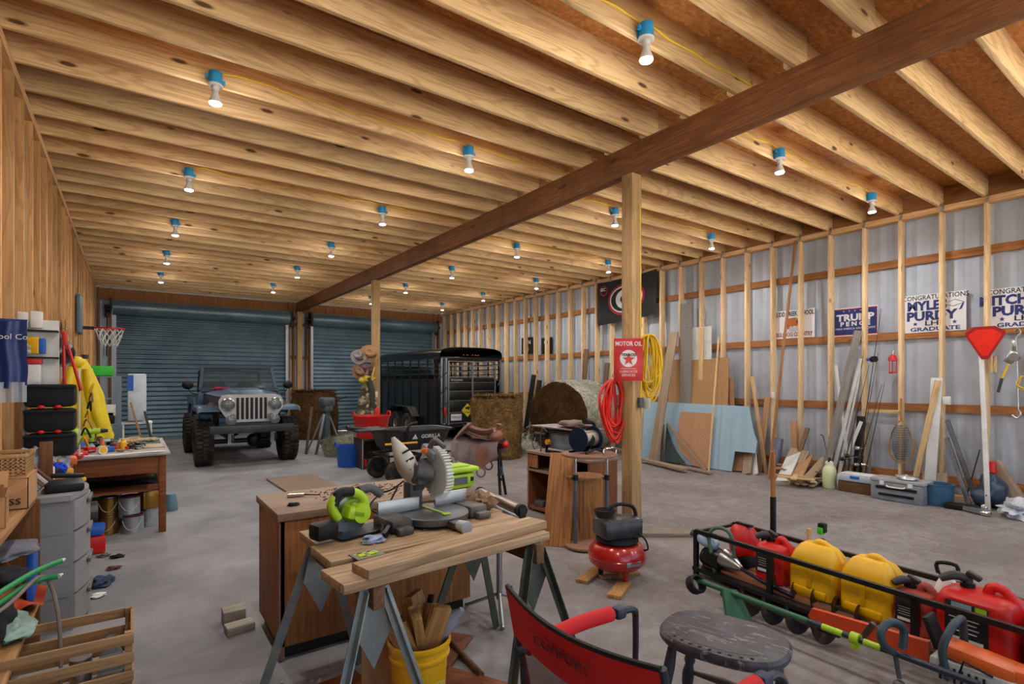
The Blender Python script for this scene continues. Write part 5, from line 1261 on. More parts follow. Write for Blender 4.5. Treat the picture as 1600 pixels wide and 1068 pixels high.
M().box((0, LL, 1.1), (2*hw, .03, 1.35)).build('front_wall', trm, t)
g = M()
for x in (-hw+.03, hw-.03, -hw+.16): g.box((x, -.03, 1.28), (.055, .06, 1.78), b=.008)
g.box((-hw+.10, -.04, 1.28), (.02, .05, 1.7)); g.build('corner_post', trg, t)
M().box((0, -.02, .42), (2*hw, .08, .12), b=.01).box((0, -.02, 2.17), (2*hw, .06, .09), b=.01).build('rear_sill', trm, t)
gt = M(); gx0, gx1 = -hw+.22, hw-.22; gm_ = (gx0+gx1)/2
for x in (gx0, gm_, gx1): gt.box((x, -.05, 1.27), (.045, .05, 1.68), b=.005)
for z in (.47, .75, 1.06, 1.31, 1.54, 1.68, 1.83, 1.98, 2.10): gt.box((gm_, -.05, z), (gx1-gx0, .03, .028 if z > 1.6 else .02))
gate = gt.build('rear_gate', trg, t)
for (z0_, z1_) in ((.48, .75), (.76, 1.05), (1.07, 1.30), (1.32, 1.53), (1.55, 1.67)):
    for (xa, xb) in ((gx0+.02, gm_-.02), (gm_+.02, gx1-.02)):
        M().box(((xa+xb)/2, -.045, (z0_+z1_)/2), (xb-xa, .02, z1_-z0_-.012), b=.006).build('gate_panel', pnl, gate)
M().tube([(gx1+.08, -.08, 2.05), (gx1+.14, -.12, 1.9), (gx1+.12, -.12, 1.6), (gx1+.08, -.08, 1.45)], .012, 8, k=4).build('latch_bar', trg, t)
for z in (1.75, 1.35, .95): M().tube([(-hw-.02, -.05, z-.1), (-hw+.08, -.13, z), (-hw+.16, -.06, z+.06)], .012, 6, k=3).build('strap_hook', blackm, t)
M().ell((-hw+.1, -.09, .78), (.045, .03, .12), 14).build('tail_light', mat('tail_red', '#a81216', .3), t)
for x in (-.28, -.16, .0, .1, .18): M().ell((x, -.06, 2.27), (.03, .02, .018), 10).build('marker_light', mat('tail_red', '#a81216', .3), t)
wlet = mat('decal_white', '#c9ccce', .5)
M().box((gx0+.23, -.062, .62), (.32, .006, .17), b=.002).build('licence_plate', wlet, t); text('TMK431', 'lettering', blackp, t, (gx0+.23, -.067, .62), (PI/2, 0, 0), .085)
M().box((gm_-.16, -.066, .80), (.26, .004, .26), (0, PI/4, 0)).build('caution_sign', mat('caution', '#c6b428', .5), t)
text('HORSE', 'lettering', blackp, t, (gm_-.16, -.071, .74), (PI/2, 0, 0), .06)
M().prism([(-.06, -.03), (.0, -.01), (.02, -.05), (.05, -.04), (.07, .03), (.03, .06), (-.02, .03), (-.07, .04)], .002, TR((gm_-.16, -.070, .85), (PI/2, 0, 0))).build('horse_mark', blackp, t)
text('STOCKMAN', 'lettering', wlet, t, (gx0+.25, -.06, 1.60), (PI/2, 0, 0), .065); text('trailers', 'lettering', wlet, t, (gx0+.25, -.06, 1.55), (PI/2, 0, 0), .035)
M().tube([(0, LL, .4), (0, LL+.35, .4)], .05, 8).build('tongue', trm, t)
# dark bags and poles between trailer and right wall
for i, (a, b_) in enumerate((((8.72, 11.7, 0), (8.9, 11.5, 1.75)), ((8.70, 11.35, 0), (8.9, 11.25, 1.6)), ((8.62, 11.1, 0), (8.88, 11.0, 1.35)))):
    lean('dark_plank', ['tallest dark board leaning on the right wall beside the trailer', 'middle dark board leaning on the right wall beside the trailer', 'shortest dark board leaning on the right wall beside the trailer'][i], 'board', a, b_, .16, .04, blackp, (1, 0, 0))
# ================================================================ MIDDLE: tubs, cart, saddle, post gear
def tub(label, loc, r0, r1, h, m, handles=True, rot=0):
    t = thing('tub', label, 'tub', loc, rot)
    M().lathe([(0, 0), (r0, 0), (r0*1.02, .01), (r1, h-.01), (r1*1.03, h), (r1*.98, h), (r0*.97, .02), (0, .015)], 40).build('tub_body', m, t)
    for s in (-1, 1): M().tube([(s*r1*.99, -.08, h-.02), (s*r1*1.02, -.06, h+.06), (s*r1*1.02, .06, h+.06), (s*r1*.99, .08, h-.02)], .014, 8, k=4).build('handle', m, t)
    return t
tub('bright blue tub on the floor in front of the middle post', (3.30, 9.85, 0), .20, .235, .39, bluep)
t = thing('feed_cabinet', 'low open dark cabinet carrying the red tub', 'cabinet', (3.62, 9.55, 0))
M().box((0, 0, .53), (.52, .5, .03)).build('top', mat('cab_dark', '#3b2c25', .6), t)
for x in (-.25, .25): M().box((x, 0, .26), (.02, .48, .52)).build('side_panel', MATS['cab_dark'] if x < 0 else mat('edge_pale', '#9b958e', .6), t)
M().box((0, .24, .26), (.5, .015, .52)).box((0, 0, .03), (.5, .46, .03)).build('back_panel', MATS['cab_dark'], t)
M().box((-.262, -.24, .27), (.012, .02, .54)).build('edge_strip', mat('edge_pale', '#9b958e', .6), t)
for i in range(5):
    o = M().cyl((0, 0, 0), (0, 0, .12), .035, n=14).build('can', (redp, greyp, whitep, blackp, redp)[i], None, (3.44+.09*i, 9.42, .046)); tag(o, '%s can on the bottom shelf of the low cabinet' % ('left red', 'grey', 'white', 'black', 'right red')[i], 'can')
tub('bright red tub standing on the low cabinet by the middle post', (3.60, 9.52, .546), .26, .33, .40, redp)
blob('red_jug', 'red jug standing behind the rim of the red tub', 'jug', (3.86, 9.9, .0), (.09, .08, .60), redp, 4, .1)
# dump cart
t = thing('dump_cart', 'black dump cart with GORILLA lettering behind the miter saw', 'cart', (3.72, 8.1, 0), .05)
ctm = mat('cart_poly', '#1b1d20', .5, 0, .1, 5, dirt='#55504a', dirtamt=.2)
def cartf(u, v):
    a = 2*PI*u; c, s = math.cos(a), math.sin(a); k = 1/(abs(c)**6+abs(s)**6)**(1/6)
    f = [(.0, .50), (.72, .50), (.80, .53), (1.0, .80), (1.05, .81), (1.05, .79), (.98, .78), (.78, .52)][min(7, round(v*7))]
    return (c*k*.62*f[0]-.0, s*k*.36*f[0], f[1]+.03*(c < -.5)*(f[0] > .95))
M().grid(cartf, 56, 7, cu=True).build('tub', ctm, t, ang=40)
text('GORILLA', 'lettering', wlet, t, (.18, -.352, .70), (PI/2+.25, 0, 0), .085, bold=.002); M().prism([(-.05, -.035), (.05, -.035), (.0, .05)], .003, TR((-.10, -.352, .70), (PI/2+.25, 0, 0))).build('logo_mark', wlet, t)
M().tube([(-.62, .0, .80), (-.95, -.05, .86), (-1.10, -.08, .88)], .03, 8, k=3).box((-.75, -.05, .83), (.5, .5, .03), b=.01).build('front_lip', ctm, t)
M().tube([(-.2, -.2, .48), (-.25, -.36, .60), (-.24, -.40, .88), (-.1, -.42, .93)], .022, 8, k=4).build('pull_handle', blackm, t)
M().tube([(-.62, -.38, .62), (-.10, -.42, .62)], .016, 8).build('wood_grip', MATS['amber'], t)
g = M()
for y in (-.3, .3): g.box((0, y, .42), (1.15, .03, .03)).box((0, y, .22), (1.1, .02, .02))
for x in (-.52, 0, .52): g.box((x, 0, .42), (.03, .6, .03)).box((x, -.3, .32), (.02, .02, .22)).box((x, .3, .32), (.02, .02, .22))
g.build('frame', blackm, t)
for x in (-.42, .42):
    for y in (-.34, .34):
        o = M().lathe([(.09, -.045), (.15, -.05), (.175, -.03), (.175, .03), (.15, .05), (.09, .045)], 26, TR((x, y, .175), (PI/2, 0, 0))).build('tire', rubber, t); M().lathe([(.1, .03), (0, .04)], 18, TR((x, y, .175), (PI/2, 0, 0))).lathe([(.1, -.03), (0, -.04)], 18, TR((x, y, .175), (PI/2, 0, 0))).build('rim', blackm, o)
blob('feed_sack', 'yellow sack tucked beneath the cart frame near the saddle', 'sack', (4.28, 7.4, 0), (.16, .14, .12), mat('sack_yellow', '#b79f1e', .7, 0, .3, 9), 6, .2)
# saddle and its stand
t = thing('saddle_stand', 'black folding saddle stand with splayed legs', 'stand', (3.86, 6.15, 0), -.75)
M().cyl((-.28, 0, .70), (.30, 0, .70), .035, n=14).build('bar', blackm, t)
for x, nm in ((-.22, 'a'), (.24, 'b')):
    for s in (-1, 1): M().tube([(x, 0, .70), (x+.02*(1 if x > 0 else -1), s*.10, .40), (x+.06*(1 if x > 0 else -1), s*.24, 0.01)], .02, 8).build('leg', blackm, t)
M().box((.26, 0, .34), (.03, .30, .03)).tube([(.26, -.14, .34), (.31, -.2, .28), (.31, -.26, .32)], .010, 6, k=3).build('brace', blackm, t)
M().box((.26, .10, .36), (.05, .05, .13), b=.01).build('lock', mat('lock_blue', '#5a7c96', .4, .5), t)
M().ell((.33, 0, .72), (.05, .06, .05)).build('red_cap', redp, t)
lea = mat('saddle_leather', '#7b3f22', .5, 0, .2, 6, dirt='#9a8478', dirtamt=.35); leg_ = mat('saddle_dusty', '#6d5a57', .75, 0, .2, 8, dirt='#8d7f7a', dirtamt=.4); les = mat('saddle_suede', '#8d665c', .9, 0, .15, 10)
s_ = thing('western_saddle', 'dusty brown western saddle resting on the black stand', 'saddle', (3.86, 6.15, .735), -.75)
def skirt(u, v):
    x = -.34+.62*u; a = (v-.5)*2
    drop = abs(a)**1.3*(.30-.05*math.cos(u*PI*2)); y = .27*math.sin(a*PI/2.1)
    return (x+.03*math.sin(a*3), y, .07-drop+.04*(2*u-1)**2+.01*math.sin(u*12+a*4))
g = M().grid(skirt, 24, 26).grid(lambda u, v: tuple(Vector(skirt(u, v))+Vector((0, 0, -.012))), 24, 26); g.build('skirt', leg_, s_, ang=80)
M().grid(lambda u, v: (-.22+.40*u, (v-.5)*.26, .105+.10*(1-u)**2*1.2+.06*u**3-.05*(1-(2*v-1)**2)*(.5)+.05*(2*v-1)**2), 18, 14).grid(lambda u, v: (-.22+.40*u, (v-.5)*.27, .06+.10*(1-u)**2), 6, 6).build('seat', les, s_, ang=80)
M().lathe([(0, -.02), (.16, -.015), (.175, .0), (.15, .02), (.0, .035)], 30, TR((-.24, 0, .17), (0, -.85, 0)) @ Matrix.Diagonal((.85, 1.1, 1, 1))).build('cantle', les, s_)
M().ell((.20, 0, .10), (.10, .15, .09), 20).build('pommel', lea, s_)
M().cyl((.22, 0, .15), (.24, 0, .25), .022, .018, 14).lathe([(0, 0), (.035, .0), (.045, .008), (.035, .018), (0, .02)], 20, TR((.245, 0, .25), (0, .2, 0))).build('horn', lea, s_)
for sd_ in (-1, 1):
    M().grid(lambda u, v: (-.02+.14*u+.02*math.sin(v*4), sd_*(.235+.035*v), -.02-.27*v), 4, 12).grid(lambda u, v: (-.02+.14*u+.02*math.sin(v*4), sd_*(.247+.035*v), -.02-.27*v), 4, 12).build('stirrup_fender', lea, s_)
    M().tube([(.05+.055*math.cos(a), sd_*.28, -.34+.06*math.sin(a)) for a in [2*PI*i/16 for i in range(16)]], .012, 8, close=True).build('stirrup', leg_, s_)
M().tube([(-.28, -.2, .02), (-.30, -.27, -.12), (-.24, -.30, -.3), (-.18, -.28, -.38)], .016, 6, k=4).tube([(-.1, -.24, 0), (-.12, -.28, -.2), (-.06, -.29, -.36)], .013, 6, k=4).build('latigo_strap', leg_, s_)
# gear on the middle post
feltm = mat('felt_tan', '#a8825e', .9, 0, .08, 8)
def hat(name, label, loc, rot, m, r=.17, band=None):
    t = thing(name, label, 'hat', loc, rot)
    M().grid(lambda u, v: (lambda a, k: (k*r*1.18*math.cos(a), k*r*math.sin(a), .045*k**3*abs(math.cos(a))**3-.0))(2*PI*u, .42+.58*v), 40, 6, cu=True).grid(lambda u, v: (lambda a, k: (k*r*1.18*math.cos(a), k*r*math.sin(a), .045*k**3*abs(math.cos(a))**3-.006))(2*PI*u, .42+.58*v), 40, 6, cu=True).build('brim', m, t, ang=70)
    M().lathe([(r*.55, 0), (r*.54, .05), (r*.48, .11), (r*.36, .125), (r*.15, .10), (0, .09)], 30, Matrix.Diagonal((1.2, .95, 1, 1))).build('crown', m, t)
    M().lathe([(r*.56, .004), (r*.56, .03)], 30, Matrix.Diagonal((1.2, .95, 1, 1))).build('band', band or blackp, t); return t
fx, fy = XB-.07, 10.76-.07
hat('cowboy_hat', 'tan cowboy hat hung facing out near the top of the middle post gear', (3.98, 10.58, 2.14), (1.35, .3, -.6), feltm, .175)
hat('felt_hat', 'grey felt hat hanging behind the tan cowboy hat', (3.82, 10.74, 2.08), (1.2, .2, -.9), mat('felt_grey', '#8e8a86', .9), .165)
hat('straw_hat', 'brown hat with dark band hanging lowest on the middle post', (3.80, 10.68, 1.76), (1.3, .6, -.7), mat('felt_brown', '#8a6a50', .9, 0, .2), .15)
blob('plaid_shirt', 'red, white and navy plaid cloth hanging between the hats', 'shirt', (3.90, 10.66, 1.74), (.15, .07, .11), mat('plaid', '#5a4248', .9, 0, .9, 22), 5, .3)
blob('tool_belt', 'yellow and grey strap bundle hanging below the hats on the middle post', 'strap', (3.92, 10.60, 1.52), (.14, .08, .09), mat('strap_yellow', '#b59c30', .7, 0, .4, 12), 9, .4)
lean('pry_bar', 'yellow tool handle sticking up above the strap bundle', 'handle', (3.98, 10.56, 1.58), (4.06, 10.56, 1.86), .03, .02, yelp)
camo = None
m, nt, b = nmat('camo'); v = coords(nt)
c = mixc(nt, ramp(nt, noi(nt, v, 7, 3), [(.45, 0), (.5, 1)], 'CONSTANT'), lin('#6b6248'), lin('#3a3428')); c = mixc(nt, ramp(nt, noi(nt, v, 11, 3), [(.56, 0), (.58, 1)], 'CONSTANT'), c, lin('#a39a80'))
nt.links.new(c, b.inputs['Base Color']); b.inputs['Roughness'].default_value = .9; camo = m
t = thing('camo_coat', 'camouflage coat hanging on the left face of the middle post', 'coat', (3.94, 10.62, .78))
M().grid(lambda u, v: (math.cos(2*PI*u)*(.10+.13*v)*(1+.1*math.sin(8*PI*u+v*3))-.02*v, math.sin(2*PI*u)*(.07+.04*v), .86*(1-v)), 40, 16, cu=True).build('coat_body', camo, t, ang=80)
M().tube([(-.02, -.06, .86), (.05, -.09, .60), (.06, -.08, .28)], [.06, .065, .055], 12, k=4).build('sleeve', mat('olive_cloth', '#39392f', .9, 0, .2), t, ang=80)
t = thing('waders', 'grey-green waders hanging below the camouflage coat', 'waders', (3.80, 10.55, .12))
for x in (-.06, .07): M().tube([(x*.6, 0, .68), (x, -.02, .38), (x*1.3, -.03, .06)], [.07, .075, .06], 12, k=4).build('leg', mat('wader', '#5c6864', .6, 0, .2), t, ang=80)
# outboard motor on a stand
om = mat('outboard_grey', '#59636a', .4, .4, .2, 8)
t = thing('outboard_motor', 'old grey outboard motor on a stand left of the middle post', 'outboard motor', (3.52, 12.0, 0), .3)
M().box((0, 0, 1.12), (.30, .24, .20), b=.05).box((0, 0, .97), (.2, .2, .12), b=.02).build('engine', om, t)
M().bar((0, 0, .95), (0, .02, .30), .11, .09).box((0, .02, .25), (.12, .22, .1), b=.03).ell((0, .1, .2), (.06, .15, .06)).build('shaft_housing', om, t)
M().tube([(.1, -.05, 1.12), (.3, -.12, 1.2), (.42, -.15, 1.22)], .018, 8).build('tiller', blackp, t)
for s in (-1, 1): M().bar((s*.05, 0, .85), (s*.34, -.12, 0), .05, .03).bar((s*.05, .05, .85), (s*.3, .3, 0), .05, .03).build('stand_leg', galv, t)
M().tube([(.15, .0, .05), (.1, -.05, .35), (.12, 0, .7)], .02, 6).build('brace', blackm, t)
lean('steel_pipe', 'rusty bar leaning left of the outboard motor', 'bar', (3.08, 12.0, 0), (3.28, 12.3, 1.0), .05, .05, mat('rust2', '#5d4a40', .7, .3, .3))
t = thing('switch_box', 'white outlet cover on the middle post', 'outlet', (XB-.02, 10.76-.076, 1.30))
M().box((0, 0, 0), (.07, .012, .12), b=.003).build('cover', whitep, t)
def GF(px, py, xm=8.88):
    p = G(px, py)
    if p.x > xm:
        r = ray(px, py); p = Vector((xm, r.y*xm/r.x, 0))
    return p
# ================================================================ RIGHT WALL: signs and flag
XS = 9.1435
sw = mat('sign_face', '#dcdce0', .5, 0, .02, 4); navy = mat('sign_navy', '#1f2f6e', .5, 0, .05); sblack = mat('sign_ink', '#26262c', .6)
def wsign(name, label, px0, py0, px1, py1, m):
    a, b_ = W(px0, py0, XS), W(px1, py1, XS); cy_, cz = (a.y+b_.y)/2, (a.z+b_.z)/2; w_, h = abs(a.y-b_.y), abs(a.z-b_.z)
    t = thing(name, label, 'sign', (XS, cy_, cz), (0, 0, -PI/2)); M().box((0, 0, 0), (w_, .004, h)).build('panel', m, t); return t, w_, h
def stext(t, s, x, z, size, m, sx_=1, bold=0, y=-.0035): return text(s, 'lettering', m, t, (x, y, z), (PI/2, 0, 0), size, ext=.0005, sx=sx_, bold=bold)
def starm(t, x, z, r, m): M().prism([(r*(1 if i % 2 == 0 else .42)*math.sin(PI*i/5), r*(1 if i % 2 == 0 else .42)*math.cos(PI*i/5)) for i in range(10)], .001, TR((x, -.003, z), (PI/2, 0, 0))).build('star', m, t)
t, w_, h = wsign('yard_sign', 'white school yard sign with an orange-brown dog head behind the studs', 1210, 487, 1273, 526, sw)
stext(t, 'RUDD CREEK SCHOOL', 0, h*.36, h*.22, sblack, .60, .003)
stext(t, 'BULLDOG COUNTRY', 0, -h*.37, h*.20, mat('sign_brown', '#9a5a1c', .5), .66, .003)
M().prism([(-.14, -.06), (-.16, .04), (-.10, .10), (.02, .11), (.10, .07), (.14, .09), (.13, 0), (.07, -.05), (.0, -.03), (-.06, -.10)], .001, TR((0, -.003, .0), (PI/2, 0, 0))).build('dog_head', mat('sign_orange', '#b8642a', .5), t)
M().prism([(-.10, -.12), (-.06, -.02), (.02, -.04), (.10, -.0), (.12, -.07), (.04, -.12)], .001, TR((0, -.0042, -.01), (PI/2, 0, 0))).build('muzzle', mat('sign_pale', '#c9c5c8', .5), t)
M().ell((.07, -.005, .03), (.025, .001, .03), 10).ell((-.12, -.005, -.01), (.02, .001, .03), 10).build('ear_spot', sblack, t)
t, w_, h = wsign('yard_sign', 'navy campaign yard sign with red and white border behind the studs', 1302, 483, 1372, 522, sw)
M().box((0, -.0022, 0), (w_*.97, .001, h*.93)).build('red_border', mat('sign_crimson', '#8e1a2c', .5), t); M().box((0, -.0030, 0), (w_*.93, .001, h*.86)).build('blue_field', navy, t)
stext(t, 'TRUMP', 0, h*.14, h*.32, sw, 1.15, .006, -.0042); stext(t, 'P E N C E', 0, -h*.08, h*.2, sw, 1.15, .004, -.0042); stext(t, 'MAKE AMERICA GREAT AGAIN!', 0, -h*.24, h*.10, sw, .9, 0, -.0042)
for i in range(5): starm(t, -.16+.08*i, h*.38, .012, sw)
def grad(label, px0, py0, px1, py1, first, cap):
    t, w_, h = wsign('yard_sign', label, px0, py0, px1, py1, sw)
    stext(t, 'CONGRATULATIONS', 0, h*.41, h*.17, sblack, .86, .001)
    stext(t, first, -w_*.13, h*.19, h*.32, navy, .95 if cap else .80, .008); stext(t, 'PURDY', -w_*.06, -h*.08, h*.32, navy, 1.05, .008)
    stext(t, 'LHS', 0, -h*.27, h*.17, sblack, 1.5, .002); stext(t, 'GRADUATE', 0, -h*.42, h*.14, navy, 1.45, .002)
    for x in (-.32, .32): starm(t, w_*x, -h*.27, h*.06, navy)
    if cap:
        M().prism([(-.11, .02), (.02, .07), (.13, .02), (.0, -.03)], .001, TR((w_*.30, -.003, h*.17), (PI/2, 0, 0))).build('cap_top', sblack, t)
        M().prism([(-.095, .02), (.02, .062), (.115, .02), (.0, -.022)], .001, TR((w_*.30, -.004, h*.17), (PI/2, 0, 0))).build('cap_fill', sw, t)
        M().prism([(.10, .01), (.12, .01), (.09, -.07), (.06, -.08)], .001, TR((w_*.30, -.004, h*.17), (PI/2, 0, 0))).build('tassel', navy, t)
    return t
grad('white graduate yard sign with a mortarboard drawing, left of the red triangle', 1414, 463, 1510, 515, 'MYLES', True)
grad('white graduate yard sign right of the red triangle at the photo edge', 1546, 452, 1664, 507, 'MITCHELL', True)
for i, (a, l1, l2) in enumerate((((815, 528, 833, 552), 'ESPN', '10'), ((846, 528, 863, 552), 'GW', '24'))):
    t, w_, h = wsign('door_sign', ['black sign with white letters above the trailer corner', 'second black sign with white letters, nearer the big bale'][i], *a, blackp)
    stext(t, l1, 0, h*.2, h*.34, sw, .9, .004); stext(t, l2, 0, -h*.22, h*.34, sw, .9, .004)
# flag
FY0, FY1, FZ0, FZ1 = 9.12, 7.40, 2.93, 3.88
t = thing('flag', 'black team flag with a red and white oval hanging on the right wall studs', 'flag', (8.985, (FY0+FY1)/2, FZ0), (0, 0, -PI/2))
fw, fh = FY0-FY1, FZ1-FZ0; blf = mat('flag_black', '#0f0f12', .7, 0, .1); rdf = mat('flag_red', '#a3122c', .7); whf = mat('flag_white', '#d9d9dc', .7)
def ff(u, v, off=0): return (-fw/2+fw*u, -.012-.012*math.sin(u*14+v*3)-.008*math.sin(v*9+u*5)+off, fh*v-.05*math.sin(u*PI)*(v)-.06*(1-v)*(1-u)+.05*u)
M().grid(lambda u, v: ff(u, v), 40, 20).build('cloth', blf, t, ang=80)
def ringpts(rx, rz, rx2, rz2, off, nm, m, cx=.5, cz=.52, a0=0, a1=2*PI):
    def fn(u, v):
        a = a0+(a1-a0)*u; X = (rx*(1-v)+rx2*v)*math.cos(a); Z = (rz*(1-v)+rz2*v)*math.sin(a)
        k = 1-.28*abs(math.sin(a)) if False else 1
        p = ff(cx+X*k/fw, cz+Z*k/fh, off); return p
    M().grid(fn, 60, 2).build(nm, m, t, ang=80)
ringpts(.55, .36, .47, .29, -.003, 'red_ring', rdf); ringpts(.49, .305, .455, .275, -.006, 'white_ring', whf)
ringpts(.30, .22, .15, .10, -.004, 'letter_g', whf, a0=.6, a1=2*PI-.2)
M().grid(lambda u, v: ff(.5+(.02+.25*u)/fw, .50-(.03-.06*v)/fh, -.005), 6, 2).build('letter_bar', whf, t)
ringpts(.115, .115, .09, .09, -.004, 'badge_ring', rdf, .11, .80)
text('SEC', 'lettering', whf, t, (-fw/2+.11*fw, -.045, fh*.80), (PI/2, 0, 0), .10, ext=.001, bold=.002)
# ================================================================ RIGHT WALL: leaning sheets and lumber
weath = wood('weathered', '#a58f76', '#75614c', 2, knots=.2, ring=.25, tone=.15); fresh = wood('fresh_pine', '#d8b98a', '#a9804f', 2, knots=.2, tone=.1)
lauan = wood('lauan', '#b18763', '#8d6546', 2, knots=0, ring=.2, tone=.08); foam = mat('foam_board', '#8ea9b8', .7, 0, .05, 2, dirt='#a0a8ac', dirtamt=.25)
whitew = mat('white_trim', '#d0d0cc', .55, 0, .05, dirt='#a0988c', dirtamt=.3); greyw = wood('grey_board', '#8d8780', '#645e58', 2, knots=.1, tone=.1)
def sheet(name, label, cat, poly, xb, xt, zt_, th, m):
    """poly of picture points lying on a plane leaning from x=xb at the floor to x=xt at height zt_"""
    ang = math.atan2(xt-xb, zt_); n = Vector((-math.cos(ang), 0, math.sin(ang))); p0 = Vector((xb, 0, 0)); pts = []
    for px, py in poly:
        r = ray(px, py); o = Vector((0, 0, EYE)); k = (p0-o).dot(n)/r.dot(n); pts.append(o+r*k)
    up = Vector((math.sin(ang), 0, math.cos(ang))); zmin = min(p.z for p in pts)
    y0 = pts[0].y; loc = []
    for p in pts: loc.append((-(p.y-y0), (p-p0).dot(up)))
    lz = min(z for _, z in loc)
    if lz < .02: loc = [(x, max(z, 0.004)) for x, z in loc]
    mm = Matrix(((0, up.x, n.x, xb), (-1, up.y, n.y, y0), (0, up.z, n.z, 0), (0, 0, 0, 1)))
    o = M().prism(loc, th).build(name, m, sm=False); o.matrix_world = mm; return tag(o, label, cat)
sheet('plywood_sheet', 'tall tan plywood sheet leaning behind the blue-grey foam board', 'plywood', [(1048, 562), (1139.5, 558), (1136, 700), (1040, 720)], 8.72, 8.97, 2.0, .015, wood('ply_tan', '#b58c60', '#8f6a43', 2, knots=0, ring=.3, tone=.05))
sheet('foam_board', 'large blue-grey foam board with a notched corner leaning on the right wall', 'foam board', [(1008, 627), (1171, 635), (1178, 674), (1184, 690), (1181, 708), (1149, 705), (1143, 741), (1003, 718)], 8.50, 8.92, 1.4, .025, foam)
sheet('plywood_offcut', 'square reddish plywood piece leaning on the foam board', 'plywood', [(1064, 643), (1113, 646), (1108, 733), (1086, 728), (1066, 708), (1058, 690)], 8.42, 8.78, 1.2, .012, lauan)
sheet('white_sheet', 'small white sheet standing behind the plywood', 'panel', [(1080, 512), (1112, 509), (1112, 700), (1080, 705)], 8.86, 8.985, 2.4, .01, whitew)
sheet('grey_sheet', 'weathered grey-brown board standing tallest behind the white sheet', 'board', [(1065, 475), (1082, 474), (1080, 706), (1063, 708)], 8.80, 8.95, 2.6, .03, greyw)
def wl(name, label, b_, t_, w_, th, m, xt=8.97, cat='board', up=(1, 0, 0), xb=None):
    p = GF(*b_) if xb is None else W(b_[0], b_[1], xb); p.z = max(p.z, .004); return lean(name, label, cat, p, W(t_[0], t_[1], xt), w_, th, m, up)
wl('plank', 'wide weathered plank leaning left of the foam board', (1020, 722), (1053, 519), .20, .035, weath, 8.9)
wl('plank', 'pale pine board standing behind the plywood beside the white sheet', (1094, 715), (1096, 511), .09, .035, fresh, 8.95)
wl('plank', 'long thin stick leaning across the plywood sheet', (1107, 738), (1123, 527), .03, .02, fresh, 8.88)
wl('plank', 'short stick slanting across the mesh left of the plywood offcut', (1102, 736), (1042, 661), .05, .02, weath, 8.60)
wl('plank', 'narrow dark board beside the wire mesh', (1034, 722), (1036, 662), .05, .03, wood('umber', '#7b6044', '#55402c', 2, knots=0), 8.6)
sheet('wire_mesh', 'dark wire mesh panel leaning at the foot of the foam board', 'mesh', [(1042, 664), (1050, 690), (1058, 706), (1072, 724), (1038, 720)], 8.40, 8.70, 1.0, .01, mat('mesh_dark', '#34403e', .6, .3, .5, 60))
a, b_ = G(1004, 722), G(1070, 739); lean('plank', 'board standing on edge along the floor left of the foam board', 'board', a+Vector((0, 0, .07)), b_+Vector((0, 0, .07)), .14, .035, weath, (0, 0, 1)) 
a, b_ = G(1060, 731), G(1112, 742); lean('plank', 'low board lying on the floor before the foam board', 'board', a+Vector((0, 0, .035)), b_+Vector((0, 0, .035)), .07, .03, weath, (0, 0, 1))
wl('pole', 'very tall thin pole leaning up to the ceiling on the right wall', (1201, 748), (1243, 376), .035, .03, wood('pole_wood', '#a8764a', '#7a4d2a', 2, knots=0), 8.96, 'pole')
wl('plank', 'stick leaning left of the tall pole', (1197, 735), (1175, 588), .06, .03, fresh, 8.98)
wl('plank', 'brown board on the wall between foam board and tall pole', (1186, 728), (1200, 620), .10, .03, lauan, 8.98)
wl('plank', 'short board upright right of the plywood sheet', (1146, 716), (1142, 590), .10, .03, lauan, 8.99)
t = thing('bubble_roll', 'roll of grey bubble wrap leaning by the tall pole', 'roll', (0, 0, 0))
M().cyl(G(1207, 741), W(1216, 684, 8.9), .085, n=20).build('roll', mat('bubble', '#6b7484', .4, .1, .4, 40), t)
# scrap lumber pile
rr = random.Random(31)
spots = [(1150, 736, 1158, 693, .22), (1166, 741, 1172, 690, .16), (1180, 742, 1176, 702, .12), (1228, 750, 1250, 702, .3), (1240, 756, 1262, 712, .18), (1252, 758, 1290, 716, .12), (1222, 752, 1243, 704, .2)]
for i, (bx, by, tx, ty, w_) in enumerate(spots):
    o = wl('wood_offcut', 'offcut board leaning in the scrap pile at the foot of the right wall', (bx, by), (tx, ty), w_, .025, (lauan, weath, whitew, weath)[i % 4], 8.85); o['group'] = 'offcuts in the scrap pile'
for i in range(26):
    c = G(rr.uniform(1232, 1292), rr.uniform(738, 764)); c.x = min(c.x, 8.85); a = rr.uniform(0, PI); L = rr.uniform(.25, .6); z = .012+.028*(i % 6)
    d_ = Vector((math.cos(a), math.sin(a), rr.uniform(0, .12)))*L/2; c.z = z+.02; c.x = min(c.x, 8.93-abs(d_.x))
    o = lean('wood_offcut', 'short offcut lying in the scrap heap left of the garden sprayer', 'offcut', c-d_+Vector((0, 0, d_.z)), c+d_+Vector((0, 0, d_.z)), rr.uniform(.05, .12), .022, (weath, lauan, fresh, MATS['umber'])[i % 4], (0, 0, 1)); o['group'] = 'offcuts in the scrap heap'
wl('plank', 'brown stick rising from the scrap heap toward the left', (1235, 748), (1262, 668), .07, .03, MATS['umber'], 8.98); wl('plank', 'dark board upright at the stud left of the scrap heap', (1243, 740), (1240, 657), .1, .03, lauan, 8.99)
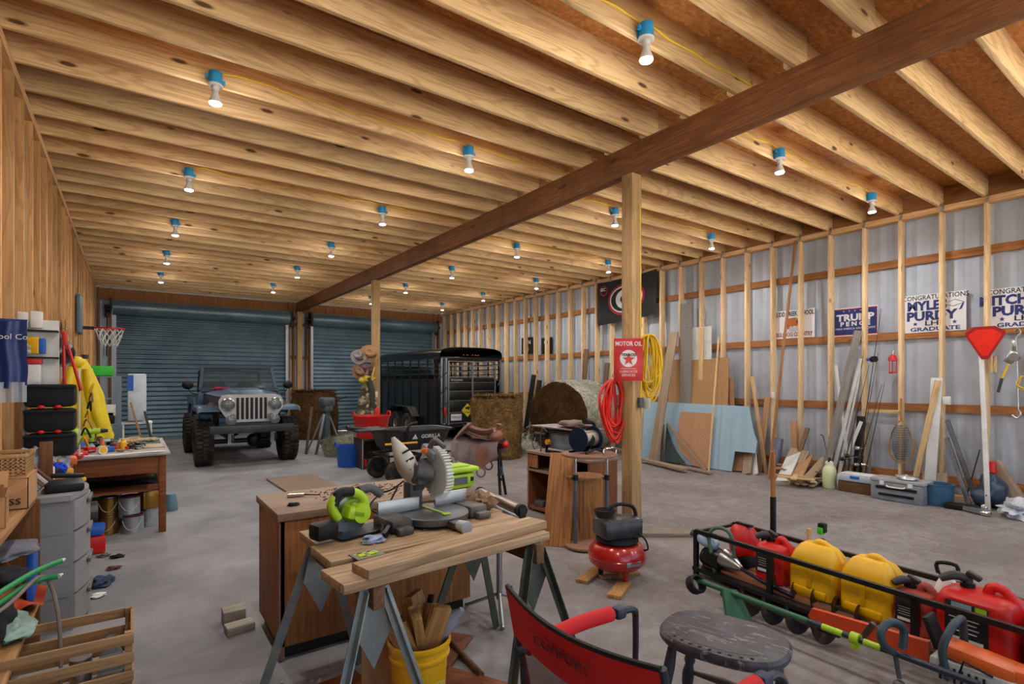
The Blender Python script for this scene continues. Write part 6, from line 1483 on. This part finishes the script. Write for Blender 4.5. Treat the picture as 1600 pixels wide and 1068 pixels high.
# garden sprayer
p = G(1296, 762)
t = thing('garden_sprayer', 'pale yellow pump sprayer jug standing before the white trim boards', 'sprayer', p, .3)
M().lathe([(0, 0), (.10, 0), (.115, .02), (.115, .22), (.105, .29), (.07, .33), (.04, .34), (0, .34)], 28, Matrix.Diagonal((1, .8, 1, 1))).build('tank', mat('sprayer_jug', '#c9cf9c', .35, 0, .1, 5), t)
M().lathe([(.05, .33), (.055, .38), (.03, .40), (0, .40)], 20).build('collar', whitep, t); M().cyl((0, 0, .4), (0, 0, .45), .012).tube([(-.09, 0, .40), (-.05, 0, .43), (.05, 0, .43), (.09, 0, .40)], .012, 8).build('pump_handle', blackp, t)
M().tube([(.06, 0, .34), (.16, .05, .46), (.2, .08, .62), (.12, .1, .75), (0, .12, .78)], .007, 6, k=5).build('hose', greyp, t)
# white trim boards
for i, (b_, t_, w_, m_, lb) in enumerate((((1284, 757), (1341, 516), .11, greyw, 'widest grey-white trim board leaning behind the garden sprayer'), ((1298, 748), (1345, 560), .05, whitew, 'narrow white trim board leaning right of the grey-white one'), ((1307, 745), (1346, 575), .03, whitew, 'thin cream trim strip beside the narrow white trim board'), ((1330, 738), (1306, 570), .045, whitew, 'white strip leaning the other way, crossing behind the trim boards'), ((1306, 756), (1346, 658), .05, whitew, 'short white strip crossing low to the right'), ((1338, 744), (1346, 650), .12, blackp, 'black board upright in the bay right of the trim boards'), ((1356, 744), (1358, 660), .07, greyw, 'pale grey board beside the fishing rods'))):
    wl('trim_board', lb, b_, t_, w_, .015, m_, 8.98 if i < 5 else 8.99)
# tackle boxes and blocks along the floor
def onfloor(px, py): return G(px, py)
p = G(1340, 771); o = simplebox('driftwood', 'rough brown timber block under the clear tackle box', 'timber', (p.x+.12, p.y, 0), (.22, .52, .15), wood('rough_brown', '#6f4d33', '#46301f', 1, knots=.3), -.03)
t = thing('tackle_box', 'flat translucent tackle box on the rough brown timber block', 'tackle box', (p.x+.12, p.y+.03, .152), -.03)
M().box((0, 0, .05), (.26, .48, .09), b=.02).build('box_body', mat('tackle_clear', '#a9b4bf', .3, 0, .15, 14), t); M().box((0, 0, .105), (.22, .42, .02), b=.008).build('lid', whitep, t); M().box((-.135, 0, .07), (.012, .12, .04), b=.004).build('latch', bluep, t)
p = G(1400, 784)
t = thing('tackle_box', 'large grey tackle box with handle on the floor beside the blue pan', 'tackle box', (p.x+.16, p.y, 0), -.03)
tb = mat('tackle_grey', '#7e868c', .45, 0, .12, 8, dirt='#5a5048', dirtamt=.4)
M().box((0, 0, .12), (.30, .60, .24), b=.015).build('box_body', tb, t); M().box((0, 0, .265), (.31, .62, .045), b=.012).build('lid', mat('tackle_lid', '#9a9a98', .5, 0, .1), t)
M().box((-.16, 0, .17), (.012, .46, .035)).box((-.16, 0, .08), (.012, .4, .03)).build('drawer_seam', blackp, t); M().tube([(-.155, -.1, .2), (-.185, -.08, .19), (-.185, .08, .19), (-.155, .1, .2)], .01, 8, k=3).box((-.16, .16, .23), (.02, .05, .05)).box((-.16, -.16, .23), (.02, .05, .05)).build('latch', whitep, t)
blob('wire_bundle', 'shiny bundle of line and reels on the large grey tackle box', 'bundle', (p.x+.12, p.y-.1, .29), (.08, .12, .035), steel, 5, .4)
p = G(1456, 790)
t = thing('feed_pan', 'blue rubber feed pan on the floor right of the tackle boxes', 'pan', (p.x+.17, p.y, 0))
M().lathe([(0, 0), (.165, 0), (.17, .02), (.18, .26), (.19, .265), (.18, .27), (.17, .265), (.158, .02), (0, .02)], 32).build('pan_body', mat('pan_blue', '#2f5570', .5, 0, .15), t)
sheet('plywood_scrap', 'square grey plywood scrap standing behind the blue pan', 'plywood', [(1442, 737), (1481, 739), (1480, 788), (1441, 780)], 8.86, 8.98, .6, .015, wood('ply_grey', '#a39480', '#857460', 2, knots=0))
# fishing rods
rod = mat('rod_dark', '#2a2426', .35, .2, .2); rod2 = mat('rod_brown', '#6b4428', .4, .1, .2)
rods = [((1372, 742), (1358, 570), rod, 'dark'), ((1384, 748), (1377, 482), rod, 'tallest black'), ((1380, 744), (1350, 545), rod2, 'brown'), ((1392, 750), (1382, 598), rod, 'second black'), ((1376, 750), (1372, 552), rod2, 'tan'), ((1396, 744), (1378, 600), rod, 'third black')]
for i, (b_, t_, m_, nm) in enumerate(rods):
    f_ = G(*b_); f_.x = min(f_.x, 8.8); tp_ = W(t_[0], t_[1], 8.99)
    t = thing('fishing_rod', '%s fishing rod leaning in the bay left of the landing net' % nm, 'fishing rod', (0, 0, 0), 0, 'fishing rods on the right wall')
    d_ = tp_-f_; M().tube([f_+Vector((0, 0, .01)), f_+d_*.5, tp_], [.010, .006, .003], 8).build('blank', m_, t)
    M().cyl(f_+d_*.02, f_+d_*.2, .016, n=10).build('grip', mat('cork', '#3b3436', .8), t)
    c = f_+d_*.22+Vector((-.04, 0, 0)); M().cyl(c, c+Vector((-.02, .05, 0)), .03, n=14).tube([c, c+Vector((0, -.05, 0)), c+Vector((-.03, -.08, .02))], .005, 6).build('reel', chrome if i % 2 else blackm, t)
a = W(1350, 641, 8.985); b_ = W(1406, 641, 8.985); lean('rod_rest', 'short wood strip nailed across two studs over the fishing rods', 'strip', Vector((8.985, a.y, a.z)), Vector((8.985, b_.y, a.z)), .05, .025, fresh, (1, 0, 0))
# landing net
c = W(1408, 690, 8.93)
t = thing('landing_net', 'wooden-framed landing net hanging on the stud right of the fishing rods', 'landing net', (8.93, c.y, c.z), (0, 0, -PI/2))
lp = [(.14*math.sin(a)*(1-.25*math.cos(a)), 0, .30*-math.cos(a)+.05) for a in [2*PI*i/30 for i in range(30)]]
M().tube([(x, y, -z+.1 if False else z) for x, y, z in [( .14*math.sin(a)*(1-.35*math.cos(a)), 0, .30*math.cos(a)) for a in [2*PI*i/30 for i in range(30)]]], .009, 8, close=True).tube([(0, 0, .29), (0, -.005, .62)], .013, 8).build('frame', wood('net_frame', '#b5834a', '#8a5a2c', 2, knots=0), t)
g = M()
for i in range(15):
    x = -.12+.24*i/14; k = math.sqrt(max(0, 1-(x/.145)**2))
    g.tube([(x, -.01, .24*k), (x*.8, -.05, 0), (x*.7, -.04, -.27*k)], .003, 4, k=3)
for j in range(16):
    z = -.26+.5*j/15; k = math.sqrt(max(0, 1-(z/.3)**2))*.13; g.tube([(-k, -.01, z), (0, -.055, z-.01), (k, -.01, z)], .003, 4, k=3)
g.build('netting', mat('net_grey', '#43464c', .7), t)
# hung things on studs
c = W(1395, 570, 8.97); t = thing('camp_lantern', 'small red lantern hanging on the stud above the fishing rods', 'lantern', c-Vector((0, 0, .12)), (0, 0, -PI/2))
M().lathe([(0, 0), (.05, 0), (.05, .02), (.0, .03)], 16).lathe([(0, .17), (.06, .18), (.05, .24), (.02, .27), (0, .27)], 16).build('cap', redp, t)
for a in (0, 2, 4): M().cyl((.045*math.cos(a), .045*math.sin(a), .02), (.045*math.cos(a), .045*math.sin(a), .18), .006).build('post', redp, t)
M().cyl((0, 0, .27), (.0, .03, .33), .004).build('hook', steel, t)
c = W(1363, 561, 8.975); t = thing('fishing_reel', 'blue and black reel on the stud right of the campaign sign', 'reel', c, 0); M().cyl((0, 0, 0), (-.03, -.05, 0), .045, n=20).build('spool', blackp, t); M().cyl((0, .03, 0), (-.02, .07, 0), .025, n=14).build('body', bluep, t)
for px_, py_, nm in ((1479, 626, 'white outlet box on the stud right of the pale pine board'), (1208, 618, 'pale blue outlet on the stud beside the tall pole')):
    c = W(px_, py_, 8.985); simplebox('outlet_box', nm, 'outlet', (8.985, c.y, c.z-.05), (.03, .09 if px_ > 1300 else .05, .11), whitep)
wl('plank', 'fresh yellow pine board leaning left of the white outlet', (1425, 760), (1466, 594), .07, .03, fresh, 8.95)
wl('plank', 'wide white board upright left of the white outlet stud', (1452, 762), (1464, 590), .13, .02, whitew, 8.97)
wl('trim_board', 'long white trim board standing in front of the stud under the red triangle', (1544, 797), (1533, 545), .05, .03, whitew, 8.985)
wl('angle_iron', 'left dark angle iron leaning on the stud right of the outlet', (1516, 793), (1479, 684), .05, .03, greyp, 8.95, 'bar'); wl('angle_iron', 'right dark angle iron leaning on the stud right of the outlet', (1528, 790), (1480, 656), .05, .03, greyp, 8.97, 'bar')
wl('angle_iron', 'thin dark rod leaning behind the angle irons', (1508, 770), (1531, 702), .012, .012, blackm, 8.99, 'bar')
t = thing('hitch_bar', 'chrome hitch draw bar lying on the floor right of the blue pan', 'hitch', (0, 0, 0))
a, b_ = G(1478, 786, .04), G(1538, 800, .04); M().bar(a, b_, .06, .05).build('bar', galv, t); M().ell(b_+Vector((0, 0, .06)), (.035, .035, .035)).cyl(b_, b_+Vector((0, 0, .05)), .02).build('ball', chrome, t); M().cyl(b_+Vector((0, -.06, -.01)), b_+Vector((0, .02, -.01)), .035, n=14).build('sleeve', chrome, t)
a = G(1498, 790, .06); tag(M().box((0, 0, .035), (.16, .3, .07), b=.01).build('ratchet', blackm, None, (a.x+.1, a.y, 0.0)), 'black ratchet strap beside the hitch draw bar', 'ratchet')
# red slow-vehicle triangle
c = W(1539, 534, 8.93)
t = thing('warning_triangle', 'red slow-vehicle triangle with darker rim hung point down on a stud', 'sign', c, (0, 0, -PI/2))
tri = [(-.10, .20), (.10, .20), (.20, .13), (.20, .09), (.035, -.22), (-.035, -.22), (-.20, .09), (-.20, .13)]
M().prism(tri, .004, TR((0, 0, 0), (PI/2, 0, 0))).build('rim', mat('tri_dark', '#9c0f0c', .4), t); M().prism([(-.13, .12), (.13, .12), (.0, -.16)], .003, TR((0, -.004, 0), (PI/2, 0, 0))).prism([(x*.80, z*.80+.0) for x, z in tri], .002, TR((0, -.0035, 0), (PI/2, 0, 0))).build('center', mat('tri_red', '#e0200c', .4), t)
for i, dx in enumerate((0, .05)):
    c = W(1549+6*i, 571, 8.975); o = M().cyl((0, 0, -.08), (0, 0, .12), .017, n=12).build('dowel', fresh, None, c); tag(o, ['left wood dowel hanging below the red triangle', 'right wood dowel hanging below the red triangle'][i], 'dowel')
# come-along winch
c = W(1586, 520, 8.97)
t = thing('cable_winch', 'hand cable winch with hooks hanging on the wall at the photo edge', 'winch', c, (0, 0, -PI/2))
M().tube([(0, 0, .02), (.03, -.01, .05), (.05, 0, 0), (.02, 0, -.05), (.0, 0, -.1)], .012, 8, k=4).box((0, 0, -.17), (.05, .05, .16), b=.01).box((-.03, -.02, -.3), (.09, .07, .16), (0, .5, 0), b=.015).cyl((.0, -.06, -.3), (.0, .04, -.3), .05, n=18).build('frame', steel, t)
M().bar((-.05, -.03, -.38), (-.12, -.04, -.58), .03, .02).build('handle', yelp, t); M().bar((-.115, -.04, -.56), (-.15, -.045, -.74), .045, .03).build('grip', mat('grip_slate', '#2c3440', .6), t)
M().tube([(.02, 0, -.35), (.03, 0, -.95)], .005, 6).tube([(.03, 0, -.95), (.05, 0, -1.0), (.02, 0, -1.06), (-.03, 0, -1.02)], .014, 8, k=4).build('cable_hook', steel, t)
c = W(1598, 600, 8.97); coil('yellow_rope', 'loop of yellow rope on the wall beside the cable winch', 'rope', c, ycab, 2, .07, .1, .006, 3, rotz=-PI/2)
wl('plank', 'grey weathered board leaning low at the right edge of the photo', (1604, 800), (1551, 722), .16, .03, weath, 8.98)
blob('rubber_boots', 'crumpled blue and black boots against the wall', 'boots', (8.72, G(1566, 795).y+.10, 0), (.16, .15, .22), mat('boot_blue', '#2f4356', .4, 0, .5, 8), 14, .35)
o = M().lathe([(0, 0), (.05, 0), (.055, .3), (.045, .42), (.06, .43), (.05, .56), (0, .57)], 18).build('red_cap_bottle', redp, None, (8.86, G(1553, 790).y+.02, 0)); tag(o, 'red-capped bottle standing behind the blue boots', 'bottle')
blob('plastic_bag', 'crumpled white and grey plastic bag on the floor at the right edge', 'bag', (8.35, G(1592, 806).y-.02, 0), (.2, .16, .11), mat('bag_white', '#b9bcc2', .3, 0, .25, 12), 18, .4, 5)
for i, (px_, z_) in enumerate(((908, 1.5), (940, 1.3))):
    p = W(px_, 700, 8.85); lean('plank', ['brown board leaning on the wall above the big round bale', 'shorter brown board leaning behind the big round bale'][i], 'board', (8.80, p.y, 0), (8.98, p.y-.05, 2.35-.35*i), .14, .03, MATS['umber'], (1, 0, 0))
# ================================================================ RIGHT FOREGROUND: fuel rack
R0 = Vector((3.765, 2.70, 0)); RA = -1.675
RM = Matrix.Translation(R0) @ Matrix.Rotation(RA, 4, 'Z')
t = thing('steel_rack', 'long black angle-iron rack holding the fuel cans', 'rack', R0, RA)
RL = 2.75
M().bar((0, 0, .355), (RL, 0, .355), .03, .03, (0, 1, 0)).build('front_rail', blackm, t); M().bar((0, .46, .355), (RL, .46, .355), .03, .03, (0, 1, 0)).build('back_rail', blackm, t)
M().bar((0, 0, .345), (0, .46, .345), .03, .02).build('end_rail', blackm, t)
for x in (0, .66, 1.56, 2.3, RL):
    for y in (0, .46): M().box((x, y, .18), (.035, .03, .36)).build('post', blackm, t)
M().bar((0, 0, .06), (RL, 0, .06), .03, .09, (0, 1, 0)).bar((0, .46, .06), (RL, .46, .06), .03, .09, (0, 1, 0)).build('bottom_rail', blackm, t)
M().box((RL/2, .13, .085), (RL-.06, .19, .02)).box((RL/2, .34, .085), (RL-.06, .19, .02)).build('floor_board', wood('rack_board', '#9b6b48', '#6e472c', 0, knots=.2), t)
def canloc(x, y=.22, z=.096): return RM @ Vector((x, y, z))
def fuel_can(label, x, w_, d_, h, m, rz=0, spout=None, lab=None, y=.22, style=0):
    t = thing('fuel_can', label, 'fuel can', canloc(x, y), RA+rz, None)
    prof = [(.93, 0), (1, .04), (1, .30), (1, .60), (.97, .68), (.78, .82), (.50, .95), (.25, 1.0), (0.001, 1.0)] if style == 0 else [(.94, 0), (1, .03), (1, .62), (.99, .74), (.92, .82), (.80, .87), (.5, .92), (.25, .93), (0.001, .93)]
    def fn(u, v):
        a = 2*PI*u; c, s = math.cos(a), math.sin(a); k = 1/(abs(c)**4.5+abs(s)**4.5)**(1/4.5); f, z = prof[round(v*8)]
        sx_ = c*k*w_/2*(1-(1-f)*(.62 if v > .5 else 1)) if f > .01 else 0; sy = s*k*d_/2*(f if v < .5 else min(1, f+.05))
        dz = 0
        if style == 0 and .2 < z < .72: sy *= (1-.05*(abs(c*k) < .75))
        return (sx_, sy, h*z)
    M().grid(fn, 64, 8, cu=True).build('can_body', m, t, ang=35)
    if style == 0:
        M().tube([(-w_*.12, 0, h*.94), (w_*.0, 0, h*1.02), (w_*.16, 0, h*1.0), (w_*.34, 0, h*.88), (w_*.44, 0, h*.72)], [.024, .026, .022, .024, .026], 10, k=5).build('handle', m, t)
        g = M()
        g.box((0, -d_/2*.97, h*.12), (w_*.70, .02, h*.14), b=.009).box((0, -d_/2*.97, h*.42), (w_*.10, .02, h*.45), b=.009); g.build('front_rib', m, t)
    else:
        M().tube([(w_*.06, 0, h*.86), (w_*.12, 0, h*1.02), (w_*.28, 0, h*1.0), (w_*.46, 0, h*.74)], [.026, .026, .024, .026], 10, k=5).build('handle', m, t)
    if spout:
        M().cyl((-w_*.18, 0, h*.90), (-w_*.18, 0, h*.99), .034, n=18).build('cap_ring', blackp, t)
        M().cyl((-w_*.18, 0, h*.98), (-w_*.18, 0, h*1.08), .024, n=14).tube([(-w_*.18, 0, h*1.05), (-w_*.30, -.05, h*1.10), (-w_*.44, -.09, h*1.02)], [.022, .026, .018], 10, k=3).box((-w_*.10, .0, h*1.12), (.07, .035, .03), (0, .4, 0), b=.008).build('spout', mat('spout_dark', '#2b2626', .5, 0, .2), t)
    if lab:
        x0, z0, lw, lh = lab; y_ = -d_/2-.003
        M().box((x0, y_, z0), (lw, .003, lh), b=.001).build('label', mat('label_black', '#16181a', .5), t)
        for i in range(4): M().box((x0-lw*.05, y_-.0022, z0+lh*.12-i*lh*.1), (lw*(.7-.1*(i % 2)), .001, lh*.022)).build('print_line', whitep, t)
        M().box((x0, y_-.0022, z0-lh*.38), (lw*.8, .001, lh*.12)).build('print_block', whitep if x0 < 0 else greyp, t)
    return t
t = fuel_can('small red fuel can labelled EASY CAN, first can from the left in the rack', .56, .24, .22, .30, redp, .05, True, (-.02, .15, .14, .17), style=1)
text('EASY CAN', 'lettering', whitep, t, (-.02, -.117, .21), (PI/2, 0, 0), .024, ext=.0005, bold=.0006)
fuel_can('yellow diesel can next to the small labelled red can', .885, .325, .25, .355, yelp, 0)
fuel_can('yellow diesel can next to the dusty small red can', 1.235, .325, .25, .355, yelp, -.06)
fuel_can('dusty small red fuel can right of the yellow cans', 1.48, .21, .21, .26, mat('red_dusty', '#a02a1c', .6, 0, .15, 8, dirt='#8a5244', dirtamt=.6), .03, True, (-.01, .13, .13, .14), style=1)
t = fuel_can('large bright red fuel can with green-and-grey label near the chainsaw', 1.785, .36, .28, .36, redp, 0, True, (-.02, .17, .19, .23), style=1)
M().box((.045, -.1465, .26), (.05, .001, .04)).build('green_patch', lime, t); M().box((-.04, -.1465, .265), (.09, .001, .03)).build('label_strip', mat('label_teal', '#7e9aa0', .5), t)
fuel_can('red fuel can cut off by the right edge of the photo', 2.16, .36, .28, .36, redp, .04, None, (.05, .15, .18, .2), style=1)
# spouts and sprayer behind the cans
t = thing('spray_gun', 'lime and black trigger nozzle standing behind the first yellow can', 'nozzle', canloc(.80, .40, .096), RA)
M().cyl((0, 0, 0), (0, 0, .34), .016, n=10).box((0, 0, .42), (.05, .05, .07), b=.01).build('stem', blackp, t); M().box((-.002, -.012, .40), (.04, .045, .05), b=.008).build('trigger', mat('nozzle_green', '#35b52a', .4), t)
o = M().cyl((0, 0, 0), (0, 0, .39), .016, n=12).build('dowel', fresh, None, canloc(.70, .40, .096)); tag(o, 'short wood dowel standing behind the first yellow can', 'dowel')
t = thing('hand_sprayer', 'white pump sprayer with black D handle behind the dusty red can', 'sprayer', canloc(1.56, .385, .096), RA)
M().lathe([(0, 0), (.062, 0), (.07, .02), (.07, .20), (.05, .27), (.035, .30), (0, .30)], 24).build('tank', whitep, t)
M().tube([(-.045, 0, .32), (-.05, 0, .38), (.045, 0, .39), (.05, 0, .33)], .012, 8, k=3).cyl((0, 0, .29), (0, 0, .33), .02).tube([(-.04, 0, .32), (.05, -.03, .27)], .008).build('pump_handle', blackp, t)
t = thing('shovel', 'wood-handled shovel standing upright behind the rack', 'shovel', canloc(.30, .56, 0), RA)
M().cyl((0, 0, .62), (0, 0, 1.0), .019, n=14).build('handle', wood('tool_handle', '#a86f3c', '#7a4a24', 2, knots=0), t); M().cyl((0, 0, .28), (0, 0, .63), .023, n=14).grid(lambda u, v: (-.11+.22*u, .03*math.cos((u-.5)*PI)*(1-v*.3), .02+.30*v+.04*abs(u-.5)*(v < .1)), 10, 8).build('blade_socket', blackp, t)
# red machine cover and string trimmer at the left end of the rack
t = thing('backpack_cover', 'bright red plastic housing with black base at the left end of the rack', 'machine', canloc(.22, .30, .096), RA)
blobm((.12, .11, .16), 4, .12, 2, mm=M()).build('shell', redp, t, ang=80).location.z = .04
M().box((0, -.01, .05), (.20, .18, .10), b=.02).build('base', blackp, t); M().box((.02, -.02, .33), (.15, .03, .02), b=.006).build('top_clip', blackp, t)
t = thing('string_trimmer', 'string trimmer engine with pale blue bottle and green loop handle in the rack', 'trimmer', canloc(.10, .06, .12), RA)
M().lathe([(0, -.09), (.035, -.085), (.055, -.05), (.058, .02), (.05, .06), (.022, .085), (.022, .10), (0, .10)], 20, TR((-.02, -.02, .17), (0, -1.2, .3))).build('fuel_bottle', mat('bottle_blue', '#9fb9cc', .3, 0, .06), t); M().cyl((-.115, -.045, .20), (-.15, -.055, .212), .028, n=14).build('bottle_cap', greyp, t)
M().box((.05, 0, .05), (.16, .15, .12), (0, .25, 0), b=.02).cyl((-.06, 0, .04), (.12, 0, .02), .07, n=16).build('engine', blackm, t)
M().lathe([(.075, 0), (.07, .05), (.045, .12), (.02, .17), (0, .17)], 20, TR((.12, 0, .07), (0, PI/2+.25, 0))).build('clutch_cone', steel, t)
M().tube([(.28, 0, .03), (.46, -.015, .0), (.72, -.03, -.02)], .014, 10).build('shaft', mat('shaft_navy', '#1c1f38', .25, .4), t)
M().tube([(.08, -.05, -.06), (.05, -.06, .10), (.02, -.05, .22), (.06, -.03, .29), (.15, -.02, .30), (.20, -.01, .25), (.22, .0, .08)], .015, 10, k=5).build('loop_handle', mat('handle_green', '#4a6650', .5), t)
# ---------------- augers, pole saw and chainsaw in front of the rack
rst = mat('auger_steel', '#464a52', .35, .8, .3, 10, dirt='#8a5a40', dirtamt=.5)
def auger(label, a, b_, R=.085, turns=6):
    t = thing('auger', label, 'auger', (0, 0, 0)); a, b_ = Vector(a), Vector(b_); m_ = ori(a, b_); L = (b_-a).length
    t.matrix_world = m_
    M().cyl((0, 0, 0), (0, 0, L), .018, n=12).build('shaft', rst, t)
    n = turns*22
    M().grid(lambda u, v: ((.018+(R-.018)*v)*math.cos(2*PI*turns*u), (.018+(R-.018)*v)*math.sin(2*PI*turns*u), .04+(L-.08)*u), n, 2).grid(lambda u, v: ((.018+(R-.018)*v)*math.cos(2*PI*turns*u), (.018+(R-.018)*v)*math.sin(2*PI*turns*u), .044+(L-.08)*u), n, 2).build('flight', rst, t, ang=60)
    M().cyl((0, 0, -.06), (0, 0, .02), .028, n=12).build('socket', blackm, t); return t
auger('rusty earth auger lying nearest the camp stool, under the green pole saw', G(1141, 930, .088), G(1312, 992, .088), .086, 4)
auger('rusty earth auger lying against the black rack', G(1200, 908, .088), G(1380, 982, .088), .086, 5)
def PP(px): return G(px, 906+(px-1090)*.3700, .20)
a, b_ = PP(1090), PP(1530)
t = thing('pole_saw', 'long green pole pruner lying across the augers', 'pole saw', (0, 0, 0)); d_ = (b_-a)
M().tube([a, PP(1262)], .017, 10).build('green_tube', mat('pole_green', '#27593a', .5, 0, .15), t)
M().tube([PP(1260), b_], .016, 10).build('black_tube', mat('pole_navy', '#1e2a36', .4, .1), t)
for q0, q1 in ((1285, 1317), (1350, 1377)): M().cyl(PP(q0), PP(q1), .0175, n=10).build('lime_band', lime, t)
M().cyl(PP(1330), PP(1343), .032, n=14).box(PP(1336)+Vector((0, 0, -.03)), (.045, .035, .05), b=.008).build('coupler', lime, t)
hp = PP(1132)
M().prism([(-.06, -.20), (.10, -.19), (.07, -.06), (.05, 0), (-.04, .01)], .035, TR(hp+Vector((0, -.02, .0)), (PI/2-.6, 0, -.55))).build('hook_guard', mat('pole_green', '#27593a', .5), t, ang=30)
g = M()
for i in range(3): g.tube([a+Vector((-.05+.06*math.cos(q), -.04+.03*math.sin(q)+.018*i, .0+.045*math.sin(q)-.01*i)) for q in [2*PI*k/14 for k in range(14)]], .011, 8, close=True)
g.build('rope_wheel', blackp, t)
gp_ = PP(1398)
M().tube([gp_+Vector((0, 0, .0)), gp_+Vector((-.07, .02, .05)), gp_+Vector((-.09, .03, .12)), gp_+Vector((-.02, .01, .16)), gp_+Vector((.05, -.02, .12)), gp_+Vector((.04, -.02, .02))], .019, 10, k=5).build('loop_grip', mat('grip_teal', '#2c3c42', .5), t)
M().tube([gp_+Vector((.01, 0, -.02)), gp_+Vector((-.0, -.02, -.12))], .012).ell(gp_+Vector((-.0, -.02, -.15)), (.028, .028, .022), 12).build('clamp_knob', greyp, t)
# chainsaw
cz = Vector((3.37, .84, 0))
t = thing('chainsaw', 'orange and white chainsaw with sheathed bar in the right foreground corner', 'chainsaw', (cz.x, cz.y, .075), RA+.10)
ors = mat('saw_orange', '#d05a1c', .4, 0, .08, 6, dirt='#8a5a40', dirtamt=.35)
M().box((.03, 0, .15), (.30, .15, .07), (0, .10, 0), b=.02).box((.20, 0, .125), (.10, .13, .10), b=.02).box((-.02, 0, .17), (.16, .13, .03), b=.01).build('top_cover', ors, t)
M().box((.02, 0, .065), (.34, .17, .11), b=.015).build('engine_case', mat('saw_white', '#a8aaa8', .5, 0, .15, 10, dirt='#5a5450', dirtamt=.4), t)
g = M()
for i in range(7): g.box((-.10+.028*i, -.088, .06), (.010, .01, .07))
g.build('cooling_fins', blackm, t)
M().tube([(-.06, -.12, .05), (-.08, -.13, .18), (-.06, -.09, .28), (-.05, .02, .31), (-.06, .10, .26), (-.06, .12, .12)], .018, 10, k=5).build('front_handle', mat('grip_teal', '#2c3c42', .5), t)
M().box((-.15, .0, .22), (.03, .12, .16), (0, -.35, 0), b=.012).build('chain_brake', blackp, t); M().box((-.165, -.0, .25), (.008, .07, .03), (0, -.35, 0)).build('brake_label', greyp, t)
M().tube([(.20, -.03, .10), (.33, -.04, .12), (.38, -.04, .06), (.30, -.03, .03), (.2, -.03, .03)], .018, 10, k=4).build('rear_handle', blackp, t)
M().prism([(-.72, -.02), (-.76, .02), (-.74, .07), (-.16, .10), (-.16, -.02)], .03, TR((0, -.02, .07), (PI/2, 0, 0))).build('bar_scabbard', mat('scabbard', '#c23c10', .4, 0, .12, 5, dirt='#7a4030', dirtamt=.3), t)
M().box((-.45, -.035, .10), (.03, .04, .16), (0, .5, 0), b=.004).build('auger_tip', rst, t)
M().tube([(.10, -.09, .12), (0, -.12, .16), (-.02, -.12, .08)], .006).build('cord_pull', blackp, t)
